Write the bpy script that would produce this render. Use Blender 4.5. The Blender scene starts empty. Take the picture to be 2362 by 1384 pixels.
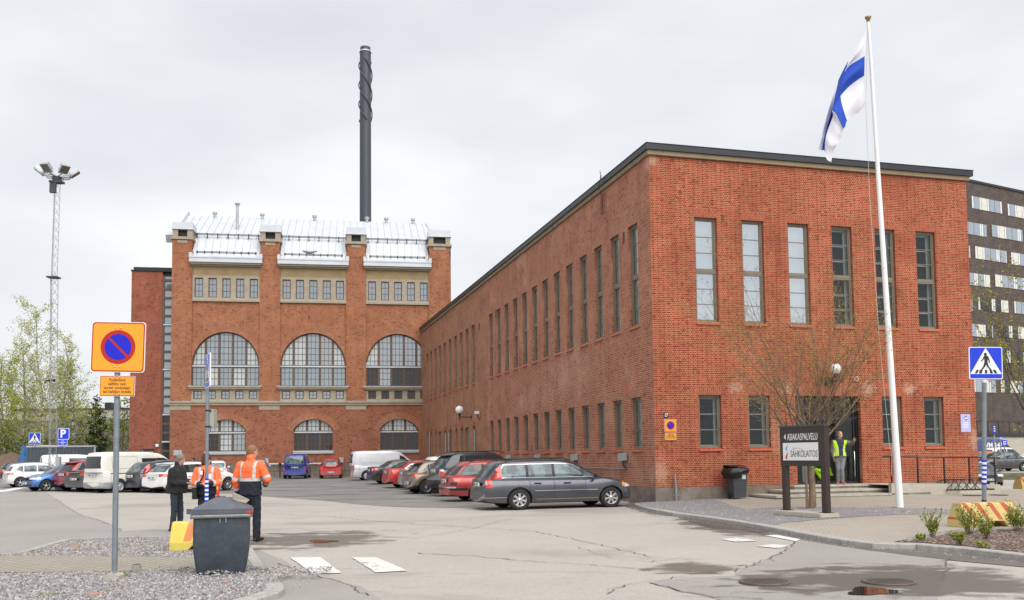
import bpy, bmesh, math, random
from math import sin, cos, pi, radians, atan2, hypot
from mathutils import Vector, Matrix, Euler
SC = bpy.context.scene
COL = SC.collection
random.seed(7)
# ------------------------------------------------------------------ camera
HC = 1.6
FPX, PPY, PIT, ROL = 2111.4, 913.4, 0.06475, -0.01085      # pixels of the 2362 wide photograph
cd = bpy.data.cameras.new('camera'); cam = bpy.data.objects.new('camera', cd); COL.objects.link(cam)
cd.sensor_width = 36.0; cd.sensor_fit = 'HORIZONTAL'; cd.lens = FPX/2362*36
cd.shift_y = (PPY-692)/2362; cd.clip_start = 0.1; cd.clip_end = 3000
cam.matrix_world = Matrix.Translation((0, 0, HC)) @ (Euler((pi/2+PIT, 0, 0)).to_matrix().to_4x4() @ Matrix.Rotation(ROL, 4, 'Z'))
SC.camera = cam
# ------------------------------------------------------------------ world: overcast daylight
SUN_V = Vector((0.30, -0.62, 0.80)).normalized()
world = bpy.data.worlds.new('World'); SC.world = world; world.use_nodes = True
nt = world.node_tree; nt.nodes.clear()
def N(t, ty, **kw):
    n = t.nodes.new(ty)
    for k, v in kw.items():
        if k in ('ops',): continue
        setattr(n, k, v)
    return n
def ramp(t, pts, interp='LINEAR'):
    r = t.nodes.new('ShaderNodeValToRGB'); cr = r.color_ramp; cr.interpolation = interp
    while len(cr.elements) > 1: cr.elements.remove(cr.elements[-1])
    for i, (p, c) in enumerate(pts):
        e = cr.elements[0] if i == 0 else cr.elements.new(p)
        e.position = p; e.color = (*c, 1) if len(c) == 3 else c
    return r
tc = N(nt, 'ShaderNodeTexCoord')
mp = N(nt, 'ShaderNodeMapping'); mp.inputs['Scale'].default_value = (1.0, 1.0, 2.6)
nt.links.new(tc.outputs['Generated'], mp.inputs['Vector'])
no = N(nt, 'ShaderNodeTexNoise'); no.inputs['Scale'].default_value = 1.9; no.inputs['Detail'].default_value = 4; no.inputs['Roughness'].default_value = 0.5
nt.links.new(mp.outputs[0], no.inputs['Vector'])
cr = ramp(nt, [(0.34, (3.75, 3.9, 4.08)), (0.5, (4.4, 4.48, 4.58)), (0.64, (5.1, 5.1, 5.12))])
nt.links.new(no.outputs[0], cr.inputs[0])
sky = N(nt, 'ShaderNodeTexSky'); sky.sky_type = 'NISHITA'; sky.sun_disc = False
sky.sun_elevation = math.asin(SUN_V.z); sky.sun_rotation = atan2(SUN_V.x, SUN_V.y)
mx = N(nt, 'ShaderNodeMixRGB'); mx.inputs[0].default_value = 0.94
nt.links.new(sky.outputs[0], mx.inputs[1]); nt.links.new(cr.outputs[0], mx.inputs[2])
bg = N(nt, 'ShaderNodeBackground'); bg.inputs[1].default_value = 0.1
wo = N(nt, 'ShaderNodeOutputWorld'); nt.links.new(mx.outputs[0], bg.inputs[0]); nt.links.new(bg.outputs[0], wo.inputs[0])
sd = bpy.data.lights.new('sun', 'SUN'); sun = bpy.data.objects.new('sun', sd); COL.objects.link(sun)
sd.energy = 1.7; sd.angle = radians(62); sd.color = (1.0, 0.97, 0.93)
sun.rotation_euler = SUN_V.to_track_quat('Z', 'Y').to_euler()
SC.view_settings.view_transform = 'Standard'; SC.view_settings.look = 'None'
SC.view_settings.exposure = 1.0; SC.view_settings.gamma = 1.0
SC.cycles.max_bounces = 6; SC.cycles.transparent_max_bounces = 16
# ------------------------------------------------------------------ measuring helpers
def ray(x, y):
    u = (x-1181)/FPX; v = -(y-PPY)/FPX; c, s = cos(ROL), sin(ROL)
    u, v = c*u-s*v, s*u+c*v
    return Vector((u, cos(PIT)-sin(PIT)*v, sin(PIT)+cos(PIT)*v))
ROAD = -0.10
def sstep(t): t = max(0.0, min(1.0, t)); return t*t*(3-2*t)
def H(X, Y):
    h = ROAD + 0.13*sstep((Y-48)/22.0)
    if X > 17: h -= 0.55*sstep((X-17)/6)*sstep((Y-34)/17)
    return h
def G(x, y, z=ROAD):          # ground point seen at a pixel
    d = ray(x, y); t = (z-HC)/d.z
    return Vector((d.x*t, d.y*t, z))
def at(x, Y, y=1000, z=None):  # point at a pixel column and distance, standing on the ground
    d = ray(x, y); t = Y/d.y
    X = d.x*t
    return Vector((X, Y, H(X, Y) if z is None else z))
def P(x, y, Y):               # point at a pixel and distance
    d = ray(x, y); t = Y/d.y
    return Vector((d.x*t, Y, HC+d.z*t))
# ------------------------------------------------------------------ objects
def setp(o, label=None, cat=None, group=None, kind=None):
    if label: o['label'] = label
    if cat: o['category'] = cat
    if group: o['group'] = group
    if kind: o['kind'] = kind
    return o
def empty(name, loc, rz=0, label=None, cat=None, group=None, rot=None):
    o = bpy.data.objects.new(name, None); COL.objects.link(o); o.empty_display_size = 0.2
    o.location = loc; o.rotation_euler = rot if rot else (0, 0, rz)
    return setp(o, label, cat, group)
def copy_tree(o, parent=None):
    c = o.copy(); COL.objects.link(c); c.parent = parent
    for ch in list(o.children): copy_tree(ch, c)
    return c
class MB:
    def __init__(s): s.v = []; s.f = []; s.m = []; s.uv = {}; s.sm = []
    def add(s, vs, fs, mi=0, smooth=False, M=None):
        b = len(s.v)
        for p in vs:
            p = Vector(p)
            if M is not None: p = M @ p
            s.v.append(p)
        for f in fs:
            s.f.append([b+i for i in f]); s.m.append(mi); s.sm.append(smooth)
        return b
    def quad(s, a, b, c, d, mi=0, uv=None):
        s.add([a, b, c, d], [(0, 1, 2, 3)], mi)
        if uv: s.uv[len(s.f)-1] = uv
    def poly(s, pts, mi=0): s.add(pts, [tuple(range(len(pts)))], mi)
    def box(s, x0, x1, y0, y1, z0, z1, mi=0, M=None):
        vs = [(x0,y0,z0),(x1,y0,z0),(x1,y1,z0),(x0,y1,z0),(x0,y0,z1),(x1,y0,z1),(x1,y1,z1),(x0,y1,z1)]
        s.add(vs, [(0,3,2,1),(4,5,6,7),(0,1,5,4),(1,2,6,5),(2,3,7,6),(3,0,4,7)], mi, False, M)
    def cyl(s, p0, p1, r0, r1=None, n=12, mi=0, caps=True, smooth=True):
        p0 = Vector(p0); p1 = Vector(p1); r1 = r0 if r1 is None else r1
        d = (p1-p0); q = d.to_track_quat('Z', 'Y'); ax = q @ Vector((1,0,0)); ay = q @ Vector((0,1,0))
        vs = []
        for p, r in ((p0, r0), (p1, r1)):
            for i in range(n):
                a = 2*pi*i/n; vs.append(p+ax*(r*cos(a))+ay*(r*sin(a)))
        s.add(vs, [(i, (i+1)%n, n+(i+1)%n, n+i) for i in range(n)], mi, smooth)
        if caps: s.add(vs, [tuple(reversed(range(n))), tuple(range(n, 2*n))], mi, False)
    def tube(s, pts, rs, n=6, mi=0, caps=False, smooth=True):
        pts = [Vector(p) for p in pts]
        if not hasattr(rs, '__len__'): rs = [rs]*len(pts)
        vs = []; up = None
        for i, p in enumerate(pts):
            d = (pts[min(i+1, len(pts)-1)]-pts[max(i-1, 0)])
            if d.length < 1e-9: d = Vector((0,0,1))
            d.normalize()
            if up is None:
                up = d.orthogonal().normalized()
            up = (up-d*up.dot(d))
            if up.length < 1e-6: up = d.orthogonal()
            up.normalize(); w = d.cross(up)
            for k in range(n):
                a = 2*pi*k/n; vs.append(p+up*(rs[i]*cos(a))+w*(rs[i]*sin(a)))
        fs = [(i*n+k, i*n+(k+1)%n, (i+1)*n+(k+1)%n, (i+1)*n+k) for i in range(len(pts)-1) for k in range(n)]
        if caps: fs += [tuple(reversed(range(n))), tuple(range((len(pts)-1)*n, len(pts)*n))]
        s.add(vs, fs, mi, smooth)
    def lathe(s, prof, n=16, mi=0, M=None, smooth=True):   # prof (r,z)
        vs = []; 
        for r, z in prof:
            for k in range(n): a = 2*pi*k/n; vs.append((r*cos(a), r*sin(a), z))
        s.add(vs, [(i*n+k, i*n+(k+1)%n, (i+1)*n+(k+1)%n, (i+1)*n+k) for i in range(len(prof)-1) for k in range(n)], mi, smooth, M)
    def sphere(s, c, r, n=16, m=10, mi=0, sc=(1,1,1)):
        c = Vector(c); vs = []
        for j in range(m+1):
            t = pi*j/m
            for k in range(n):
                a = 2*pi*k/n; vs.append(c+Vector((r*sc[0]*sin(t)*cos(a), r*sc[1]*sin(t)*sin(a), r*sc[2]*cos(t))))
        s.add(vs, [(j*n+k, (j+1)*n+k, (j+1)*n+(k+1)%n, j*n+(k+1)%n) for j in range(m) for k in range(n)], mi, True)
    def prism(s, pts2, y0, y1, mi=0, M=None, axis='y'):    # polygon (a,b) extruded
        n = len(pts2)
        if axis == 'y': A = [(p[0], y0, p[1]) for p in pts2]; B = [(p[0], y1, p[1]) for p in pts2]
        elif axis == 'x': A = [(y0, p[0], p[1]) for p in pts2]; B = [(y1, p[0], p[1]) for p in pts2]
        else: A = [(p[0], p[1], y0) for p in pts2]; B = [(p[0], p[1], y1) for p in pts2]
        s.add(A+B, [tuple(range(n)), tuple(reversed(range(n, 2*n)))]+[(i, n+i, n+(i+1)%n, (i+1)%n) for i in range(n)], mi, False, M)
    def mesh(s, name, mats=(), uv=False, fix=True, merge=False):
        me = bpy.data.meshes.new(name)
        me.from_pydata([tuple(v) for v in s.v], [], s.f)
        for m in (mats if hasattr(mats, '__len__') else [mats]): me.materials.append(m)
        me.polygons.foreach_set('material_index', s.m); me.polygons.foreach_set('use_smooth', s.sm)
        if fix or merge:
            bm = bmesh.new(); bm.from_mesh(me)
            if merge: bmesh.ops.remove_doubles(bm, verts=bm.verts, dist=1e-5)
            if fix: bmesh.ops.recalc_face_normals(bm, faces=bm.faces)
            bm.to_mesh(me); bm.free()
        if uv:
            ul = me.uv_layers.new(name='UVMap'); data = ul.data; vs = me.vertices
            for p in me.polygons:
                cu = s.uv.get(p.index) if not merge else None
                n = p.normal
                for k, li in enumerate(p.loop_indices):
                    co = vs[me.loops[li].vertex_index].co
                    if cu: 
                        # custom: function of position
                        data[li].uv = cu(co)
                    elif abs(n.z) < 0.7:
                        h = hypot(n.x, n.y) or 1
                        data[li].uv = (-n.y/h*co.x+n.x/h*co.y, co.z)
                    else: data[li].uv = (co.x, co.y)
        me.update()
        return me
    def build(s, name, mats, parent=None, loc=None, rz=None, uv=False, fix=True, merge=False, **kw):
        return link(s.mesh(name, mats, uv, fix, merge), name, parent, loc, rz, **kw)
def link(me, name, parent=None, loc=None, rz=None, **kw):
    o = bpy.data.objects.new(name, me); COL.objects.link(o)
    if parent is not None: o.parent = parent
    if loc is not None: o.location = loc
    if rz is not None: o.rotation_euler = (0, 0, rz)
    return setp(o, **kw)
def text(body, size, name, m, parent, loc, rot=(pi/2, 0, 0), align='CENTER', sx=1.0, ext=0.002, bold=0.0, spacing=1.0, fitw=None):
    cu = bpy.data.curves.new('t', 'FONT'); cu.body = body; cu.size = size; cu.align_x = align; cu.align_y = 'CENTER'
    cu.extrude = ext; cu.offset = bold; cu.space_character = spacing; cu.resolution_u = 3
    to = bpy.data.objects.new('t', cu); COL.objects.link(to)
    dg = bpy.context.evaluated_depsgraph_get(); me = bpy.data.meshes.new_from_object(to.evaluated_get(dg))
    if fitw: xs_ = [v.co.x for v in me.vertices]; sx = fitw/(max(xs_)-min(xs_))
    bpy.data.objects.remove(to); me.materials.clear(); me.materials.append(m)
    o = link(me, name, parent, loc); o.rotation_euler = rot; o.scale = (sx, 1, 1)
    return o
# ------------------------------------------------------------------ materials
def mk(name):
    m = bpy.data.materials.new(name); m.use_nodes = True; t = m.node_tree
    return m, t, t.nodes['Principled BSDF']
def noise(t, vec, scale, detail=3, rough=0.55, dist=0.0):
    n = t.nodes.new('ShaderNodeTexNoise'); n.inputs['Scale'].default_value = scale; n.inputs['Detail'].default_value = detail
    n.inputs['Roughness'].default_value = rough; n.inputs['Distortion'].default_value = dist
    if vec is not None: t.links.new(vec, n.inputs['Vector'])
    return n.outputs[0]
def mixc(t, f, a, b, mode='MIX'):
    m = t.nodes.new('ShaderNodeMixRGB'); m.blend_type = mode
    for i, v in ((0, f), (1, a), (2, b)):
        if isinstance(v, (int, float)): m.inputs[i].default_value = v
        elif isinstance(v, tuple): m.inputs[i].default_value = (*v, 1)
        else: t.links.new(v, m.inputs[i])
    return m.outputs[0]
def maprange(t, v, a, b, c=0.0, d=1.0):
    m = t.nodes.new('ShaderNodeMapRange'); t.links.new(v, m.inputs[0])
    for i, x in ((1, a), (2, b), (3, c), (4, d)): m.inputs[i].default_value = x
    return m.outputs[0]
def bump(t, bs, h, strength=0.3, dist=0.01):
    b = t.nodes.new('ShaderNodeBump'); b.inputs['Strength'].default_value = strength; b.inputs['Distance'].default_value = dist
    t.links.new(h, b.inputs['Height']); t.links.new(b.outputs[0], bs.inputs['Normal'])
def objco(t):
    return t.nodes.new('ShaderNodeTexCoord').outputs['Object']
def plain(name, c, rough=0.5, metal=0.0, var=0.12, vs=3.0, bmp=0.0, bs_=60.0, spec=0.5, coat=0.0, dirt=None):
    m, t, b = mk(name); co = objco(t)
    n = noise(t, co, vs, 4)
    f = maprange(t, n, 0.3, 0.7)
    a = tuple(x*(1-var) for x in c); d = tuple(min(1, x*(1+var)) for x in c)
    col = mixc(t, f, a, d)
    if dirt:
        n2 = noise(t, co, vs*2.7, 6, 0.7); col = mixc(t, maprange(t, n2, 0.5, 0.75, 0, dirt[1]), col, dirt[0])
    t.links.new(col, b.inputs['Base Color'])
    b.inputs['Roughness'].default_value = rough; b.inputs['Metallic'].default_value = metal
    b.inputs['Specular IOR Level'].default_value = spec; b.inputs['Coat Weight'].default_value = coat; b.inputs['Coat Roughness'].default_value = 0.05
    if bmp: bump(t, b, noise(t, co, bs_, 3), bmp)
    return m
def brick(name, c1, c2, mortar, w=0.173, h=0.064, ms=0.0105, stain=(0.35, 0.25, 0.2), stf=0.3, dark=0.35, light=None, squash=0.5, sc2=0.35, pale=()):
    m, t, b = mk(name)
    uv = t.nodes.new('ShaderNodeUVMap').outputs[0]
    br = t.nodes.new('ShaderNodeTexBrick'); t.links.new(uv, br.inputs['Vector'])
    br.offset = 0.5; br.offset_frequency = 2; br.squash = squash; br.squash_frequency = 2
    for k, v in (('Scale', 1.0), ('Mortar Size', ms), ('Mortar Smooth', 0.25), ('Bias', -0.1), ('Brick Width', w), ('Row Height', h)): br.inputs[k].default_value = v
    br.inputs['Color1'].default_value = (*c1, 1); br.inputs['Color2'].default_value = (*c2, 1); br.inputs['Mortar'].default_value = (*mortar, 1)
    mpn = t.nodes.new('ShaderNodeMapping'); t.links.new(uv, mpn.inputs[0]); mpn.inputs['Scale'].default_value = (1/w*1.3, 1/h, 1)
    cell = t.nodes.new('ShaderNodeTexWhiteNoise'); fl = t.nodes.new('ShaderNodeVectorMath'); fl.operation = 'FLOOR'
    t.links.new(mpn.outputs[0], fl.inputs[0]); t.links.new(fl.outputs[0], cell.inputs['Vector'])
    cf = maprange(t, cell.outputs['Value'], 0.8, 1.0, 0, dark)
    col = mixc(t, cf, br.outputs['Color'], (c1[0]*0.35, c1[1]*0.4, c1[2]*0.6))
    n1 = noise(t, uv, sc2, 5, 0.6)
    col = mixc(t, maprange(t, n1, 0.45, 0.72, 0, stf), col, stain)
    if light:
        n2 = noise(t, uv, light[1], 5, 0.65); col = mixc(t, maprange(t, n2, light[2], light[2]+0.12, 0, light[3]), col, light[0])
    for (pu, pv, ru, rv, amt) in pale:
        ma = t.nodes.new('ShaderNodeMapping'); t.links.new(uv, ma.inputs[0]); ma.inputs['Location'].default_value = (-pu/ru, -pv/rv, 0); ma.inputs['Scale'].default_value = (1/ru, 1/rv, 0)
        gr = t.nodes.new('ShaderNodeTexGradient'); gr.gradient_type = 'SPHERICAL'; t.links.new(ma.outputs[0], gr.inputs[0])
        ad = t.nodes.new('ShaderNodeMath'); ad.operation = 'MULTIPLY_ADD'; t.links.new(gr.outputs[1], ad.inputs[0]); ad.inputs[1].default_value = 0.42; t.links.new(noise(t, uv, 8.0, 4, 0.8), ad.inputs[2])
        col = mixc(t, maprange(t, ad.outputs[0], 0.62, 0.80, 0, amt*0.75), col, mixc(t, 0.35, (0.62, 0.46, 0.35), br.outputs['Color']))
    n3 = noise(t, uv, 0.9, 4, 0.65); col = mixc(t, 0.6, col, mixc(t, maprange(t, n3, 0.3, 0.7), (0.68, 0.66, 0.66), (1.2, 1.22, 1.22)), 'MULTIPLY')
    mst = t.nodes.new('ShaderNodeMapping'); t.links.new(uv, mst.inputs[0]); mst.inputs['Scale'].default_value = (2.6, 0.16, 1)
    n5 = noise(t, mst.outputs[0], 1.0, 5, 0.7); col = mixc(t, maprange(t, n5, 0.52, 0.72, 0, 0.32), col, tuple(x*0.5 for x in c2))
    t.links.new(col, b.inputs['Base Color']); b.inputs['Roughness'].default_value = 0.92; b.inputs['Specular IOR Level'].default_value = 0.15
    bump(t, b, br.outputs['Fac'], -0.25, 0.006)
    return m
M = {}
M['brickR'] = brick('brick_red_front', (0.385, 0.046, 0.016), (0.20, 0.022, 0.012), (0.42, 0.25, 0.15), stain=(0.20, 0.05, 0.03), stf=0.5, dark=0.55, light=((0.46, 0.24, 0.165), 0.8, 0.66, 0.45), pale=[(3.05, 3.85, 0.5, 0.35, 0.8), (5.0, 3.8, 0.4, 0.3, 0.8), (8.35, 3.85, 0.45, 0.4, 0.8), (10.1, 3.85, 0.45, 0.35, 0.85), (0.2, 1.0, 0.4, 0.7, 0.7), (12.8, 2.0, 0.35, 0.7, 0.7), (7.6, 2.9, 0.5, 1.0, 0.35), (4.6, 2.2, 0.6, 1.2, 0.3), (0.1, 11.6, 0.4, 0.25, 0.8)])
M['brickL'] = brick('brick_red_side', (0.37, 0.085, 0.042), (0.22, 0.05, 0.032), (0.52, 0.35, 0.245), stain=(0.31, 0.145, 0.105), light=((0.48, 0.29, 0.21), 0.55, 0.54, 0.5), dark=0.55, pale=[(-9, 5.0, 6, 1.6, 0.35), (-14, 4.4, 5, 1.0, 0.3), (-0.1, 11.5, 0.5, 0.3, 0.8), (-0.3, 0.9, 0.5, 0.7, 0.6)])
M['brickFar'] = brick('brick_brown_side', (0.38, 0.135, 0.070), (0.27, 0.10, 0.058), (0.43, 0.29, 0.19), stain=(0.22, 0.10, 0.07), dark=0.6)
M['soldier'] = brick('brick_soldier', (0.38, 0.085, 0.042), (0.31, 0.068, 0.038), (0.38, 0.24, 0.16), w=0.19, h=0.075, ms=0.007, squash=1.0)
M['soldierL'] = brick('brick_soldier_side', (0.34, 0.115, 0.068), (0.25, 0.082, 0.055), (0.50, 0.35, 0.25), w=0.19, h=0.075, ms=0.012, squash=1.0)
M['brickA'] = brick('brick_orange', (0.37, 0.13, 0.06), (0.28, 0.092, 0.045), (0.33, 0.21, 0.14), w=0.24, h=0.085, ms=0.0105, stain=(0.26, 0.10, 0.055), dark=0.65)
M['brickA2'] = brick('brick_orange_lower', (0.34, 0.115, 0.06), (0.26, 0.088, 0.05), (0.28, 0.17, 0.12), w=0.24, h=0.085, ms=0.010, stain=(0.22, 0.09, 0.06), dark=0.75)
M['brickT'] = brick('brick_tower', (0.30, 0.078, 0.045), (0.24, 0.06, 0.04), (0.27, 0.16, 0.11), w=0.24, h=0.085, ms=0.010, stain=(0.2, 0.07, 0.05), dark=0.6)
M['arch'] = brick('brick_arch', (0.38, 0.13, 0.06), (0.29, 0.092, 0.045), (0.30, 0.2, 0.13), w=0.3, h=0.085, ms=0.012, squash=1.0)
M['fascia'] = plain('dark_fascia', (0.028, 0.03, 0.035), 0.45, 0.3)
M['cornice'] = plain('cornice_stone', (0.25, 0.195, 0.125), 0.9, bmp=0.2)
M['frame'] = plain('window_frame_olive', (0.19, 0.16, 0.118), 0.6, var=0.08)
M['frame_light'] = plain('inner_frame', (0.78, 0.77, 0.70), 0.6, var=0.05)
M['frameA'] = plain('window_frame_brown', (0.105, 0.062, 0.042), 0.6)
M['sill'] = plain('clay_sill', (0.45, 0.10, 0.052), 0.6, bmp=0.1)
M['conc'] = plain('concrete', (0.30, 0.275, 0.235), 0.9, var=0.2, bmp=0.4, bs_=35, dirt=((0.13, 0.115, 0.095), 0.6))
M['conc_light'] = plain('concrete_light', (0.43, 0.395, 0.33), 0.9, var=0.12, bmp=0.3, bs_=50, dirt=((0.28, 0.25, 0.2), 0.4))
M['plinth'] = plain('plinth_concrete', (0.20, 0.165, 0.135), 0.95, var=0.3, vs=1.5, bmp=0.4, bs_=25, dirt=((0.09, 0.075, 0.06), 0.6))
M['granite'] = plain('granite_kerb', (0.37, 0.355, 0.33), 0.85, var=0.2, vs=8, bmp=0.3, bs_=60, dirt=((0.22, 0.21, 0.19), 0.4))
M['stoneA'] = plain('beige_stone', (0.34, 0.29, 0.215), 0.9, var=0.12, bmp=0.2, dirt=((0.24, 0.2, 0.15), 0.4))
M['ochre'] = plain('ochre_render', (0.30, 0.22, 0.115), 0.9, var=0.15, vs=1.0, dirt=((0.2, 0.15, 0.09), 0.5))
M['tin'] = plain('white_tin', (0.54, 0.57, 0.605), 0.4, 0.1, var=0.07, vs=0.8, dirt=((0.42, 0.44, 0.46), 0.35))
M['seam'] = plain('roof_seam', (0.36, 0.39, 0.43), 0.5)
M['tin_grey'] = plain('grey_tin', (0.42, 0.44, 0.46), 0.4, 0.4)
M['black'] = plain('black_matte', (0.012, 0.012, 0.013), 0.6)
M['dkmetal'] = plain('dark_metal', (0.03, 0.03, 0.033), 0.45, 0.5)
M['steel'] = plain('galvanised', (0.33, 0.37, 0.41), 0.45, 0.7, var=0.15, vs=6)
M['pole'] = plain('grey_pole', (0.20, 0.235, 0.265), 0.45, 0.3, var=0.12, vs=6, dirt=((0.4, 0.42, 0.44), 0.3))
M['white'] = plain('white_paint', (0.78, 0.78, 0.77), 0.4, var=0.03)
M['bluegray'] = plain('blue_grey_steel', (0.055, 0.068, 0.08), 0.5, 0.2)
M['rubber'] = plain('tyre_rubber', (0.018, 0.018, 0.019), 0.85, bmp=0.2)
M['alloy'] = plain('alloy', (0.55, 0.55, 0.56), 0.3, 0.8)
M['chrome'] = plain('chrome', (0.75, 0.76, 0.78), 0.15, 0.95, var=0.03)
M['plate'] = plain('plate_white', (0.68, 0.70, 0.72), 0.4)
M['red_light'] = plain('tail_lamp_red', (0.55, 0.025, 0.015), 0.15, coat=0.8, spec=0.6)
M['lamp_clear'] = plain('lamp_clear', (0.62, 0.62, 0.62), 0.15, coat=0.8)
M['amber'] = plain('amber', (0.7, 0.2, 0.03), 0.2, coat=0.6)
M['skin'] = plain('skin', (0.55, 0.30, 0.22), 0.55, var=0.06)
M['blue'] = plain('sign_blue', (0.0, 0.035, 0.62), 0.35, var=0.04)
M['yellow_sign'] = plain('sign_amber', (0.78, 0.33, 0.02), 0.4, var=0.03)
M['sign_red'] = plain('sign_red', (0.42, 0.01, 0.006), 0.4, var=0.03)
M['sign_brown'] = plain('sign_brown', (0.20, 0.06, 0.01), 0.5)
M['sign_blue_deep'] = plain('sign_deep_blue', (0.004, 0.008, 0.5), 0.35, var=0.03)
def glassmat(name, c, refl=0.25, rough=0.02, tint=(0.9, 0.95, 1.0), var2=False):
    m, t, b = mk(name); t.nodes.remove(b); out = t.nodes['Material Output']
    co = objco(t); n = noise(t, co, 3.0 if var2 else 1.3, 2)
    col = mixc(t, maprange(t, n, 0.44, 0.56) if var2 else n, tuple(x*(0.4 if var2 else 0.85) for x in c), tuple(min(1, x*(1.5 if var2 else 1.15)) for x in c))
    d = t.nodes.new('ShaderNodeBsdfDiffuse'); t.links.new(col, d.inputs[0])
    g = t.nodes.new('ShaderNodeBsdfGlossy'); g.inputs[0].default_value = (*tint, 1); g.inputs['Roughness'].default_value = rough
    fr = t.nodes.new('ShaderNodeFresnel'); fr.inputs[0].default_value = 1.5
    f = maprange(t, fr.outputs[0], 0.04, 1.0, refl, 1.0)
    if rough < 0.03:
        bp = t.nodes.new('ShaderNodeBump'); bp.inputs['Strength'].default_value = 0.05; bp.inputs['Distance'].default_value = 0.02
        t.links.new(noise(t, co, 2.2, 1), bp.inputs['Height']); t.links.new(bp.outputs[0], g.inputs['Normal'])
    ms = t.nodes.new('ShaderNodeMixShader'); t.links.new(f, ms.inputs[0]); t.links.new(d.outputs[0], ms.inputs[1]); t.links.new(g.outputs[0], ms.inputs[2])
    t.links.new(ms.outputs[0], out.inputs[0])
    return m
def clearglass(name, refl=0.2, tint=(0.85, 0.93, 0.95)):
    m, t, b = mk(name); t.nodes.remove(b); out = t.nodes['Material Output']
    d = t.nodes.new('ShaderNodeBsdfTransparent'); d.inputs[0].default_value = (*tint, 1)
    g = t.nodes.new('ShaderNodeBsdfGlossy'); g.inputs[0].default_value = (0.9, 0.95, 1, 1); g.inputs['Roughness'].default_value = 0.01
    fr = t.nodes.new('ShaderNodeFresnel'); fr.inputs[0].default_value = 1.5
    bp = t.nodes.new('ShaderNodeBump'); bp.inputs['Strength'].default_value = 0.04; bp.inputs['Distance'].default_value = 0.02
    t.links.new(noise(t, objco(t), 1.7, 1), bp.inputs['Height']); t.links.new(bp.outputs[0], g.inputs['Normal'])
    f = maprange(t, fr.outputs[0], 0.04, 1.0, refl, 1.0)
    ms = t.nodes.new('ShaderNodeMixShader'); t.links.new(f, ms.inputs[0]); t.links.new(d.outputs[0], ms.inputs[1]); t.links.new(g.outputs[0], ms.inputs[2])
    t.links.new(ms.outputs[0], out.inputs[0])
    return m
M['glass'] = clearglass('window_glass', 0.045)
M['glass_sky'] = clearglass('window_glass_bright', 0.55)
M['glassA_light'] = glassmat('pane_frosted', (0.42, 0.47, 0.47), 0.12)
M['glassA_mid'] = glassmat('pane_grey', (0.14, 0.17, 0.185), 0.3)
M['glassA_teal'] = glassmat('pane_teal', (0.12, 0.18, 0.20), 0.25)
M['glassA_dark'] = glassmat('pane_dark', (0.012, 0.012, 0.014), 0.06)
M['car_glass'] = glassmat('car_glass', (0.05, 0.062, 0.064), 0.05, var2=True)
M['car_glass_lt'] = glassmat('car_glass_light', (0.075, 0.105, 0.108), 0.055, var2=True)
M['car_glass_dk'] = glassmat('car_glass_tinted', (0.025, 0.027, 0.03), 0.06)
M['painted_sky_bright'] = plain('painted_sky_pale', (0.74, 0.77, 0.80), 0.9, var=0.05, vs=0.7)  # sky reflection in the upper front panes, painted as a pale panel
M['room_dark'] = plain('room_dark', (0.013, 0.014, 0.013), 0.9, var=0.3, vs=1.2)
M['painted_sky_mid'] = plain('painted_sky_mid', (0.60, 0.63, 0.57), 0.9, var=0.2, vs=1.0)  # whitish green sky reflection of the side panes, painted on the panel behind
def carpaint(name, c, metal=0.3, rough=0.35, dirt=0.15):
    m, t, b = mk(name); co = objco(t)
    n = noise(t, co, 2.0, 5, 0.7); col = mixc(t, maprange(t, n, 0.45, 0.8, 0, dirt), c, (0.25, 0.23, 0.2))
    sep = t.nodes.new('ShaderNodeSeparateXYZ'); t.links.new(co, sep.inputs[0])
    col = mixc(t, maprange(t, sep.outputs[2], 0.6, 0.15, 0, dirt*1.6), col, (0.22, 0.2, 0.175))
    t.links.new(col, b.inputs['Base Color']); b.inputs['Metallic'].default_value = metal; b.inputs['Roughness'].default_value = rough
    b.inputs['Coat Weight'].default_value = 0.7; b.inputs['Coat Roughness'].default_value = 0.06
    return m
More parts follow.
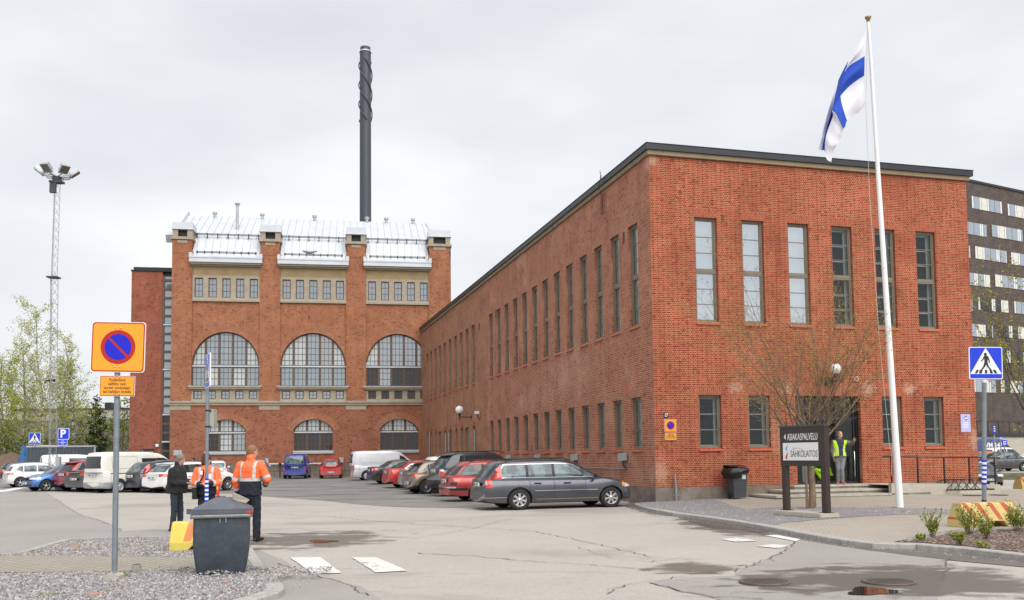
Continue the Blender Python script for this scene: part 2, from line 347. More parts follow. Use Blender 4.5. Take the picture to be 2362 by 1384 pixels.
# ================================================================== BUILDINGS
def wall(mb, O, t, n, s0, s1, z0, z1, holes=(), depth=0.16, mi=0, rmi=None):
    # O origin (x,y), t tangent, n outward normal; holes (a,b,c,d[,arch(x)->z, ztop])
    O = Vector((*O, 0)); t = Vector((*t, 0)); n = Vector((*n, 0)); rmi = mi if rmi is None else rmi
    def p(s, z, d=0.0): return O+t*s-n*d+Vector((0, 0, z))
    xs = {s0, s1}; zs = {z0, z1}
    for h in holes:
        zt = h[5] if len(h) > 4 else h[3]
        xs |= {h[0], h[1]}; zs |= {h[2], zt}
    xs = sorted(x for x in xs if s0 <= x <= s1); zs = sorted(z for z in zs if z0 <= z <= z1)
    for i in range(len(xs)-1):
        for j in range(len(zs)-1):
            cx = (xs[i]+xs[i+1])/2; cz = (zs[j]+zs[j+1])/2
            if any(h[0] < cx < h[1] and h[2] < cz < (h[5] if len(h) > 4 else h[3]) for h in holes): continue
            mb.quad(p(xs[i], zs[j]), p(xs[i+1], zs[j]), p(xs[i+1], zs[j+1]), p(xs[i], zs[j+1]), mi)
    for h in holes:
        a, b, c, d = h[:4]
        zs_ = d
        mb.quad(p(a, c), p(a, zs_), p(a, zs_, depth), p(a, c, depth), rmi)
        mb.quad(p(b, c), p(b, c, depth), p(b, zs_, depth), p(b, zs_), rmi)
        mb.quad(p(a, c), p(a, c, depth), p(b, c, depth), p(b, c), rmi)
        if len(h) == 4:
            mb.quad(p(a, d), p(b, d), p(b, d, depth), p(a, d, depth), rmi)
        else:
            f, zt = h[4], h[5]; K = 28
            for k in range(K):
                xa = a+(b-a)*(0.5-0.5*cos(pi*k/K)); xb = a+(b-a)*(0.5-0.5*cos(pi*(k+1)/K))
                mb.quad(p(xa, f(xa)), p(xb, f(xb)), p(xb, zt), p(xa, zt), mi)
                mb.quad(p(xa, f(xa)), p(xa, f(xa), depth), p(xb, f(xb), depth), p(xb, f(xb)), rmi)
def frame_box(mb, x0, x1, z0, z1, b, y0, y1, mi=0):
    mb.box(x0, x0+b, y0, y1, z0, z1, mi); mb.box(x1-b, x1, y0, y1, z0, z1, mi)
    mb.box(x0+b, x1-b, y0, y1, z0, z0+b, mi); mb.box(x0+b, x1-b, y0, y1, z1-b, z1, mi)
def make_window(parent, w, h, rows, transom, backing, deep=0.16, lint=True):
    f = MB(); frame_box(f, 0.002, w-0.002, 0.002, h-0.002, 0.062, deep-0.055, deep+0.03)
    frame_box(f, 0.064, w-0.064, 0.064, h-0.064, 0.035, deep-0.03, deep+0.02)
    spans = [(0.1, h-0.1)]
    if transom:
        m_ = h*0.49; f.box(0.064, w-0.064, deep-0.05, deep+0.03, m_-0.085, m_+0.085); f.box(0.064, w-0.064, deep-0.06, deep-0.05, m_-0.02, m_+0.02)
        spans = [(0.1, m_-0.085), (m_+0.085, h-0.1)]
    for a, b in spans:
        for k in range(1, rows): z = a+(b-a)*k/rows; f.box(0.099, w-0.099, deep-0.02, deep+0.01, z-0.013, z+0.013)
    o = f.build('window', M['frame'], parent)
    g = MB(); g.quad((0.07, deep, 0.07), (w-0.07, deep, 0.07), (w-0.07, deep, h-0.07), (0.07, deep, h-0.07)); g.build('pane', M['glass_sky' if backing == 'painted_sky_bright' else 'glass'], o)
    c = MB(); d0, d1 = deep+0.03, deep+(0.09 if backing == 'painted_sky_mid' else 0.24)
    c.quad((0.07, d0, 0.07), (0.07, d1, 0.07), (0.07, d1, h-0.07), (0.07, d0, h-0.07)); c.quad((w-0.07, d0, 0.07), (w-0.07, d0, h-0.07), (w-0.07, d1, h-0.07), (w-0.07, d1, 0.07))
    c.quad((0.07, d0, 0.07), (w-0.07, d0, 0.07), (w-0.07, d1, 0.07), (0.07, d1, 0.07)); c.quad((0.07, d0, h-0.07), (0.07, d1, h-0.07), (w-0.07, d1, h-0.07), (w-0.07, d0, h-0.07))
    frame_box(c, 0.07, w-0.07, 0.07, h-0.07, 0.05, d1-0.03, d1)
    for a, b in spans:
        for k in range(1, rows): z = a+(b-a)*k/rows; c.box(0.12, w-0.12, d1-0.025, d1, z-0.014, z+0.014)
    if transom: c.box(0.12, w-0.12, d1-0.03, d1, h*0.49-0.06, h*0.49+0.06)
    c.build('inner_frame', M['frame_light'], o)
    r = MB(); r.quad((-0.1, d1+0.012, -0.1), (w+0.1, d1+0.012, -0.1), (w+0.1, d1+0.012, h+0.1), (-0.1, d1+0.012, h+0.1)); r.build('room_sky_panel', M[backing], o)  # backing behind the glass; pale versions carry painted sky reflection, dark ones the room
    s = MB(); s.prism([(-0.055, -0.10), (deep-0.06, -0.03), (deep-0.06, 0.01), (-0.055, -0.045)], -0.03, w+0.03, 0, None, 'x'); s.build('sill', M['sill'], o)
    if lint:
        l = MB(); l.box(0, w, -0.006, 0.05, h, h+0.30, 0); me = l.mesh('lintel', M['soldierL' if backing == 'painted_sky_mid' else 'soldier'], uv=False)
        ul = me.uv_layers.new(name='UVMap')
        for p_ in me.polygons:
            for li in p_.loop_indices:
                co = me.vertices[me.loops[li].vertex_index].co; ul.data[li].uv = (co.z-h, co.x)
        link(me, 'lintel', o)
    return o
# ---------------- red brick office (near)
BW, BL = 12.96, 46.4
B = empty('brick_office', (4.756, 30.607, 0), 0.26843, 'long two storey red brick office block with narrow tall windows and a dark flat roof', 'building')
WZ = [(6.09, 9.72), (1.77, 3.58)]
xu = [1.64, 3.45, 5.26, 7.04, 8.86, 10.62]; xl = [1.64, 3.52, 8.90, 10.70]
sN = [1.11+1.737*i for i in range(13)]; sF = [26.54, 28.26, 30.08, 31.87, 33.77, 35.7, 37.5, 39.3, 41.1, 42.8]
ww = 0.845
holesR = [(x, x+ww, *WZ[0]) for x in xu]+[(x, x+ww, *WZ[1]) for x in xl]+[(5.36, 8.0, 0.46, 3.58)]
SPL = 23.6
holesN = [(s, s+ww, *WZ[0]) for s in sN]+[(s, s+ww, *WZ[1]) for s in sN]
doorsF = {28.26: (1.25, 0.15, 3.40), 37.5: (1.2, 0.15, 3.40)}
holesF = [(s, s+ww, *WZ[0]) for s in sF]+[((s, s+doorsF[s][0], doorsF[s][1], doorsF[s][2]) if s in doorsF else (s, s+0.7, 1.5, 3.42)) for s in sF]
w = MB(); wall(w, (0, 0), (1, 0), (0, -1), 0, BW, 0.47, 11.76, holesR, 0.16, 0)
w.build('front_wall', [M['brickR']], B, uv=True, fix=False)
w = MB(); wall(w, (0, 0), (0, 1), (-1, 0), 0, SPL, 0.47, 11.76, holesN, 0.16, 0)
for f in w.f: f.reverse()
w.build('side_wall', [M['brickL']], B, uv=True, fix=False)
w = MB(); wall(w, (0.012, 0), (0, 1), (-1, 0), SPL, BL, 0.3, 11.76, holesF, 0.16, 0)
for f in w.f: f.reverse()
w.build('side_wall', [M['brickFar']], B, uv=True, fix=False, label='browner far stretch of the side wall')
w = MB(); w.box(-0.03, BW+0.02, -0.035, 0.3, -0.3, 0.47); w.box(-0.032, 0.3, 0.3, BL, -0.3, 0.468); w.build('plinth', M['plinth'], B)
w = MB(); w.quad((BW, 0, 0), (BW, BL, 0), (BW, BL, 11.7), (BW, 0, 11.7)); w.quad((BW, BL, 0), (0, BL, 0), (0, BL, 11.7), (BW, BL, 11.7)); w.build('rear_wall', [M['brickFar']], B, uv=True)
w = MB(); w.box(-0.09, BW+0.09, -0.10, BL+0.1, 11.765, 11.92); w.build('cornice', M['cornice'], B)
w = MB(); w.box(-0.16, BW+0.20, -0.17, BL+0.35, 11.925, 12.13); w.box(-0.18, BW+0.22, -0.19, BL+0.37, 12.13, 12.15)
rf = w.build('roof', M['fascia'], B)
protos = {}
def put_window(parent, key, w_, h_, rows, tr, backing, loc, rot):
    if key not in protos:
        o = make_window(parent, w_, h_, rows, tr, backing); protos[key] = o
    else:
        o = copy_tree(protos[key], parent)
    o.location = loc; o.rotation_euler = (0, 0, rot)
for i, x in enumerate(xu): put_window(B, 'u'+('b' if i < 3 else 'd'), ww, 3.63, 3, True, 'painted_sky_bright' if i < 3 else 'room_dark', (x, 0, 6.09), 0)
for i, x in enumerate(xl): put_window(B, 'ld', ww, 1.81, 3, False, 'room_dark', (x, 0, 1.77), 0)
for i, s in enumerate(sN):
    put_window(B, 'um', ww, 3.63, 3, True, 'painted_sky_mid', (0, s+ww, 6.09), -pi/2)
    put_window(B, 'lm', ww, 1.81, 3, False, 'painted_sky_mid', (0, s+ww, 1.77), -pi/2)
for i, s in enumerate(sF):
    put_window(B, 'um', ww, 3.63, 3, True, 'painted_sky_mid', (0.012, s+ww, 6.09), -pi/2)
    if s not in doorsF: put_window(B, 'fm', 0.7, 1.92, 3, False, 'room_dark', (0.012, s+0.7, 1.5), -pi/2)
    else:
        dw, d0, d1 = doorsF[s]; d = MB(); frame_box(d, 0, dw, 0, d1-d0, 0.07, 0.1, 0.16); d.box(0.07, dw-0.07, 0.13, 0.15, 0.07, d1-d0-0.07)
        for k in range(12): d.box(0.09, dw-0.09, 0.12, 0.13, 0.3+k*0.2, 0.34+k*0.2)
        o = d.build('door', M['frame'], B); o.location = (0.012, s+dw, d0); o.rotation_euler = (0, 0, -pi/2)
# small holes and vents in the side wall
w = MB()
for s, z, a, b in ((2.28, 9.25, 0.16, 0.42), (21.1, 9.3, 0.16, 0.42), (25.2, 9.2, 0.16, 0.4), (43.9, 8.4, 0.16, 0.35)): w.box(-0.004, 0.01, s, s+a, z, z+b)
w.build('vent', M['black'], B)
w = MB()
for s, z in ((2.25, 3.75), (21.3, 3.7)): w.box(-0.012, 0.01, s, s+0.2, z, z+0.38)
w.build('vent', M['sill'], B, label='clay air brick in side wall')
w = MB(); pr = random.Random(3); z = 11.55; s = 1.15; pts = []
while z > 9.95: pts.append((-0.004, s, z)); z -= 0.07; s += pr.uniform(-0.03, 0.075)
for a, b in zip(pts[:-1], pts[1:]):
    if pr.random() < 0.8: w.quad((-0.004, a[1]-0.012, a[2]), (-0.004, a[1]+0.012, a[2]), (-0.004, b[1]+0.012, b[2]), (-0.004, b[1]-0.012, b[2]))
w.build('mortar_crack', plain('crack_filler', (0.5, 0.42, 0.38), 0.9), B)
# light drain pipes at the far end of the side wall
for s in (26.4, 34.3, 35.45, 41.9):
    w = MB(); w.cyl((-0.07, s, 0.1), (-0.07, s, 3.2 if s != 41.9 else 3.4), 0.05, n=8); w.build('drain_pipe', M['steel'], B)
# entrance: glass doors
w = MB(); frame_box(w, 5.36, 8.0, 0.48, 3.58, 0.07, 0.22, 0.30)
for x in (5.95, 6.15, 7.1, 7.85): w.box(x-0.03, x+0.03, 0.22, 0.29, 0.55, 3.5)
w.box(5.43, 7.93, 0.22, 0.29, 2.72, 2.8); w.box(5.43, 6.12, 0.215, 0.285, 1.22, 1.28)
dr = w.build('door', M['fascia'], B, label='glazed entrance doors in a dark metal frame')
w = MB(); w.quad((5.4, 0.26, 0.5), (6.15, 0.26, 0.5), (6.15, 0.26, 3.5), (5.4, 0.26, 3.5)); w.quad((6.15, 0.262, 2.75), (8, 0.262, 2.75), (8, 0.262, 3.5), (6.15, 0.262, 3.5)); w.quad((7.1, 0.262, 0.55), (7.9, 0.262, 0.55), (7.9, 0.262, 2.75), (7.1, 0.262, 2.75)); w.build('pane', M['glass'], dr)
w = MB(); w.quad((5.3, 1.6, 0.3), (8.2, 1.6, 0.3), (8.2, 1.6, 3.7), (5.3, 1.6, 3.7)); w.quad((5.3, 0.3, 0.3), (5.3, 1.6, 0.3), (5.3, 1.6, 3.7), (5.3, 0.3, 3.7)); w.quad((8.05, 0.16, 0.3), (8.05, 1.6, 0.3), (8.05, 1.6, 3.7), (8.05, 0.16, 3.7)); w.quad((5.3, 0.1, 3.6), (8.2, 0.1, 3.6), (8.2, 1.6, 3.6), (5.3, 1.6, 3.6))
w.build('lobby', plain('lobby_wall', (0.07, 0.075, 0.07), 0.8, var=0.3), dr)
w = MB(); w.box(6.2, 7.3, 1.0, 1.4, 0.5, 1.75); w.build('counter', plain('lobby_counter', (0.22, 0.25, 0.24), 0.6), dr)
w = MB(); w.tube([(7.2, 0.16, 0.9), (7.2, 0.1, 0.95), (7.2, 0.1, 2.25), (7.2, 0.16, 2.3)], 0.015); w.tube([(7.75, 0.16, 0.72), (7.75, 0.1, 0.75), (7.75, 0.1, 1.6), (7.75, 0.16, 1.62)], 0.015); w.build('handle', M['chrome'], dr)
w = MB(); w.box(5.36, 8.0, -0.006, 0.05, 3.58, 4.02); me = w.mesh('lintel', M['soldier']); ul = me.uv_layers.new(name='UVMap')
for p_ in me.polygons:
    for li in p_.loop_indices:
        co = me.vertices[me.loops[li].vertex_index].co; ul.data[li].uv = (co.z-3.58, co.x)
link(me, 'lintel', B)
def Bw(s, d, z): return Vector(B.location)+Matrix.Rotation(0.26843, 3, 'Z') @ Vector((s, d, z))
# ---------------- power station (far, three bays)
AO = (-20.0, 72.5, -0.06); AA = 0.17129
A = empty('power_station', AO, AA, 'tall orange brick power station with three big arched windows and white metal roof', 'building')
def Aw(s, d, z): return Vector(AO)+Matrix.Rotation(AA, 3, 'Z') @ Vector((s, d, z))
bays = [(-5.25, -0.08), (1.52, 6.72), (8.32, 13.42)]; pils = [(-6.80, -5.25), (-0.08, 1.52), (6.72, 8.32), (13.42, 15.26)]
RA = 2.58; SPRG = 8.97; RISE = 2.72
def bigarch(c): return lambda x: SPRG+RISE*math.sqrt(max(0.0, 1-((x-c)/RA)**2))
lowc = [-2.61, 4.15, 10.97]; LH = 1.52; LS = 3.93; LR = 0.79
LRad = (LH*LH+LR*LR)/(2*LR)
def lowarch(c): return lambda x: LS+LR-LRad+math.sqrt(max(0.0, LRad**2-(x-c)**2))
# upper walls of the bays
for (a, b) in bays:
    c = (a+b)/2; r = min(RA, (b-a)/2-0.001)
    w = MB(); wall(w, (0, 0.13), (1, 0), (0, -1), a, b, 7.12, 14.24, [(c-r, c+r, 7.35, SPRG, bigarch(c), SPRG+RISE+0.01)], 0.25, 0)
    w.build('bay_wall', [M['brickA']], A, uv=True, fix=False)
    # radial ring of bricks
    w = MB(); K = 40; ro = 0.46
    for k in range(K):
        t0 = pi*k/K; t1 = pi*(k+1)/K
        def pt(t, rr): return (c+(RA+rr)*cos(t)*(1 if abs(c+(RA+rr)*cos(t)-c) < (b-a)/2 else (b-a)/2/abs((RA+rr)*cos(t))), 0.112, SPRG+(RISE+rr)*sin(t))
        w.quad(pt(t0, 0.0), pt(t0, ro), pt(t1, ro), pt(t1, 0.0))
    me = w.mesh('arch_ring', M['arch'], fix=False); ul = me.uv_layers.new(name='UVMap')
    for pi_, p_ in enumerate(me.polygons):
        for li in p_.loop_indices:
            co = me.vertices[me.loops[li].vertex_index].co; ul.data[li].uv = (hypot(co.x-c, co.z-SPRG)-RA, atan2(co.z-SPRG, co.x-c)*2.8)
    link(me, 'arch_ring', A)
# pilasters
for i, (a, b) in enumerate(pils):
    w = MB(); w.box(a, b, 0, 0.6, 6.18, 17.9)
    w.prism([(a, 17.9), (a+0.0 if i == 0 else a-0.10, 17.9), (a if i == 0 else a+0.10, 18.35), (a if i == 0 else a+0.04, 19.0), (b-0.04, 19.0), (b-0.10, 18.35), (b+0.10 if i < 3 else b, 17.9)], -0.02, 1.7)
    w.build('pilaster', [M['brickA']], A, uv=True)
    w = MB(); w.box(a-0.10, b+0.08, -0.14, 1.85, 19.0, 19.14); w.box(a-0.04, b+0.03, -0.08, 1.8, 19.14, 19.22); w.box(a+0.4, b-0.4, -0.05, 0, 18.72, 18.93)
    w.box(a+0.03, a+0.42, 0.0, 1.7, 19.22, 19.84); w.box(b-0.42, b-0.03, 0.0, 1.7, 19.22, 19.84); w.box(a+0.42, b-0.42, 0.25, 1.7, 19.22, 19.84, 1)
    ch = w.build('chimney', [M['stoneA'], M['black']], A)
    w = MB(); w.prism([(a-0.02, 19.84), (b+0.02, 19.84), (b+0.0, 20.38), (a+0.0, 20.38)], -0.05, 1.8); w.box(a-0.06, b+0.06, -0.1, 1.85, 19.80, 19.85); w.build('cap', M['tin'], ch)
# lower wall
holes = [(c-LH, c+LH, 2.2, LS, lowarch(c), LS+LR+0.01) for c in lowc]
w = MB(); wall(w, (0, 0), (1, 0), (0, -1), -6.80, 15.26, 1.2, 5.84, holes, 0.25, 0); w.build('lower_wall', [M['brickA2']], A, uv=True, fix=False)
for c in lowc:
    w = MB(); K = 24; th0 = math.asin(LH/LRad)
    for k in range(K):
        t0 = -th0*1.12+2.24*th0*k/K; t1 = -th0*1.12+2.24*th0*(k+1)/K
        def pt(t, rr): return (c+(LRad+rr)*sin(t), -0.012, LS+LR-LRad+(LRad+rr)*cos(t))
        w.quad(pt(t0, 0), pt(t1, 0), pt(t1, 0.55), pt(t0, 0.55))
    me = w.mesh('arch_ring', M['arch'], fix=False); ul = me.uv_layers.new(name='UVMap')
    for p_ in me.polygons:
        for li in p_.loop_indices:
            co = me.vertices[me.loops[li].vertex_index].co; ul.data[li].uv = (hypot(co.x-c, co.z-(LS+LR-LRad))-LRad, atan2(co.x-c, co.z-(LS+LR-LRad))*2.0)
    link(me, 'arch_ring', A)
stm = brick('stone_blocks', (0.20, 0.17, 0.14), (0.135, 0.115, 0.1), (0.07, 0.06, 0.05), w=1.1, h=0.6, ms=0.02, squash=0.7, dark=0.5, light=((0.42, 0.40, 0.36), 1.2, 0.6, 0.6))
w = MB(); w.box(-6.85, 15.3, -0.10, 0.3, 0.55, 1.2); w.box(-6.9, 15.3, -0.18, 0.3, -0.3, 0.55); w.build('plinth', [stm], A, uv=True)
# string course and stone blocks
w = MB(); w.box(-6.9, 15.3, -0.10, 0.2, 5.84, 6.02); w.box(-6.95, 15.3, -0.17, 0.2, 6.02, 6.12)
for (a, b) in pils: w.box(a, b, -0.03, 0.0, 5.48, 5.84)
w.build('string_course', M['stoneA'], A)
w = MB(); w.box(-6.97, 15.3, -0.19, 0.15, 6.12, 6.17); w.build('flashing', M['tin_grey'], A)
def stone_band(a, b, z0, z1, xs, wz0, wz1, ww_):
    w = MB(); wall(w, (0, 0.07), (1, 0), (0, -1), a, b, z0, z1, [(x, x+ww_, wz0, wz1) for x in xs], 0.16, 0)
    w.quad((a, 0.07, z1), (b, 0.07, z1), (b, 0.3, z1), (a, 0.3, z1))
    w.build('stone_surround', M['stoneA'], A, fix=False)
def small_window(w_, h_, nv, nh, mat):
    f = MB(); frame_box(f, 0, w_, 0, h_, 0.07, 0.1, 0.16)
    for k in range(1, nv): x = w_*k/nv; f.box(x-0.02, x+0.02, 0.12, 0.15, 0.07, h_-0.07)
    for k in range(1, nh): z = h_*k/nh; f.box(0.07, w_-0.07, 0.12, 0.15, z-0.02, z+0.02)
    o = f.build('window', M['frameA'], A)
    g = MB(); g.quad((0.03, 0.14, 0.03), (w_-0.03, 0.14, 0.03), (w_-0.03, 0.14, h_-0.03), (0.03, 0.14, h_-0.03)); g.build('pane', M[mat], o)
    return o
pw = {}
for bi, (a, b) in enumerate(bays):
    L_ = b-a; st = 1.055
    xs = [a+0.16+st*k for k in range(5)]
    stone_band(a, b, 14.24, 16.18, xs, 14.42, 15.98, 0.64)
    for k, x in enumerate(xs):
        key = 'top'
        if key not in pw: pw[key] = small_window(0.64, 1.56, 2, 3, 'glassA_mid'); o = pw[key]
        else: o = copy_tree(pw[key], A)
        o.location = (x, 0.07, 14.42)
    stone_band(a-0.02, b+0.02, 6.17, 7.12, xs, 6.34, 7.0, 0.64)
    for k, x in enumerate(xs):
        key = 'sm'+('d' if bi == 2 else 'm')
        if key not in pw: pw[key] = small_window(0.64, 0.66, 2, 2, 'glassA_dark' if bi == 2 else 'glassA_mid'); o = pw[key]
        else: o = copy_tree(pw[key], A)
        o.location = (x, 0.07, 6.34)
    w = MB(); w.box(a-0.01, b+0.01, -0.03, 0.2, 14.10, 14.24); w.box(a-0.15, b+0.15, -0.12, 0.2, 7.12, 7.22); w.box(a-0.2, b+0.2, -0.18, 0.2, 7.24, 7.33)
    for x in [a+0.03]+[x+0.66 for x in xs[:-1]]+[b-0.2]: w.box(x, x+0.2 if x in (a+0.03, b-0.2) else x+0.38, 0.0, 0.1, 14.245, 14.30); 
    w.build('window_ledge', M['stoneA'], A)
    w = MB(); w.box(a-0.22, b+0.22, -0.2, 0.16, 7.33, 7.37); w.box(a, b, -0.04, 0.1, 14.245, 14.262); w.build('flashing', M['tin'], A)
    w = MB(); w.box(a, b, 0.10, 0.4, 16.18, 16.92); w.build('frieze', M['ochre'], A)
    w = MB(); w.box(a-0.08, b+0.08, -0.10, 0.5, 16.92, 17.03); w.box(a-0.15, b+0.15, -0.30, 0.5, 17.03, 17.16); w.build('cornice', M['stoneA'], A)
    w = MB(); w.box(a-0.20, b+0.20, -0.42, 0.4, 17.17, 17.55); w.box(a-0.22, b+0.22, -0.46, -0.40, 17.50, 17.60); w.prism([(-0.36, 17.55), (0.3, 17.55), (0.3, 18.05), (0.05, 17.85)], a+0.0, b-0.0, 0, None, 'x')
    w.box(a-0.22, a+0.02, -0.44, 0.3, 17.55, 17.9); w.box(b-0.02, b+0.22, -0.44, 0.3, 17.55, 17.9)
    w.build('eave', M['tin'], A)
    # snow guards
    w = MB()
    for zz, yy in ((18.02, 0.08), (18.10, 0.06)): w.tube([(a+0.25, yy, zz), (b-0.25, yy, zz)], 0.022, 5)
    for k in range(9): x = a+0.35+(b-a-0.7)*k/8; w.box(x-0.03, x+0.03, 0.02, 0.2, 17.8, 18.14)
    w.build('snow_guard', M['dkmetal'], A)
# roof
rfp = [(-0.05, 17.80), (1.25, 19.55), (7.2, 22.75), (13.2, 19.0), (13.2, 17)]
w = MB()
def slab(s0, s1, p0, p1, s0b=None, s1b=None, th=0.12):
    s0b = s0 if s0b is None else s0b; s1b = s1 if s1b is None else s1b
    w.add([(s0, p0[0], p0[1]), (s1, p0[0], p0[1]), (s1b, p1[0], p1[1]), (s0b, p1[0], p1[1]), (s0, p0[0], p0[1]-th), (s1, p0[0], p0[1]-th), (s1b, p1[0], p1[1]-th), (s0b, p1[0], p1[1]-th)], [(0,1,2,3), (4,7,6,5), (0,4,5,1), (1,5,6,2), (2,6,7,3), (3,7,4,0)])
for a, b in bays: slab(a-0.02, b+0.02, rfp[0], rfp[1])
slab(-6.85, 15.1, rfp[1], rfp[2], -6.85, 13.75); slab(-6.85, 13.75, rfp[2], rfp[3], -6.85, 15.1)
w.poly([(15.1, 1.25, 19.5), (15.1, 13.2, 19.0), (13.75, 7.2, 22.7)])
for k in range(37):
    s = -6.3+k*0.58; e = s if s < 13 else 13.7
    d = 0.0 if s < 13.7 else (s-13.7)
    w.add([(s-0.02, 1.25, 19.55), (s+0.02, 1.25, 19.55), (min(s, 13.72)+0.012, 7.2, 22.75), (min(s, 13.72)-0.012, 7.2, 22.75), (s-0.012, 1.25, 19.59), (s+0.012, 1.25, 19.59), (min(s, 13.72)+0.012, 7.2, 22.79), (min(s, 13.72)-0.012, 7.2, 22.79)], [(4,5,6,7), (0,4,7,3), (1,2,6,5)], 1)
for a, b in bays:
    for k in range(9):
        s = a+0.28+k*0.58; w.add([(s-0.012, -0.05, 17.8), (s+0.012, -0.05, 17.8), (s+0.012, 1.25, 19.55), (s-0.012, 1.25, 19.55), (s-0.02, -0.07, 17.83), (s+0.02, -0.07, 17.83), (s+0.012, 1.23, 19.58), (s-0.012, 1.23, 19.58)], [(4,5,6,7), (0,4,7,3), (1,2,6,5)], 1)
w.prism([(0.9, 19.55), (1.25, 19.9), (7.2, 23.15), (7.9, 23.15), (7.9, 22.3), (1.3, 19.0)], -7.5, -6.85, 0, None, 'x')
roofA = w.build('roof', [M['tin'], M['seam']], A, fix=True)
w = MB()
for zz in (19.66, 19.72, 19.78): w.tube([(-5.2, 1.05, zz), (13.6, 1.05, zz)], 0.02, 5)
for k in range(24): x = -5.1+k*0.8; w.box(x-0.03, x+0.03, 1.0, 1.2, 19.45, 19.82)
w.build('snow_guard', M['dkmetal'], A)
for s in (-4.6, -0.6, 3.9, 8.5, 10.2, 12.6):
    w = MB(); w.cyl((s, 7.0, 22.6), (s, 7.0, 22.95), 0.13); w.cyl((s, 7.0, 22.93), (s, 7.0, 23.1), 0.2); w.build('roof_vent', M['tin_grey'], A)
w = MB(); w.cyl((-2.3, 3.6, 20.6), (-2.3, 3.6, 22.9), 0.12); w.cyl((-2.3, 3.6, 22.85), (-2.3, 3.6, 23.0), 0.16, 0.26); w.build('roof_pipe', M['tin_grey'], A)
w = MB(); w.add([(3.2, 0.35, 18.45), (4.4, 0.35, 18.45), (3.8, 0.28, 18.2), (3.2, 0.9, 18.7), (4.4, 0.9, 18.7), (3.8, 0.0, 18.25)], [(0, 2, 5), (0, 5, 3), (1, 4, 5), (1, 5, 2), (3, 5, 4)]); w.build('roof_hatch', M['tin_grey'], A)
# side and back walls
w = MB(); w.quad((-6.8, 0, 0), (-6.8, 13, 0), (-6.8, 13, 19), (-6.8, 0, 19)); w.quad((15.26, 0, 0), (15.26, 13, 0), (15.26, 13, 19), (15.26, 0, 19)); w.quad((-6.8, 13, 0), (15.26, 13, 0), (15.26, 13, 19), (-6.8, 13, 19))
w.quad((-6.8, 0.59, 17.9), (15.26, 0.59, 17.9), (15.26, 0.59, 17), (-6.8, 0.59, 17)); w.build('rear_wall', [M['brickA']], A, uv=True)
# big arched windows
def arched_window(c, half, z0, zs, f, nb, cellh, mats_top, mats_bot, barz, zmax):
    fr = MB(); y0, y1 = 0.30, 0.38; bw = 2*half/nb
    xs = [c-half+bw*k for k in range(nb+1)]
    for x in xs[1:-1]: fr.box(x-0.09, x+0.09, y0, y1, z0, f(x)-0.02)
    K = 36
    for k in range(K):
        a0 = pi*k/K; a1 = pi*(k+1)/K
        xa = c-half*cos(a0); xb = c-half*cos(a1)
        def inner(x): 
            xi = c+(x-c)*(1-0.1/half); return xi, (zs+(f(x)-zs)*0.965 if f(x) > zs else zs)
        xia, zia = inner(xa); xib, zib = inner(xb)
        fr.quad((xa, y0, f(xa)), (xb, y0, f(xb)), (xib, y0, zib), (xia, y0, zia))
        fr.quad((xia, y0, zia), (xib, y0, zib), (xib, y1, zib), (xia, y1, zia))
    fr.box(c-half, c-half+0.09, y0, y1, z0, zs); fr.box(c+half-0.09, c+half, y0, y1, z0, zs); fr.box(c-half, c+half, y0, y1, z0, z0+0.09)
    sub = bw/3
    for k in range(nb*3):
        if k % 3 == 0: continue
        x = c-half+sub*k; fr.box(x-0.018, x+0.018, y0+0.03, y1, z0+0.08, f(x)-0.02)
    z = barz
    k = 1
    while barz-k*cellh > z0+0.15: zz = barz-k*cellh; fr.box(c-half+0.08, c+half-0.08, y0+0.035, y1-0.005, zz-0.018, zz+0.018); k += 1
    k = 1
    while barz+k*cellh < zmax-0.15:
        zz = barz+k*cellh; hw = half
        if zz > zs:
            lo, hi = 0.0, half
            for _ in range(30):
                m_ = (lo+hi)/2
                if f(c+m_) > zz: lo = m_
                else: hi = m_
            hw = lo
        fr.box(c-hw+0.02, c+hw-0.02, y0+0.035, y1-0.005, zz-0.018, zz+0.018); k += 1
    fr.box(c-half+0.02, c+half-0.02, y0-0.02, y1, barz-0.12, barz-0.05); fr.box(c-half+0.02, c+half-0.02, y0-0.02, y1, barz+0.05, barz+0.12)
    o = fr.build('window', M['frameA'], A)
    b = MB(); b.box(c-half, c+half, y0-0.06, y0-0.02, barz-0.05, barz+0.05); b.build('transom', M['tin'], o)
    g = MB(); names = []
    for k in range(nb):
        for mm in (mats_top[k], mats_bot[k]):
            if mm not in names: names.append(mm)
    for k in range(nb):
        xa, xb = xs[k], xs[k+1]; yy = 0.36
        g.quad((xa, yy, z0), (xb, yy, z0), (xb, yy, barz), (xa, yy, barz), names.index(mats_bot[k]))
        K2 = 8
        for q in range(K2):
            x1 = xa+(xb-xa)*q/K2; x2 = xa+(xb-xa)*(q+1)/K2
            g.quad((x1, yy, barz), (x2, yy, barz), (x2, yy, max(barz, f(x2))), (x1, yy, max(barz, f(x1))), names.index(mats_top[k]))
    g.build('pane', [M[n_] for n_ in names], o, fix=False)
    return o
lt, md, tl, dk = 'glassA_light', 'glassA_mid', 'glassA_teal', 'glassA_dark'
tops = [[lt, md, md, md, lt], [lt, lt, md, md, lt], [lt, md, md, md, md]]
bots = [[tl, lt, tl, lt, tl], [tl, tl, tl, tl, tl], [dk, md, dk, dk, dk]]
for i, (a, b) in enumerate(bays):
    c = (a+b)/2; arched_window(c, min(RA, (b-a)/2-0.001), 7.37, SPRG, bigarch(c), 5, 0.5, tops[i], bots[i], SPRG, SPRG+RISE)
lt3 = [[dk, lt, md], [dk, dk, dk], [dk, dk, dk]]
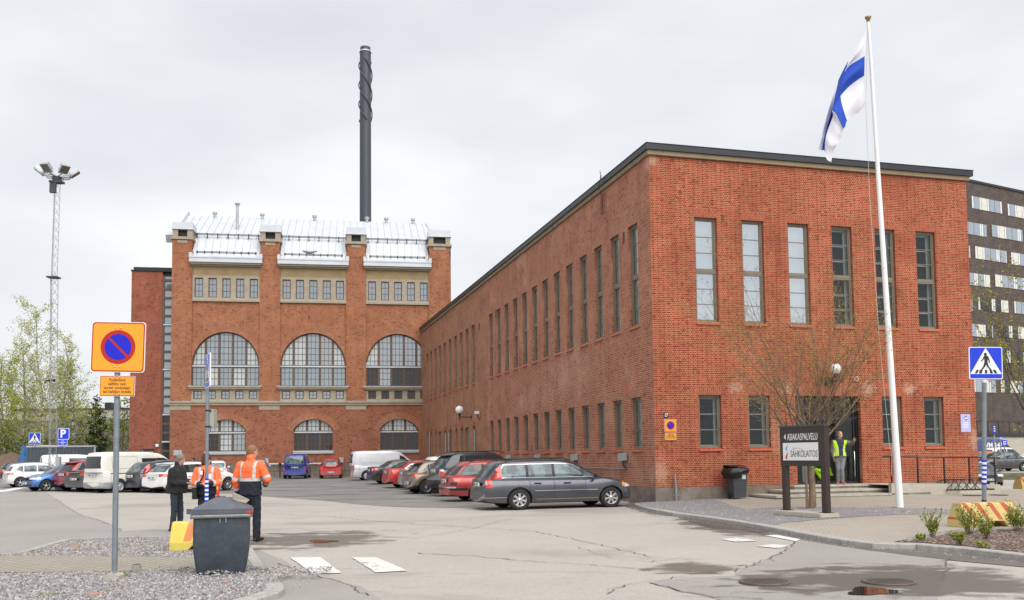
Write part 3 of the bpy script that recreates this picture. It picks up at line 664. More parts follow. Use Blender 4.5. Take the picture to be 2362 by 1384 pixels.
for i, c in enumerate(lowc):
    o = arched_window(c, LH, 2.2, LS, lowarch(c), 3, 0.48, [lt, lt, lt], lt3[i], 3.68, LS+LR)
    s = MB(); s.box(c-LH-0.06, c+LH+0.06, -0.14, 0.3, 2.10, 2.2); s.box(c-LH-0.06, c+LH+0.06, -0.12, 0.3, 1.98, 2.07); s.build('sill', M['tin'], o)
# ---------------- stair tower on the left of the power station
T = empty('stair_tower', Aw(-9.95, 0.7, 0), AA, 'slim dark red brick stair tower with a tall glazed slot beside the power station', 'tower')
w = MB(); w.box(0, 2.33, 0, 7, -0.2, 16.5); w.build('wall', [M['brickT']], T, uv=True)
w = MB(); w.box(2.33, 4.0, 0.3, 7, -0.2, 16.5); w.build('wall', [M['fascia']], T)
w = MB(); w.box(-0.06, 4.0, -0.08, 7.1, 16.52, 16.62); w.box(0.12, 4.0, 0.05, 7, 16.62, 16.86); w.cyl((1.5, 2, 16.8), (1.5, 2, 17.15), 0.2); w.box(1.22, 1.78, 1.7, 2.3, 17.1, 17.2); w.build('roof', M['black'], T)
w = MB(); w.box(2.34, 2.48, 0.0, 0.3, 0, 16.2); w.box(3.12, 3.24, 0.0, 0.3, 0, 16.2); z = 2.3; zc = []
while z < 16.2: w.box(2.45, 3.2, 0.02, 0.2, z-0.09, z+0.09); zc.append(z); z += 0.713
wt = w.build('window', M['frameA'], T)
w = MB()
for k in range(len(zc)): 
    zt = zc[k+1]-0.09 if k+1 < len(zc) else 16.15
    w.quad((2.48, 0.15, zc[k]+0.09), (3.14, 0.15, zc[k]+0.09), (3.14, 0.15, zt), (2.48, 0.15, zt), 0 if zc[k] > 4.7 else 1)
w.build('pane', [M['glassA_mid'], M['glassA_dark']], wt)
w = MB()
for k in (1, 4, 9, 14): 
    if k < len(zc): w.box(2.44, 3.2, -0.03, 0.02, zc[k]-0.05, zc[k]+0.05)
w.build('bar', M['tin'], wt)
w = MB(); w.box(2.48, 3.2, 0.05, 0.12, 0, 2.2); w.build('door', M['black'], T)
sg = empty('name_sign', Aw(-9.05, 0.64, 2.05), AA, 'black sign with blue flame mark and white letters on the tower wall above the cars', 'sign')
w = MB(); w.box(0, 1.0, -0.04, 0, 0, 0.42); w.build('panel', M['black'], sg)
text('SÄHKÖLAITOS', 0.2, 'lettering', M['white'], sg, (0.54, -0.045, 0.14), fitw=0.78)
w = MB(); w.add([(0.06, -0.045, 0.24), (0.13, -0.045, 0.38), (0.16, -0.045, 0.30), (0.10, -0.045, 0.20)], [(0, 1, 2, 3)]); w.build('emblem', plain('logo_blue', (0.05, 0.35, 0.8), 0.4), sg)
w = MB(); w.box(0, 0.22, -0.12, 0, 0, 0.22); w.box(0.02, 0.2, -0.14, -0.12, 0.02, 0.2)
w.build('wall_lamp', M['white'], None, Aw(-7.95, 0.66, 2.62), AA, label='square white lamp on the stair tower wall above the black sign', cat='lamp')
w = MB(); w.box(0, 0.62, -0.03, 0, 0, 0.42); w.box(0.02, 0.6, -0.035, -0.03, 0.02, 0.4)
w.build('wall_plaque', M['tin_grey'], None, Aw(-6.5, -0.02, 1.93), AA, label='blank grey metal plaque on the power station wall at its left corner', cat='plaque')
# ---------------- chimney
DC = 150.0; cb = P(843, 500, DC); ct = P(845.5, 110, DC); cr_ = 14/FPX*DC
K = empty('chimney', (cb.x, DC, 0), 0, 'tall slender dark grey steel chimney with spiral strakes near its top', 'chimney')
ht = ct.z; dx = ct.x-cb.x
w = MB(); w.cyl((0, 0, 0), (0, 0, ht-0.9), cr_, cr_*0.94, 32); w.cyl((0, 0, ht-0.9), (0, 0, ht-0.85), cr_*1.02, cr_*1.02, 32); w.build('stack', M['bluegray'], K)
w = MB(); w.cyl((0, 0, ht-0.85), (0, 0, ht), cr_*0.83, cr_*0.83, 32); w.build('liner', M['tin'], K)
w = MB(); w.cyl((0, 0, ht-0.5), (0, 0, ht-0.0), cr_*0.86, cr_*0.86, 32); w.build('rim', M['bluegray'], K)
for q in range(3):
    w = MB(); pts = []
    for k in range(49):
        a = 2*pi*k/48*1.05+q*2*pi/3+0.6; z = ht-2.2-k/48*10.5; pts.append((cr_*1.1*cos(a), cr_*1.1*sin(a), z))
    w.tube(pts, 0.10, 5); w.build('strake', M['bluegray'], K)
# ================================================================== GROUND AND SETTING
def asphalt(name, c, c2, fine=(0.8, 1.2), speck=0.25, rough=0.9, stain=None, bm=0.35):
    m, t, b = mk(name); co = objco(t)
    n1 = noise(t, co, 0.35, 5, 0.6); n2 = noise(t, co, 45, 3, 0.8); n3 = noise(t, co, 2.2, 5, 0.7)
    col = mixc(t, maprange(t, n1, 0.35, 0.65), c, c2)
    col = mixc(t, 1.0, col, mixc(t, maprange(t, n2, 0.3, 0.7), (fine[0],)*3, (fine[1],)*3), 'MULTIPLY')
    col = mixc(t, maprange(t, n3, 0.55, 0.8, 0, speck), col, tuple(x*0.6 for x in c))
    if stain:
        mp_ = t.nodes.new('ShaderNodeMapping'); t.links.new(co, mp_.inputs[0]); mp_.inputs['Scale'].default_value = stain[3]
        n4 = noise(t, mp_.outputs[0], stain[1], 6, 0.65, 0.6); col = mixc(t, maprange(t, n4, stain[2], stain[2]+0.07, 0, 0.75), col, stain[0])
    t.links.new(col, b.inputs['Base Color']); b.inputs['Roughness'].default_value = rough; b.inputs['Specular IOR Level'].default_value = 0.3
    bump(t, b, n2, bm, 0.01)
    return m
M['asph'] = asphalt('asphalt_light', (0.378, 0.348, 0.312), (0.412, 0.382, 0.345), fine=(0.74, 1.26), speck=0.16, stain=((0.29, 0.26, 0.225), 0.22, 0.55, (0.5, 1.3, 1)))
M['asph_old'] = asphalt('asphalt_parking', (0.185, 0.178, 0.168), (0.25, 0.238, 0.222), speck=0.4, stain=((0.095, 0.09, 0.086), 0.45, 0.56, (0.6, 1.6, 1)))
M['asph_grey'] = asphalt('asphalt_grey', (0.292, 0.274, 0.256), (0.325, 0.306, 0.286), speck=0.15)
M['asph_dark'] = asphalt('asphalt_dark', (0.11, 0.098, 0.087), (0.16, 0.145, 0.13), speck=0.4)
def pavers(name, c1, c2, mortar, w, h, ms=0.008, rot=0.0):
    m, t, b = mk(name); co = objco(t)
    mp_ = t.nodes.new('ShaderNodeMapping'); t.links.new(co, mp_.inputs[0]); mp_.inputs['Rotation'].default_value = (0, 0, rot)
    br = t.nodes.new('ShaderNodeTexBrick'); t.links.new(mp_.outputs[0], br.inputs[0]); br.squash = 1.0; br.offset = 0.5
    for k, v in (('Scale', 1.0), ('Mortar Size', ms), ('Mortar Smooth', 0.3), ('Bias', 0.0), ('Brick Width', w), ('Row Height', h)): br.inputs[k].default_value = v
    br.inputs['Color1'].default_value = (*c1, 1); br.inputs['Color2'].default_value = (*c2, 1); br.inputs['Mortar'].default_value = (*mortar, 1)
    n = noise(t, co, 0.9, 5, 0.65); col = mixc(t, maprange(t, n, 0.5, 0.75, 0, 0.45), br.outputs[0], tuple(x*0.62 for x in c1))
    n2 = noise(t, co, 60, 2); col = mixc(t, 1.0, col, mixc(t, n2, (0.85,)*3, (1.15,)*3), 'MULTIPLY')
    t.links.new(col, b.inputs['Base Color']); b.inputs['Roughness'].default_value = 0.9; bump(t, b, br.outputs['Fac'], -0.4, 0.008)
    return m
M['pavers'] = pavers('pavers_plaza', (0.385, 0.34, 0.285), (0.35, 0.305, 0.255), (0.23, 0.20, 0.17), 0.2, 0.1, rot=0.268)
M['path'] = pavers('pavers_path', (0.35, 0.315, 0.255), (0.315, 0.28, 0.228), (0.13, 0.115, 0.09), 0.21, 0.14, 0.011, rot=pi/2+0.05)
def gravelmat(name, cols, sc=55, bm=1.0):
    m, t, b = mk(name); co = objco(t)
    v = t.nodes.new('ShaderNodeTexVoronoi'); v.inputs['Scale'].default_value = sc; t.links.new(co, v.inputs['Vector'])
    r = ramp(t, [(i/(len(cols)-1), c) for i, c in enumerate(cols)])
    sp = t.nodes.new('ShaderNodeSeparateColor'); t.links.new(v.outputs['Color'], sp.inputs[0]); t.links.new(sp.outputs[0], r.inputs[0])
    n = noise(t, co, 1.2, 4); col = mixc(t, maprange(t, n, 0.4, 0.7, 0, 0.35), r.outputs[0], (0.2, 0.17, 0.13))
    t.links.new(col, b.inputs['Base Color']); b.inputs['Roughness'].default_value = 0.95; bump(t, b, v.outputs['Distance'], bm, 0.02)
    return m
M['gravel'] = gravelmat('gravel_grey', [(0.12, 0.115, 0.115), (0.28, 0.27, 0.27), (0.40, 0.385, 0.375), (0.21, 0.2, 0.2), (0.34, 0.33, 0.33)], 42)
M['gravel_blue'] = gravelmat('gravel_blue', [(0.15, 0.15, 0.16), (0.24, 0.235, 0.245), (0.33, 0.32, 0.325), (0.2, 0.195, 0.2)], 38)
M['mulch'] = gravelmat('mulch', [(0.05, 0.03, 0.022), (0.13, 0.085, 0.065), (0.24, 0.17, 0.14), (0.09, 0.055, 0.042)], 45)
M['grass'] = gravelmat('rough_grass', [(0.045, 0.052, 0.018), (0.075, 0.07, 0.03), (0.06, 0.075, 0.02), (0.09, 0.075, 0.04)], 3.0, 0.6)
M['paint'] = plain('road_paint', (0.66, 0.65, 0.61), 0.8, var=0.08, vs=5, dirt=((0.38, 0.36, 0.32), 0.5))
def wornpaint():
    m, t, b = mk('road_paint_worn'); co = objco(t); b.inputs['Base Color'].default_value = (0.62, 0.61, 0.57, 1); b.inputs['Roughness'].default_value = 0.8
    n = noise(t, co, 3.2, 6, 0.75); tr = t.nodes.new('ShaderNodeBsdfTransparent'); ms = t.nodes.new('ShaderNodeMixShader')
    t.links.new(maprange(t, n, 0.58, 0.64), ms.inputs[0]); t.links.new(b.outputs[0], ms.inputs[1]); t.links.new(tr.outputs[0], ms.inputs[2]); t.links.new(ms.outputs[0], t.nodes['Material Output'].inputs[0])
    return m
M['paint_worn'] = wornpaint()
def stainmat(name, c, rough, thr=0.42, sc=1.3):
    m, t, b = mk(name); co = objco(t); b.inputs['Base Color'].default_value = (*c, 1); b.inputs['Roughness'].default_value = rough
    g = t.nodes.new('ShaderNodeTexCoord').outputs['Generated']
    mp_ = t.nodes.new('ShaderNodeMapping'); t.links.new(g, mp_.inputs[0]); mp_.inputs['Location'].default_value = (-1, -1, 0); mp_.inputs['Scale'].default_value = (2, 2, 0)
    gr = t.nodes.new('ShaderNodeTexGradient'); gr.gradient_type = 'SPHERICAL'; t.links.new(mp_.outputs[0], gr.inputs[0])
    mp2 = t.nodes.new('ShaderNodeMapping'); t.links.new(co, mp2.inputs[0]); mp2.inputs['Scale'].default_value = (1, 1.8, 1)
    n = noise(t, mp2.outputs[0], sc, 6, 0.6, 0.4)
    ad = t.nodes.new('ShaderNodeMath'); ad.operation = 'MULTIPLY_ADD'; t.links.new(gr.outputs[1], ad.inputs[0]); ad.inputs[1].default_value = 0.55; t.links.new(n, ad.inputs[2])
    f = maprange(t, ad.outputs[0], thr+0.22, thr+0.34, 0, 0.62)
    bump(t, b, noise(t, co, 45, 3), 0.2)
    tr = t.nodes.new('ShaderNodeBsdfTransparent'); ms = t.nodes.new('ShaderNodeMixShader'); t.links.new(f, ms.inputs[0]); t.links.new(tr.outputs[0], ms.inputs[1]); t.links.new(b.outputs[0], ms.inputs[2]); t.links.new(ms.outputs[0], t.nodes['Material Output'].inputs[0])
    return m
M['stain'] = stainmat('damp_stain', (0.155, 0.125, 0.10), 0.55, 0.52)
M['stain_grey'] = stainmat('damp_stain_grey', (0.125, 0.11, 0.095), 0.5, 0.49)
def xs_of(lo, hi, cuts): return sorted({lo, hi, *[c for c in cuts if lo < c < hi]})
YC = [35+1.0*k for k in range(18)]+[48+2*k for k in range(13)]; XC = [16+1.0*k for k in range(12)]
gx = xs_of(-500, 500, [-200, -100, -60, -40, -20, 0, 10]+XC+[40, 60, 100, 200]); gy = xs_of(-60, 1200, [0, 10, 20, 30]+YC+[80, 100, 150, 300, 600])
w = MB(); nx = len(gx)
w.add([(x, y, H(x, y)) for y in gy for x in gx], [(j*nx+i, j*nx+i+1, (j+1)*nx+i+1, (j+1)*nx+i) for j in range(len(gy)-1) for i in range(nx-1)], 0, True)
w.build('ground', M['asph'], kind='structure')
def PZ(X, Y):   # pavement in front of the office rises gently towards its right end
    d = Matrix.Rotation(-0.26843, 3, 'Z') @ (Vector((X, Y, 0))-Vector((4.756, 30.607, 0)))
    hh = max(0.0, min(0.14, 0.028*d.x))*(1-0.6*sstep((d.x-11)/6)); return hh*max(0.0, min(1.0, 1+d.y/8.0))
def sheet(name, pts, dz, mat, hf=H, uv=False, **kw):
    bm = bmesh.new(); vs = [bm.verts.new((p[0], p[1], 0)) for p in pts]; bm.faces.new(vs)
    ys = [p[1] for p in pts]; xs = [p[0] for p in pts]
    cy = [c for c in (YC if hf is H else [20+k for k in range(20)]) if min(ys) < c < max(ys)]; cx = [c for c in (XC if hf is H else [4+1.5*k for k in range(14)]) if min(xs) < c < max(xs)]
    for c in cy: bmesh.ops.bisect_plane(bm, geom=bm.verts[:]+bm.edges[:]+bm.faces[:], plane_co=(0, c, 0), plane_no=(0, 1, 0))
    for c in cx: bmesh.ops.bisect_plane(bm, geom=bm.verts[:]+bm.edges[:]+bm.faces[:], plane_co=(c, 0, 0), plane_no=(1, 0, 0))
    bmesh.ops.triangulate(bm, faces=[f for f in bm.faces if len(f.verts) > 4])
    for v in bm.verts: v.co.z = hf(v.co.x, v.co.y)+dz
    bmesh.ops.recalc_face_normals(bm, faces=bm.faces)
    for f in bm.faces:
        if f.normal.z < 0: f.normal_flip()
    me = bpy.data.meshes.new(name); bm.to_mesh(me); bm.free(); me.materials.append(mat)
    return link(me, name, kind='structure', **kw)
def jag(pts, amp, n, seed=1):
    r = random.Random(seed); out = []
    for i in range(len(pts)):
        a = pts[i]; b = pts[(i+1) % len(pts)]; L = hypot(b[0]-a[0], b[1]-a[1])
        k = max(1, int(L*n))
        for q in range(k):
            f = q/k; out.append((a[0]+(b[0]-a[0])*f+(r.uniform(-amp, amp) if q else 0), a[1]+(b[1]-a[1])*f+(r.uniform(-amp, amp) if q else 0)))
    return out
def GP(pts, z=ROAD): return [(G(x, y, z).x, G(x, y, z).y) for x, y in pts]
park = GP([(1462, 1166), (1420, 1170), (1300, 1170), (1200, 1171.5), (1095, 1171), (1027, 1171.5), (960, 1171), (886, 1168), (810, 1162), (750, 1155), (660, 1149), (594, 1144), (540, 1139)])
park += [(-26, 50), (-60, 62), (-60, 73.5), (-7, 74.5)]+[(4.2, 31.2)]
sheet('parking_lot', jag(park, 0.05, 1.2, 4), 0.006, M['asph_old'])
left = GP([(100, 1133), (118, 1142), (130, 1152), (155, 1170), (180, 1185), (215, 1197), (230, 1199), (250, 1208), (280, 1225), (310, 1224), (350, 1221), (390, 1222), (450, 1224), (520, 1228), (520, 1242), (300, 1246), (0, 1290), (-300, 1330), (-700, 1290), (-600, 1150), (-200, 1122), (0, 1126)])
sheet('side_road', jag(left, 0.03, 1.5, 5), 0.004, M['asph_grey'])
sheet('road_patch', jag(GP([(1844, 1244), (1825, 1262), (1795, 1280), (1750, 1298), (1712, 1314), (1696, 1322), (1698, 1328), (1600, 1333), (1510, 1342), (1498, 1345), (1560, 1362), (1630, 1376), (1690, 1392), (1800, 1440), (2150, 1440), (2172, 1340), (2188, 1288), (1950, 1258)]), 0.012, 5, 6), 0.005, M['asph_grey'])
sheet('kerbside_asphalt', jag(GP([(1440, 1168), (1500, 1186), (1560, 1192), (1600, 1207), (1640, 1219), (1700, 1222), (1760, 1233), (1844, 1245), (2000, 1270), (2200, 1294), (2362, 1309), (2700, 1340), (2700, 1300), (2362, 1275), (2113, 1250), (1800, 1205), (1462, 1150)]), 0.03, 2.5, 8), 0.009, M['asph_dark'])
sheet('kerbside_asphalt', jag(GP([(575, 1262), (600, 1270), (650, 1290), (700, 1322), (760, 1336), (830, 1352), (880, 1384), (930, 1440), (560, 1440), (600, 1384), (600, 1300)]), 0.03, 2.5, 9), 0.004, M['asph_grey'])
# pedestrian crossing stripes
for k, (q, mt) in enumerate([([(668.6, 1287), (739, 1287), (788.6, 1323.5), (722, 1325)], 'paint'), ([(810.7, 1287), (868, 1287), (940, 1318), (866.7, 1322.4)], 'paint_worn'),
    ([(1660.6, 1245), (1708, 1241.6), (1745, 1249), (1697, 1251)], 'paint_worn'), ([(1764, 1236), (1792, 1235), (1846.7, 1245.3), (1836, 1250)], 'paint'), ([(1745, 1261), (1781, 1257), (1820, 1259), (1799, 1267)], 'paint_worn')]):
    sheet('road_marking', jag(GP(q), 0.008, 8, 20+k), 0.013, M[mt])
sheet('road_marking', jag(GP([(-60, 1131), (10, 1131), (60, 1123), (75, 1124), (20, 1134), (-60, 1139)]), 0.02, 2, 31), 0.013, M['paint'])
# damp stains, puddles, cracks
def stain_q(q, mt, dz): sheet('damp_patch', GP(q), dz, M[mt])
stain_q([(520, 1215), (1010, 1225), (1020, 1285), (500, 1275)], 'stain', 0.010)
stain_q([(1470, 1285), (1730, 1287), (1745, 1340), (1440, 1335)], 'stain', 0.011)
stain_q([(1600, 1288), (2500, 1290), (2560, 1420), (1500, 1410)], 'stain_grey', 0.012)
stain_q([(1550, 1180), (1950, 1230), (1900, 1262), (1500, 1215)], 'stain_grey', 0.0115)
mwat = glassmat('puddle_water', (0.05, 0.04, 0.03), 0.15, 0.015)
def puddle(cx, cy, rx, ry, seed):
    r = random.Random(seed); pts = []
    for k in range(26):
        a = 2*pi*k/26; f = 1+0.22*sin(3*a+seed)+r.uniform(-0.08, 0.08); pts.append((cx+rx*f*cos(a), cy+ry*f*sin(a)))
    sheet('puddle', GP(pts), 0.015, mwat)
puddle(2012, 1366, 58, 9, 1); puddle(744, 1250, 30, 3.2, 2)
mcrack = plain('crack_dark', (0.10, 0.085, 0.07), 0.9)
def crack(pts, wd, seed, branch=0):
    r = random.Random(seed); g = [G(x, y) for x, y in pts]; fine = []
    for a, b in zip(g[:-1], g[1:]):
        k = max(2, int((b-a).length/0.14))
        for q in range(k): fine.append(a+(b-a)*(q/k)+Vector((r.uniform(-0.04, 0.04), r.uniform(-0.06, 0.06), 0)))
    fine.append(g[-1]); w = MB()
    for a, b in zip(fine[:-1], fine[1:]):
        d = (b-a); n_ = Vector((-d.y, d.x, 0)).normalized()*wd*r.uniform(0.3, 1.0); z = Vector((0, 0, 0.0125))
        w.quad(a-n_+z, b-n_+z, b+n_+z, a+n_+z)
        if branch and r.random() < branch:
            e = a+Vector((r.uniform(-0.4, 0.4), r.uniform(-0.5, 0.5), 0)); w.quad(a-n_*0.6+z, e-n_*0.5+z, e+n_*0.5+z, a+n_*0.6+z)
    w.build('crack', mcrack, kind='structure', fix=False)
crack([(610, 1184), (760, 1192), (900, 1206), (1020, 1213), (1090, 1217), (1230, 1226), (1350, 1250), (1420, 1266), (1500, 1285)], 0.012, 1, 0.05)
crack([(960, 1277), (1100, 1284), (1240, 1297), (1360, 1304), (1500, 1316)], 0.014, 2, 0.15)
crack([(950, 1243), (1040, 1228), (1090, 1220), (1130, 1208), (1180, 1197)], 0.008, 3, 0.1)
crack([(1500, 1344), (1560, 1362), (1640, 1378), (1760, 1383)], 0.012, 4, 0.1); crack([(1400, 1372), (1440, 1350), (1500, 1343), (1560, 1333), (1620, 1331)], 0.010, 5, 0.2)
crack([(1844, 1245), (1800, 1278), (1748, 1298), (1696, 1320)], 0.014, 6, 0.05); crack([(2188, 1288), (2182, 1315), (2172, 1340)], 0.012, 7, 0.05)
crack([(130, 1152), (180, 1186), (250, 1208), (280, 1225)], 0.01, 8, 0.0); crack([(640, 1300), (720, 1326), (800, 1347), (850, 1375)], 0.012, 9, 0.05)
crack([(280, 1198), (330, 1199), (420, 1207)], 0.008, 11, 0); crack([(1330, 1262), (1420, 1290), (1500, 1296), (1560, 1290)], 0.007, 12, 0.5)
for i, (px, py, r_) in enumerate([(1764, 1346, 0.33), (2050, 1346, 0.33)]):
    g = G(px, py); w = MB(); w.cyl((0, 0, 0), (0, 0, 0.02), r_, n=32); w.lathe([(r_*0.86, 0.021), (r_*0.86, 0.028), (r_*0.99, 0.028), (r_*0.99, 0.0)], 32)
    for a in range(-5, 6):
        for b_ in range(-5, 6):
            if hypot(a, b_) < 5.2: w.box(a*0.05-0.014, a*0.05+0.014, b_*0.05-0.018, b_*0.05+0.018, 0.02, 0.027)
    w.build('manhole_cover', plain('cast_iron', (0.13, 0.105, 0.09), 0.6, 0.3, var=0.2) if i == 0 else bpy.data.materials['cast_iron'], None, g+Vector((0, 0, 0.008)), 0.2, label=['round iron manhole cover on the asphalt left of the puddle', 'round iron manhole cover on the asphalt just behind the puddle'][i], cat='manhole cover', group='manhole covers in the wet asphalt')
for k, (px, py) in enumerate([(2243, 1144), (2303, 1143)]):
    w = MB(); w.cyl((0, 0, 0), (0, 0, 0.012), 0.3, n=24); g = G(px, py, 0.08)
    w.build('manhole_cover', bpy.data.materials['cast_iron'], None, Vector((g.x, g.y, PZ(g.x, g.y)+0.006)), label=['flat iron cover in the paving behind the crossing sign pole, left of the pole', 'flat iron cover in the paving right of the crossing sign pole'][k], cat='manhole cover', group='flat covers in the plaza paving')
# ---- kerbs
def kerb(name, pts, wd, z0, z1, side=1, stones=True, **kw):
    # pts: world xy of the outer edge; wd to the left (side=1) of the walking direction
    w = MB(); n = len(pts); P_ = [Vector((p[0], p[1], 0)) for p in pts]; nr = []
    for i in range(n):
        d = (P_[min(i+1, n-1)]-P_[max(i-1, 0)]).normalized(); nr.append(Vector((-d.y, d.x, 0))*side)
    L = 0
    for i in range(n-1):
        seg = (P_[i+1]-P_[i]).length; k = max(1, int(seg/0.9))
        for q in range(k):
            a = P_[i].lerp(P_[i+1], q/k); b = P_[i].lerp(P_[i+1], (q+1)/k); na = nr[i].lerp(nr[i+1], q/k); nb = nr[i].lerp(nr[i+1], (q+1)/k)
            g = 0.006/(b-a).length; a2 = a.lerp(b, g); b2 = a.lerp(b, 1-g)
            c = b2+nb*wd; d = a2+na*wd; e = 0.015
            ai = a2+na*e; bi = b2+nb*e
            vs = [a2+Vector((0,0,z0)), b2+Vector((0,0,z0)), b2+Vector((0,0,z1-e)), a2+Vector((0,0,z1-e)), ai+Vector((0,0,z1)), bi+Vector((0,0,z1)), c+Vector((0,0,z1)), d+Vector((0,0,z1)), c+Vector((0,0,z0)), d+Vector((0,0,z0))]
            w.add(vs, [(0,1,2,3), (3,2,5,4), (4,5,6,7), (7,6,8,9), (0,3,4,7,9), (1,8,6,5,2)])
    return w.build(name, M['granite'], kind='structure', **kw)
kpx = [(1462, 1162), (1500, 1173), (1555, 1183), (1609, 1189.5), (1664, 1197), (1719, 1205), (1781, 1216), (1828, 1225), (1883, 1235), (1938, 1244), (2011, 1253), (2113, 1255.5), (2230, 1265), (2362, 1280), (2600, 1305)]
kp = GP(kpx, 0.0); kerb('kerb', kp, 0.27, -0.3, 0.003)
inner = []
for i, p in enumerate(kp):
    a = Vector((*kp[max(i-1, 0)], 0)); b = Vector((*kp[min(i+1, len(kp)-1)], 0)); d = (b-a).normalized(); inner.append((p[0]-d.y*0.27, p[1]+d.x*0.27))
pav = inner+[(16, 15), (30, 20), (30, 33.5), (24, 35.2), (17.2, 35.6), (17.0, 33.9), (4.8, 30.6)]
sheet('pavement', pav, 0.0, M['pavers'], PZ)
gpx = GP([(1464, 1160), (1512, 1157), (1560, 1154), (1640, 1151), (1680, 1166), (1720, 1174), (1800, 1171), (1900, 1171), (2000, 1173), (2100, 1173), (2200, 1176), (2190, 1185), (2080, 1186), (1980, 1191), (1900, 1197), (1850, 1202), (1800, 1205), (1785, 1211), (1719, 1200), (1609, 1185.5), (1500, 1169.5)], 0.01)
sheet('gravel_strip', jag(gpx, 0.06, 2.5, 13), 0.007, M['gravel_blue'], PZ)
# mulch bed
mb_ = GP([(2062, 1251), (2105, 1241), (2170, 1229), (2220, 1221), (2362, 1213), (2560, 1215), (2620, 1300), (2362, 1275.5), (2230, 1260.8), (2113, 1251.6)], 0.0)
sheet('flower_bed', mb_, 0.012, M['mulch'], lambda X, Y: 0.0)
kerb('bed_edging', GP([(2085, 1243), (2110, 1239), (2170, 1228), (2220, 1220), (2362, 1212), (2560, 1214)], 0.05), 0.07, -0.1, 0.045, side=-1)
rr = random.Random(5); w = MB(); cx = [p[0] for p in mb_]; 
from mathutils.geometry import intersect_point_line
def inpoly(x, y, poly):
    c = False; j = len(poly)-1
    for i in range(len(poly)):
        if (poly[i][1] > y) != (poly[j][1] > y) and x < (poly[j][0]-poly[i][0])*(y-poly[i][1])/(poly[j][1]-poly[i][1])+poly[i][0]: c = not c
        j = i
    return c
def scatter(poly, n, zf, smin, smax, nm, seed, flat=0.5):
    r = random.Random(seed); w = MB(); x0 = min(p[0] for p in poly); x1 = max(p[0] for p in poly); y0 = min(p[1] for p in poly); y1 = max(p[1] for p in poly); c = 0
    while c < n:
        x = r.uniform(x0, x1); y = r.uniform(y0, y1); c += 1
        if not inpoly(x, y, poly): continue
        s = r.uniform(smin, smax)**1.0; z = zf(x, y); a = r.uniform(0, pi); ca, sa = cos(a), sin(a); ex = r.uniform(0.6, 1.6)
        pts = [(ex*s, 0, 0), (-ex*s*r.uniform(0.7, 1.1), 0, 0), (0, s, 0), (0, -s*r.uniform(0.7, 1.1), 0)]
        tp = (r.uniform(-0.3, 0.3)*s, r.uniform(-0.3, 0.3)*s, s*flat*r.uniform(0.5, 1.4))
        V = [(x+ca*p[0]-sa*p[1], y+sa*p[0]+ca*p[1], z-0.004) for p in pts]+[(x+tp[0], y+tp[1], z+tp[2])]
        w.add(V, [(0, 2, 4), (2, 1, 4), (1, 3, 4), (3, 0, 4)], r.randrange(nm))
    return w
chipm = [plain('bark_%d' % i, c, 0.9) for i, c in enumerate([(0.24, 0.17, 0.14), (0.12, 0.075, 0.055), (0.33, 0.25, 0.21), (0.06, 0.035, 0.025)])]
w = scatter(mb_, 5200, lambda x, y: 0.014, 0.012, 0.04, 4, 3, 0.35); w.build('bark_chips', chipm, fix=False, label='brown bark chips covering the planted bed', cat='mulch', kind='stuff')
# ---- left island
IZ = -0.03
isl_px = [(-500, 1300), (0, 1279), (30, 1276), (60, 1269), (100, 1257), (150, 1244), (220, 1240.5), (300, 1238.5), (390, 1237), (450, 1236.5), (520, 1238), (560, 1245), (577, 1256), (595, 1283), (613, 1308), (634, 1330), (652, 1345), (657, 1357), (645, 1367), (605, 1380), (560, 1391), (450, 1420), (-600, 1700)]
isl = GP(isl_px, IZ); sheet('gravel_island', isl, 0.0, M['gravel'], lambda X, Y: IZ)
kerb('kerb', isl[:-1][::-1][3:9] and [isl[i] for i in range(0, 15)], 0.18, -0.3, IZ+0.012, side=-1)
kerb('kerb', [isl[i] for i in range(16, 22)], 0.22, -0.3, IZ+0.014, side=-1)
pth = GP([(-600, 1277), (0, 1282.5), (450, 1286), (590, 1288), (606, 1305), (520, 1309), (445, 1314), (300, 1318), (0, 1321), (-600, 1328)], IZ)
sheet('brick_path', pth, 0.006, M['path'], lambda X, Y: IZ)
gm = [plain('stone_%d' % i, c, 0.9, var=0.15) for i, c in enumerate([(0.34, 0.33, 0.33), (0.20, 0.195, 0.20), (0.44, 0.42, 0.41), (0.12, 0.115, 0.12), (0.29, 0.24, 0.21)])]
g1 = GP([(-60, 1318), (0, 1321), (300, 1318), (445, 1314), (606, 1307), (634, 1330), (652, 1348), (640, 1362), (560, 1384), (300, 1430), (-100, 1430)], IZ)
g2 = GP([(40, 1274), (100, 1262), (150, 1248), (300, 1242), (440, 1240), (560, 1250), (575, 1284), (450, 1285), (0, 1281)], IZ)
w = scatter(g1, 15000, lambda x, y: IZ, 0.010, 0.028, 5, 7, 0.7)
w2 = scatter(g2, 7000, lambda x, y: IZ, 0.010, 0.030, 5, 8, 0.7); w.add(w2.v, w2.f, 0); w.m[-len(w2.f):] = w2.m
g3 = GP([(590, 1300), (640, 1310), (690, 1325), (715, 1345), (680, 1362), (655, 1350), (620, 1320)], ROAD)
w3 = scatter(g3, 1300, lambda x, y: ROAD, 0.008, 0.022, 5, 9, 0.6); w.add(w3.v, w3.f, 0); w.m[-len(w3.f):] = w3.m
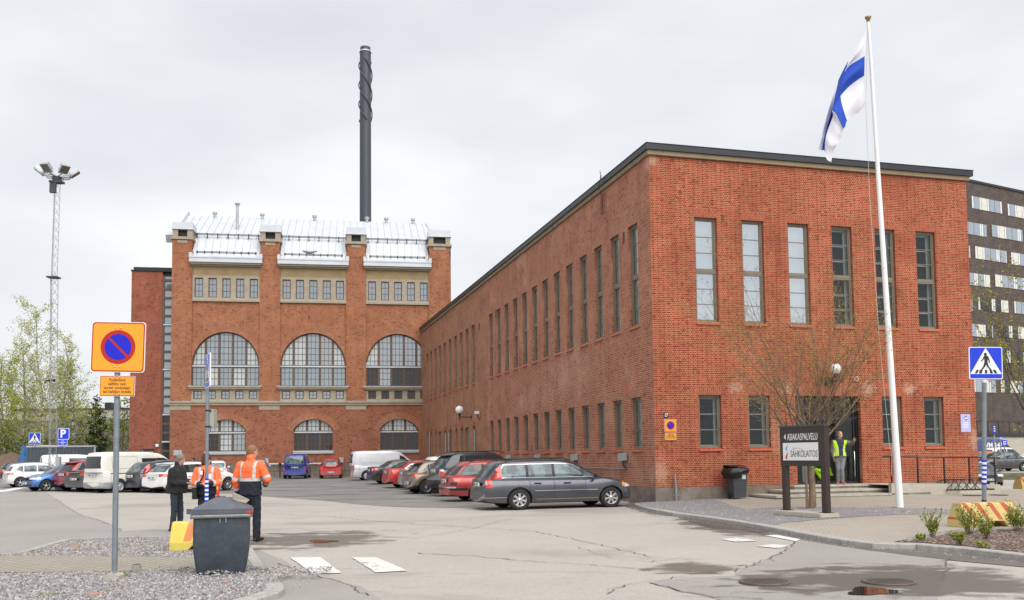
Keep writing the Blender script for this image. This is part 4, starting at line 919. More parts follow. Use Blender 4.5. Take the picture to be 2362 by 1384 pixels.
# heap of gravel against the bin foot
for (hx, hy, n_, sp, hh) in ((500, 1327, 900, 0.28, 0.07), (600, 1318, 500, 0.3, 0.05), (440, 1316, 400, 0.3, 0.05)):
    g = G(hx, hy, IZ); hp = [(g.x-1, g.y-0.5), (g.x+1, g.y-0.5), (g.x+1, g.y+0.5), (g.x-1, g.y+0.5)]
    w4 = scatter(hp, n_, lambda x, y: IZ+hh*max(0, 1-hypot((x-g.x)/sp*0.6, (y-g.y)/0.25)), 0.010, 0.026, 5, 10, 0.7); w.add(w4.v, w4.f, 0); w.m[-len(w4.f):] = w4.m
w.build('gravel', gm, fix=False, label='loose grey gravel stones on the roadside island', cat='gravel', kind='stuff')
gb = scatter(gpx, 5000, lambda x, y: PZ(x, y)+0.006, 0.010, 0.03, 5, 12, 0.6); gb.build('gravel', gm, fix=False, label='bluish gravel strip in front of the red office', cat='gravel', kind='stuff')
rockm = plain('pink_rock', (0.33, 0.22, 0.18), 0.9, var=0.2, bmp=0.3)
for k, (px, py, s) in enumerate([(170, 1263, 0.11), (317, 1241, 0.07), (205, 1267, 0.06), (215, 1374, 0.07), (383, 1262, 0.06), (290, 1256, 0.05), (232, 1373, 0.06), (520, 1345, 0.06)]):
    r = random.Random(k+40); g = G(px, py, IZ); w = MB(); w.sphere((0, 0, 0), 1, 7, 5)
    for i in range(len(w.v)): w.v[i] = Vector((w.v[i].x*s*r.uniform(0.8, 1.2), w.v[i].y*s*0.7*r.uniform(0.8, 1.2), w.v[i].z*s*0.5*r.uniform(0.8, 1.2)))
    w.sm = [False]*len(w.f)
    w.build('rock', rockm, None, g+Vector((0, 0, 0.01)), label=['largest pinkish rock on the gravel left of the no parking sign pole', 'flat pink rock by the kerb right of the sign pole', 'small rock beside the largest pink rock', 'small rock at the bottom edge left of the sign foot', 'small rock beside the striped block at the bin', 'small rock just right of the sign pole', 'dark small rock at the bottom edge nearest the sign foot', 'small rock on the gravel in front of the bin'][k], cat='rock', group='loose rocks on the gravel')
# ---- steps, ramp, railing
def toB(p): return Matrix.Rotation(-0.26843, 3, 'Z') @ (Vector(p)-Vector((4.756, 30.607, 0)))
def sB(px, d, y=1110):
    r = ray(px, y); best = None
    c, s = cos(0.26843), sin(0.26843); bx, by = 4.756, 30.607
    # X = bx + c*S + s*d ; Y = by + s*S - c*d ; X/Y = r.x/r.y
    k = r.x/r.y
    return (k*(by-c*d)-(bx+s*d))/(c-k*s)
st = empty('entrance_steps', (4.756, 30.607, 0), 0.26843, 'broad light concrete steps leading up to the glass entrance', 'steps')
d1, d2, d3 = 0.55, 1.15, 1.75
for k, (d, z, pl, pr_) in enumerate([(d1, 0.47, 1832, 2058), (d2, 0.33, 1812, 2102), (d3, 0.19, 1790, 2146)]):
    w = MB(); a, b = sB(pl, d), sB(pr_, d); n_ = 7
    for q in range(n_):
        x0 = a+(b-a)*q/n_+0.006; x1 = a+(b-a)*(q+1)/n_-0.006
        w.box(x0, x1, -d, -0.04, z-0.065, z)
    w.box(a+0.03, b-0.03, -d+0.05, -0.05, z-0.16, z-0.065, 1)
    w.build('step', [M['conc_light'], M['conc']], st)
rp = empty('ramp', (4.756, 30.607, 0), 0.26843, 'low concrete wheelchair ramp running right from the entrance steps', 'ramp')
w = MB(); a, b = sB(2056, 1.75), sB(2307, 1.75)
w.add([(a, -1.75, 0.05), (b, -1.75, 0.05), (b, -1.75, 0.40), (a, -1.75, 0.53), (a, -1.6, 0.05), (b, -1.6, 0.05), (b, -1.6, 0.40), (a, -1.6, 0.53)], [(0,1,2,3), (3,2,6,7), (4,7,6,5), (1,5,6,2), (0,3,7,4)])
w.add([(a, -1.6, 0.46), (b, -1.6, 0.33), (b, -0.04, 0.33), (a, -0.04, 0.46)], [(0,1,2,3)]); w.build('ramp_body', M['conc_light'], rp)
rl = empty('railing', (4.756, 30.607, 0), 0.26843, 'dark steel handrail along the ramp right of the flagpole', 'railing')
w = MB(); tp = lambda s_: 1.42-(s_-a)*0.02
w.tube([(a-0.25, -1.67, tp(a)-0.0), (b+0.05, -1.67, tp(b))], 0.022, 8); w.build('handrail', M['dkmetal'], rl)
for px in (2057, 2118, 2179, 2237, 2296):
    s_ = sB(px, 1.67); w = MB(); w.box(s_-0.022, s_+0.022, -1.69, -1.65, 0.3, tp(s_)); w.build('post', M['dkmetal'], rl)
bk = empty('bike_rack', (0, 0, 0), 0, 'low dark steel bicycle rack on the paving right of the flagpole', 'bicycle rack')
a, b = G(2147, 1133, 0.18), G(2262, 1131, 0.30); u = (b-a); L = u.length; u.normalize(); v_ = Vector((-u.y, u.x, 0))
w = MB()
for q in (0.0, 0.5): w.tube([a+v_*q+Vector((0,0,0.03)), b+v_*q+Vector((0,0,0.03))], 0.025, 6)
w.build('base_bar', M['dkmetal'], bk)
w = MB(); w.tube([a+u*0.15+v_*0.25+Vector((0, 0, 0.38)), b-u*0.15+v_*0.25+Vector((0, 0, 0.38))], 0.018, 6); w.build('top_bar', M['dkmetal'], bk)
for q in range(6):
    s0 = L*(q+0.3)/6.2; w = MB()
    for sgn in (-1, 1):
        w.tube([a+u*(s0-0.12*sgn)+Vector((0,0,0.03)), a+u*(s0+0.09*sgn)+v_*0.25+Vector((0,0,0.38)), a+u*(s0-0.12*sgn)+v_*0.5+Vector((0,0,0.03))], 0.013, 5)
    w.build('wheel_holder', M['dkmetal'], bk)
# ---- far right: dark office, retaining wall, bank
DD = 118.0; D0 = P(2240, 1000, DD); DA = radians(29)
D = empty('dark_office', (D0.x, D0.y, 0), DA, 'dark brown brick high rise office with rows of white striped windows behind', 'building')
brD = brick('brick_dark', (0.105, 0.082, 0.072), (0.085, 0.067, 0.06), (0.135, 0.112, 0.10), w=0.5, h=0.2, ms=0.03, stain=(0.07, 0.055, 0.05), dark=0.4, squash=1.0)
def sD(px, y):
    r = ray(px, y); c, s = cos(DA), sin(DA); k = r.x/r.y
    S = (k*D0.y-D0.x)/(c-k*s); Y = D0.y+s*S; return S, HC+r.z/r.y*Y
DL_ = sD(2144, 388)[0]
w = MB(); ZR = P(2240, 409, DD).z; w.box(DL_, 60, 0, 20, 3.5, ZR-0.3); w.box(DL_, 60, 3, 20, -2, 3.5); w.build('wall', [brD], D, uv=True)
w = MB(); w.box(DL_-0.2, 60.2, -0.15, 20.2, ZR-0.3, ZR); w.build('roof', M['fascia'], D)
def sD(px, y):
    r = ray(px, y); c, s = cos(DA), sin(DA); k = r.x/r.y
    S = (k*D0.y-D0.x)/(c-k*s); Y = D0.y+s*S; return S, HC+r.z/r.y*Y
mwin = [plain('far_white_panel', (0.62, 0.64, 0.66), 0.5), plain('far_cream_panel', (0.62, 0.61, 0.53), 0.6), glassmat('far_glass', (0.2, 0.24, 0.28), 0.3), plain('far_frame', (0.12, 0.035, 0.012), 0.6), M['glassA_dark']]
wins = []
for (row, xa, xb, ya, yb) in [(0, 2240, 2311, 452, 480), (0, 2323, 2400, 470, 497), (1, 2195, 2274, 505, 536), (1, 2286, 2357, 518, 549), (2, 2160, 2236, 555, 583), (2, 2248, 2320, 568, 595), (2, 2331, 2400, 582, 609), (3, 2200, 2282, 624, 655), (3, 2294, 2372, 633, 663),
    (4, 2160, 2242, 680, 708), (4, 2255, 2326, 686, 715), (4, 2338, 2410, 695, 722), (5, 2200, 2289, 743, 771), (5, 2300, 2385, 749, 778), (6, 2210, 2256, 800, 825), (6, 2308, 2335, 808, 836), (6, 2346, 2420, 812, 838), (7, 2240, 2296, 875, 904), (7, 2307, 2358, 877, 906)]:
    sa, za = sD(xa, ya); sb, _ = sD(xb, ya); _, zb = sD(xa, yb); zm = 33.35-row*3.32 if row < 6 else za
    zt = za; zb_ = za-1.62; r = random.Random(int(xa*7+row)); w = MB(); x = sa; kk = 0
    w.box(sa-0.05, sb+0.05, -0.02, 0.02, zb_-0.06, zt+0.06, 3)
    while x < sb-0.2:
        ty = [0, 2, 0, 1, 0, 2, 2, 0][(kk+row) % 8]; wd = 0.42 if ty == 0 else 1.2; x2 = min(sb, x+wd)
        w.box(x+0.03, x2-0.05, -0.07, -0.03, zb_, zt, 4 if ty == 2 and row > 3 and r.random() < 0.6 else ty); x = x2; kk += 1
    w.build('window', mwin, D)
S5 = empty('terrace_fence', (0, 0, 0), 0, 'low dark fence on top of the concrete retaining wall behind the parked cars', 'fence')
ra = P(2235, 1000, 95); rb = P(2480, 1000, 106)
uu = (rb-ra); uu.z = 0; Lw = uu.length; ang = atan2(uu.y, uu.x)
RW = empty('retaining_wall', (ra.x, ra.y, 0), ang, 'pale concrete retaining wall below the dark office at the right edge', 'wall')
zt_ = HC+(1032-990)/FPX*95
w = MB(); w.box(-30, Lw+20, 0, 1, -1, zt_-0.5); w.build('wall_face', M['conc_light'], RW); w = MB(); w.box(-30, Lw+20, -0.1, 1.0, zt_-0.5, zt_-0.1); w.build('coping', M['fascia'], RW)
S5.location = (ra.x, ra.y, zt_-0.1); S5.rotation_euler = (0, 0, ang)
for k in range(24): w = MB(); w.box(-6+k*2, -5.93+k*2, 0.3, 0.36, 0, 1.3); w.build('post', M['dkmetal'], S5)
w = MB(); w.box(-6, 42, 0.31, 0.35, 1.2, 1.3); w.box(-6, 42, 0.32, 0.34, 0.1, 0.15); w.build('rail', M['dkmetal'], S5)
w = MB(); zz = [(60, -0.85), (64, -0.55), (66, -0.1), (67, 0.0), (104, 0.0)]
for (y0, z0), (y1, z1) in zip(zz[:-1], zz[1:]): w.quad((22, y0, z0), (95, y0+8, z0), (95, y1+8, z1), (22, y1, z1), 0 if y0 < 66 else 1)
w.build('grass_bank', [M['grass'], M['asph_grey']], kind='structure')
w = MB(); w.box(22, 95, -0.15, 0.15, -0.3, 0.0); o = w.build('kerb', M['granite'], None, (0, 59.6, -0.55), kind='structure'); o.rotation_euler = (0, 0, 0.109)
# ---- far left: hill, far building
w = MB(); 
def hz(x, y):
    b = 1.4*sin(x*0.05)+1.0*sin(x*0.13+y*0.1)
    return -0.1+sstep((y-92)/32)*(7.4+0.45*b)+sstep((y-170)/60)*4
xsn = [-190+5*k for k in range(36)]; ysn = [90+3*k for k in range(26)]+[175, 190, 210, 240]
w.add([(x, y-(x+60)*0.1, hz(x, y)+(0.15*sin(x*1.3+y*2.1) if 92 < y < 168 else 0)) for y in ysn for x in xsn], [(j*36+i, j*36+i+1, (j+1)*36+i+1, (j+1)*36+i) for j in range(len(ysn)-1) for i in range(35)], 0, True)
w.build('hillside', M['grass'], kind='structure')
fb = P(250, 985, 230)
FB = empty('far_hall', (fb.x-10, 230, 8), 0, 'low pale industrial hall with a green canopy far behind the trees', 'building')
w = MB(); w.box(-14, 24, 0, 15, -4, 6.2); w.build('wall', M['conc_light'], FB); w = MB(); w.box(-14.3, 24.3, -0.3, 15, 6.2, 6.6); w.box(9, 10.5, 0, 2, 6.6, 8.0); w.build('roof', M['fascia'], FB)
w = MB(); w.prism([(7.5, 1.2), (14, 1.2), (14, 3.6), (11, 3.2)], -1.5, 0); w.build('canopy', plain('green_canopy', (0.03, 0.22, 0.2), 0.5), FB)

kd = GP([(1440, 1172), (1500, 1180), (1609, 1197), (1719, 1213), (1828, 1233), (1938, 1253), (2113, 1266), (2362, 1292), (2362, 1300), (2113, 1275), (1938, 1262), (1828, 1243), (1719, 1223), (1609, 1206), (1500, 1190)])
w = scatter(kd, 16000, lambda x, y: ROAD+0.01, 0.006, 0.018, 5, 21, 0.5); w.build('gravel', gm, fix=False, label='loose grit lying in the gutter along the right kerb', cat='gravel', kind='stuff')
# ================================================================== STREET FURNITURE
def rrect(x0, x1, z0, z1, r, n=5):
    pts = []
    for cx, cz, a0 in ((x1-r, z0+r, -pi/2), (x1-r, z1-r, 0), (x0+r, z1-r, pi/2), (x0+r, z0+r, pi)):
        for k in range(n+1): a = a0+pi/2*k/n; pts.append((cx+r*cos(a), cz+r*sin(a)))
    return pts
def flat(w, pts, y, mi=0, th=0.0015): w.prism(pts, y-th, y, mi)
def disc(cx, cz, r, n=40, a0=0, a1=2*pi): return [(cx+r*cos(a0+(a1-a0)*k/n), cz+r*sin(a0+(a1-a0)*k/n)) for k in range(n+(0 if abs(a1-a0-2*pi) < 1e-6 else 1))]
def noparking(parent, W_, Hh, loc, rot, rim=True):
    w = MB(); w.prism(rrect(-W_/2, W_/2, -Hh/2, Hh/2, 0.04*W_/0.7), 0, 0.02, 0)
    o = w.build('plate', M['white'], parent, loc); o.rotation_euler = rot
    w = MB(); k = W_/0.72
    flat(w, rrect(-W_/2+0.008*k, W_/2-0.008*k, -Hh/2+0.008*k, Hh/2-0.008*k, 0.045*k), 0, 0)
    flat(w, rrect(-W_/2+0.024*k, W_/2-0.024*k, -Hh/2+0.024*k, Hh/2-0.024*k, 0.035*k), -0.002, 1)
    flat(w, disc(0, 0, 0.232*k), -0.004, 0); 
    b = 0.036*k; R_ = 0.178*k; t0 = math.asin(b/2/R_*0.9)
    for sgn in (0, 1):
        a = -pi/4+pi*sgn; flat(w, disc(0, 0, R_, 30, a+t0, a+pi-t0), -0.006, 2)
    w.build('emblem', [M['sign_red'], M['yellow_sign'], M['sign_blue_deep']], o)
    return o
def textplate(parent, W_, Hh, loc, rot):
    w = MB(); w.prism(rrect(-W_/2, W_/2, -Hh/2, Hh/2, 0.015), 0, 0.015, 0); k = W_/0.48
    flat(w, rrect(-W_/2+0.004*k, W_/2-0.004*k, -Hh/2+0.004*k, Hh/2-0.004*k, 0.012), 0, 1); flat(w, rrect(-W_/2+0.013*k, W_/2-0.013*k, -Hh/2+0.013*k, Hh/2-0.013*k, 0.008), -0.002, 2)
    o = w.build('text_plate', [M['white'], M['sign_red'], M['yellow_sign']], parent, loc); o.rotation_euler = rot
    for i, (s, ww_) in enumerate((('Pysäköinti', 1), ('sallittu vain', 1), ('tontin omistajan', 1), ('tai haltijan luvalla', 1))):
        text(s, 0.056*k, 'lettering', M['sign_brown'], o, (0, -0.004, Hh/2-(0.058+i*0.054)*k*Hh/0.28*1.0/(k if Hh/k < 0.2 else 1)), ext=0.001, bold=0.0012)
    return o
def crossing(parent, S, loc, rot, name='sign_plate'):
    w = MB(); w.prism(rrect(-S/2, S/2, -S/2, S/2, 0.05*S), 0, 0.02, 0); o = w.build(name, M['white'], parent, loc); o.rotation_euler = rot
    w = MB(); e = S*0.025; flat(w, rrect(-S/2+e, S/2-e, -S/2+e, S/2-e, 0.04*S), 0, 0)
    flat(w, [(-0.47*S, -0.34*S), (0.47*S, -0.34*S), (0.0, 0.47*S)], -0.002, 1)
    for x0, x1, sk in ((-0.34, -0.27, 0.06), (-0.21, -0.13, 0.03), (-0.035, 0.035, 0.0), (0.13, 0.2, -0.03), (0.26, 0.34, -0.06)):
        flat(w, [(x0*S, -0.325*S), (x1*S, -0.325*S), ((x1+sk)*S, -0.21*S), ((x0+sk)*S, -0.21*S)], -0.004, 2)
    def lim(pts, y=-0.006): flat(w, [(x*S, z*S) for x, z in pts], y, 2)
    flat(w, disc(-0.01*S, 0.275*S, 0.045*S, 14), -0.006, 2)
    lim([(-0.05, 0.23), (0.03, 0.235), (0.06, 0.18), (0.045, -0.01), (-0.045, 0.0), (-0.04, 0.12)])
    lim([(0.035, 0.23), (0.075, 0.2), (0.115, 0.09), (0.12, 0.0), (0.09, 0.0), (0.08, 0.08), (0.045, 0.15)], -0.0062)
    lim([(-0.05, 0.225), (-0.02, 0.16), (-0.08, 0.09), (-0.14, 0.045), (-0.155, 0.065), (-0.095, 0.12)], -0.0064)
    lim([(-0.045, 0.02), (0.03, 0.0), (-0.03, -0.12), (-0.13, -0.24), (-0.2, -0.28), (-0.21, -0.255), (-0.15, -0.2), (-0.08, -0.1)], -0.0066)
    lim([(-0.01, 0.02), (0.05, 0.01), (0.08, -0.1), (0.17, -0.22), (0.2, -0.29), (0.12, -0.31), (0.115, -0.29), (0.14, -0.24), (0.03, -0.11)], -0.0068)
    w.build('emblem', [M['blue'], M['white'], M['black']], o)
    return o
# --- no parking sign, foreground
sp = G(264, 1335, IZ); NY = sp.y; pxm = FPX/NY
S1 = empty('no_parking_sign', (sp.x, sp.y, IZ), 0, 'amber no parking sign with text plate on a tall grey pole in the left foreground', 'sign')
top = P(272, 760, NY); lean = (top.x-sp.x)
w = MB(); w.cyl((0, 0, 0.1), (lean, 0, top.z-IZ+0.1), 0.038, n=20); w.build('pole', M['pole'], S1)
c = P(272.5, 800.5, NY-0.06); noparking(S1, 122/pxm, 117/pxm, c-S1.location, (0, radians(1.2), radians(3)))
c = P(270.5, 890.5, NY-0.06); textplate(S1, 79/pxm, 47/pxm, c-S1.location, (0, radians(1.0), radians(3)))
w = MB()
for px, py in ((267, 756), (278.5, 756), (265, 845.5), (276.5, 846), (264.5, 870), (276, 870), (263.5, 909), (275, 909)): q = P(px, py, NY-0.065)-S1.location; w.sphere((q.x, q.y-0.004, q.z), 0.010, 8, 6)
w.build('rivet', M['alloy'], S1)
w = MB(); w.prism([(-0.11, 0), (0.10, 0), (0.095, 0.13), (0.06, 0.155), (-0.06, 0.16), (-0.105, 0.14)], -0.10, 0.10); w.build('foot', M['conc_light'], S1).location = (0, 0, -0.08)
w = MB(); w.cyl((0, 0, 0), (0, 0, 0.09), 0.075, 0.06, 16); w.cyl((0, 0, 0.088), (0, 0, 0.093), 0.05, 0.05, 12, mi=1); w.build('bollard_stub', [M['conc'], M['black']], None, G(315, 1316, IZ), label='short round concrete stub on the brick path right of the sign pole', cat='stub')
# --- striped concrete blocks
def stripemat(name, base, red, ang, per, duty, zmin):
    m, t, b = mk(name); co = objco(t); sp_ = t.nodes.new('ShaderNodeSeparateXYZ'); t.links.new(co, sp_.inputs[0])
    def mt(op, a, b_): 
        n = t.nodes.new('ShaderNodeMath'); n.operation = op
        for i, v in ((0, a), (1, b_)):
            if isinstance(v, (int, float)): n.inputs[i].default_value = v
            else: t.links.new(v, n.inputs[i])
        return n.outputs[0]
    u = mt('ADD', mt('MULTIPLY', sp_.outputs[0], cos(ang)), mt('MULTIPLY', sp_.outputs[2], sin(ang)))
    f = mt('FRACT', mt('DIVIDE', mt('ADD', u, 10.07), per), 0); s = mt('LESS_THAN', f, duty); s = mt('MULTIPLY', s, mt('GREATER_THAN', sp_.outputs[2], zmin))
    n = noise(t, co, 6, 6, 0.75); col = mixc(t, s, base, red); col = mixc(t, maprange(t, n, 0.52, 0.68, 0, 0.65), col, (0.38, 0.33, 0.22))
    n2 = noise(t, co, 2, 3); col = mixc(t, 0.5, col, mixc(t, n2, (0.7,)*3, (1.2,)*3), 'MULTIPLY')
    t.links.new(col, b.inputs['Base Color']); b.inputs['Roughness'].default_value = 0.85; bump(t, b, noise(t, co, 40, 4), 0.5, 0.01)
    return m
M['blockA'] = stripemat('block_yellow_orange', (0.66, 0.52, 0.10), (0.60, 0.22, 0.08), radians(-14), 0.40, 0.34, 0.16)
M['blockB'] = stripemat('block_cream_red', (0.58, 0.45, 0.16), (0.45, 0.09, 0.05), radians(25), 0.27, 0.38, 0.15)
def barrier(L, mat, tp=0.09):
    w = MB(); h = 0.5; b0, t0 = 0.28, 0.15; L2 = L/2
    xs = [-L2, -L2+0.0, -0.36, -0.24, 0.24, 0.36, L2]
    zb = lambda x: 0.13 if abs(x) <= 0.24 else 0.0
    xs = [-L2, -0.36, -0.24, 0.24, 0.36, L2]
    for sgn in (-1, 1):
        rows = []
        for z_, y_ in ((0, b0), (0.14, b0), (h-0.03, t0), (h, t0-0.03)):
            rows.append([(x*(1-tp*z_/h*(abs(x) == L2)), sgn*-y_, max(z_, zb(x)) if z_ < 0.14 else z_) for x in xs])
        vs = [p for r in rows for p in r]; n = len(xs)
        w.add(vs, [(j*n+i, j*n+i+1, (j+1)*n+i+1, (j+1)*n+i) for j in range(3) for i in range(n-1)])
    n = len(xs)
    e = 1-tp
    w.add([(x*(e if abs(x) == L2 else 1), -t0+0.03, h) for x in xs]+[(x*(e if abs(x) == L2 else 1), t0-0.03, h) for x in xs], [(i, i+1, n+i+1, n+i) for i in range(n-1)])
    w.add([(x, -b0, zb(x)) for x in xs]+[(x, b0, zb(x)) for x in xs], [(i, i+1, n+i+1, n+i) for i in range(n-1)])
    for sx in (-1, 1):
        prof = [(b0, 0), (b0, 0.14), (t0, h-0.03), (t0-0.03, h)]
        pts = [(sx*L2*(1-tp*z/h), -y, z) for y, z in prof]+[(sx*L2*(1-tp*z/h), y, z) for y, z in reversed(prof)]; w.poly(pts)
    me = w.mesh('b', mat, merge=True); bm = bmesh.new(); bm.from_mesh(me); bmesh.ops.bevel(bm, geom=bm.edges[:], offset=0.012, segments=2, affect='EDGES', profile=0.5); bmesh.ops.recalc_face_normals(bm, faces=bm.faces); bm.to_mesh(me); bm.free()
    return me
ba = P(392, 1250, 16.3); 
bl = G(395, 1270, IZ); by = bl.y+0.25
BL1 = link(barrier(1.35, M['blockA'], 0.03), 'concrete_block', None, (bl.x+0.60, by+0.06, IZ), radians(12), label='yellow concrete block with orange stripes half hidden behind the big bin', cat='concrete block', group='striped concrete blocks')
br_ = G(2199, 1218, 0.0); br2 = G(2345, 1214, 0.0); mid = (br_+br2)/2
BL2 = link(barrier((br2-br_).length-0.10, M['blockB']), 'concrete_block', None, (mid.x+0.12, mid.y+0.27, 0.0), atan2((br2-br_).y, (br2-br_).x), label='faded yellow concrete block with red diagonal stripes carrying the crossing sign at right', cat='concrete block', group='striped concrete blocks')
b3 = at(2372, 39.0); BL3 = link(barrier(1.3, M['blockB']), 'concrete_block', None, (b3.x, b3.y, H(b3.x, b3.y)+0.15), radians(10), label='striped concrete block cut off by the right picture edge beyond the railing', cat='concrete block', group='striped concrete blocks')
# --- crossing signs on the two blocks
def striped_pole(S_, base, top_, r, z0, z1, nb):
    w = MB(); w.cyl(base, top_, r, n=16); w.build('pole', M['pole'], S_)
    d = Vector(top_)-Vector(base); zz = d.z; w = MB()
    for k in range(nb):
        a = z0+(z1-z0)*k/nb; b = z0+(z1-z0)*(k+1)/nb; pa = Vector(base)+d*((a-base[2])/zz); pb = Vector(base)+d*((b-base[2])/zz)
        w.cyl(pa, pb, r+0.003, n=16, mi=k % 2)
    w.build('reflective_bands', [M['blue'], M['white']], S_)
Y2 = BL1.location.y; p2 = P(476, 1225, Y2); t2 = P(478, 893, Y2)
S2 = empty('crossing_sign', (p2.x, Y2, IZ+0.5), 0, 'crossing sign seen almost edge on, its pole standing behind the big bin', 'sign', 'pedestrian crossing signs')
def loc2(px, py): q = P(px, py, Y2); return Vector((q.x-p2.x, 0, q.z-IZ-0.5))
striped_pole(S2, (0, 0, 0), tuple(loc2(478.5, 895)), 0.031, loc2(476, 1178).z, loc2(476, 1103).z, 15)
crossing(S2, 0.62, loc2(480, 856)+Vector((0, -0.04, 0)), (0, radians(0), radians(-64)))
w = MB(); q = loc2(485, 965); w.box(q.x-0.02, q.x+0.06, 0.02, 0.2, q.z-0.17, q.z+0.17); w.build('side_plate', plain('plate_back', (0.33, 0.36, 0.3), 0.5), S2)
w = MB()
for py in (947, 984): q = loc2(478, py); w.cyl((q.x-0.0, 0, q.z-0.012), (q.x, 0, q.z+0.012), 0.042, n=14); w.box(q.x, q.x+0.07, -0.01, 0.03, q.z-0.012, q.z+0.012)
w.build('clamp', M['black'], S2)
Y3 = BL2.location.y; p3 = P(2270, 1160, Y3)
S3 = empty('crossing_sign', (p3.x, Y3, 0.5), 0, 'blue crossing sign facing the camera on the striped block at the right edge', 'sign', 'pedestrian crossing signs')
def loc3(px, py): q = P(px, py, Y3); return Vector((q.x-p3.x, 0, q.z-0.5))
striped_pole(S3, (0, 0, 0), tuple(loc3(2270.5, 868)), 0.045, loc3(2269, 1118).z, loc3(2269, 1061).z, 11)
crossing(S3, 0.69, loc3(2270.5, 838)+Vector((0, -0.06, 0)), (0, radians(1.2), radians(-4)))
w = MB(); w.cyl((0, 0, -0.003), (0, 0, 0.01), 0.07, n=16, mi=0); w.cyl((0, 0, 0.01), (0, 0, 0.05), 0.05, n=16, mi=1); q = loc3(2270, 876); w.build('collar', [M['white'], M['black']], S3); w = MB(); w.cyl((q.x, 0, q.z-0.06), (q.x, 0, q.z+0.03), 0.05, n=16); w.build('bracket', M['white'], S3)
# --- big waste bin
g0 = G(510, 1327, IZ)
BN = empty('waste_container', (g0.x-0.10, g0.y+0.36, IZ), radians(15), 'big dark grey waste container with a hipped lid standing on the gravel', 'bin'); BN.scale = (0.93, 0.93, 0.885)
lv = [(-0.05, 0.335, 0.33), (0.0, 0.34, 0.335), (0.15, 0.375, 0.36), (0.35, 0.40, 0.385), (0.55, 0.41, 0.39), (0.75, 0.41, 0.385), (0.92, 0.405, 0.38)]
def rsq(hx, hy, r, n=5):
    pts = []
    for cx, cy, a0 in ((hx-r, -hy+r, -pi/2), (hx-r, hy-r, 0), (-hx+r, hy-r, pi/2), (-hx+r, -hy+r, pi)):
        for k in range(n+1): a = a0+pi/2*k/n; pts.append((cx+r*cos(a), cy+r*sin(a)))
    return pts
w = MB(); vs = []; nn = 24
for z, hx, hy in lv: vs += [(x, y, z) for x, y in rsq(hx, hy, 0.05)]
w.add(vs, [(j*nn+k, j*nn+(k+1) % nn, (j+1)*nn+(k+1) % nn, (j+1)*nn+k) for j in range(len(lv)-1) for k in range(nn)], 0, True)
M['bin'] = plain('bin_plastic', (0.034, 0.046, 0.062), 0.5, var=0.25, vs=4, dirt=((0.12, 0.12, 0.115), 0.35), bmp=0.05)
w.build('body', M['bin'], BN)
w = MB(); n_ = 24
def ring(hx, hy, z, wob): return [(x, y, z+wob*sin(6*atan2(y, x)+1)+0.012*sin(3*x*5)) for x, y in rsq(hx, hy, 0.05)]
vs = ring(0.415, 0.39, 0.905, 0.006)+ring(0.445, 0.42, 0.90, 0.008)+ring(0.45, 0.425, 0.955, 0.008)+ring(0.42, 0.395, 0.965, 0.003)
w.add(vs, [(j*nn+k, j*nn+(k+1) % nn, (j+1)*nn+(k+1) % nn, (j+1)*nn+k) for j in range(3) for k in range(nn)], 0, True); w.build('rim', plain('bin_rim', (0.24, 0.25, 0.235), 0.6, var=0.25, vs=12), BN)
w = MB(); hx, hy = 0.455, 0.43
w.box(-hx, hx, -hy, hy, 0.965, 1.015); w.box(-hx+0.02, hx-0.02, -hy+0.02, hy-0.02, 1.015, 1.04)
w.add([(-hx+0.03, -hy+0.03, 1.04), (hx-0.03, -hy+0.03, 1.04), (hx-0.03, hy-0.03, 1.04), (-hx+0.03, hy-0.03, 1.04), (-0.10, 0.0, 1.215), (0.12, 0.0, 1.215)], [(0, 1, 5, 4), (1, 2, 5), (2, 3, 4, 5), (3, 0, 4)])
w.box(-hx-0.05, -hx, -0.1, 0.05, 0.99, 1.03); w.box(-hx-0.05, -hx, -0.36, -0.24, 0.97, 1.05)
w.build('lid', plain('lid_plastic', (0.085, 0.09, 0.115), 0.4, var=0.15, vs=3, dirt=((0.2, 0.2, 0.2), 0.25)), BN)
w = MB(); w.box(hx-0.002, hx+0.003, -0.34, -0.2, 0.97, 1.01); w.box(hx-0.1, hx-0.002, -hy-0.003, -hy, 0.975, 1.005); w.build('reflector', M['red_light'], BN)
w = MB()
for x in (-0.02, 0.065): w.box(x-0.006, x+0.006, -0.405, -0.388, 0.82, 0.90)
w.build('hook', M['steel'], BN)
w = MB(); w.box(-0.12, 0.10, -0.09, 0.09, 0, 0.07); rr = random.Random(2)
for i in range(len(w.v)): w.v[i] += Vector((rr.uniform(-0.02, 0.02), rr.uniform(-0.02, 0.02), rr.uniform(-0.01, 0.02)))
q = P(557, 1162, g0.y+0.40); o = w.build('concrete_lump', M['conc_light'], None, Vector((q.x-0.02, g0.y+0.38, 0.985)), 0.3, label='broken grey concrete lump lying on the lid of the big bin', cat='concrete lump'); o.rotation_euler = (0.1, 0.42, 0.3)
# --- delineator post behind the people
g = at(455*0+515, 40) ; q = P(500, 1140, 40)
dl = at(500, 40.0); dl = Vector((P(500, 1140, 40).x, 40, H(0, 40)))
dx_ = P(513, 1140, 42)
w = MB(); w.box(-0.06, 0.06, -0.02, 0.02, 0.05, 0.98); DL = w.build('marker_post', plain('marker_red', (0.6, 0.05, 0.02), 0.5), None, (P(503, 1138, 40).x, 40.0, ROAD), label='red and yellow plastic marker post beside the woman in orange', cat='marker post')
w = MB(); w.box(-0.062, 0.0, -0.025, -0.02, 0.35, 0.9); w.build('stripe', plain('marker_yellow', (0.75, 0.45, 0.03), 0.5), DL); w = MB(); w.box(-0.28, 0.28, -0.14, 0.14, 0, 0.055); w.build('foot', M['rubber'], DL)
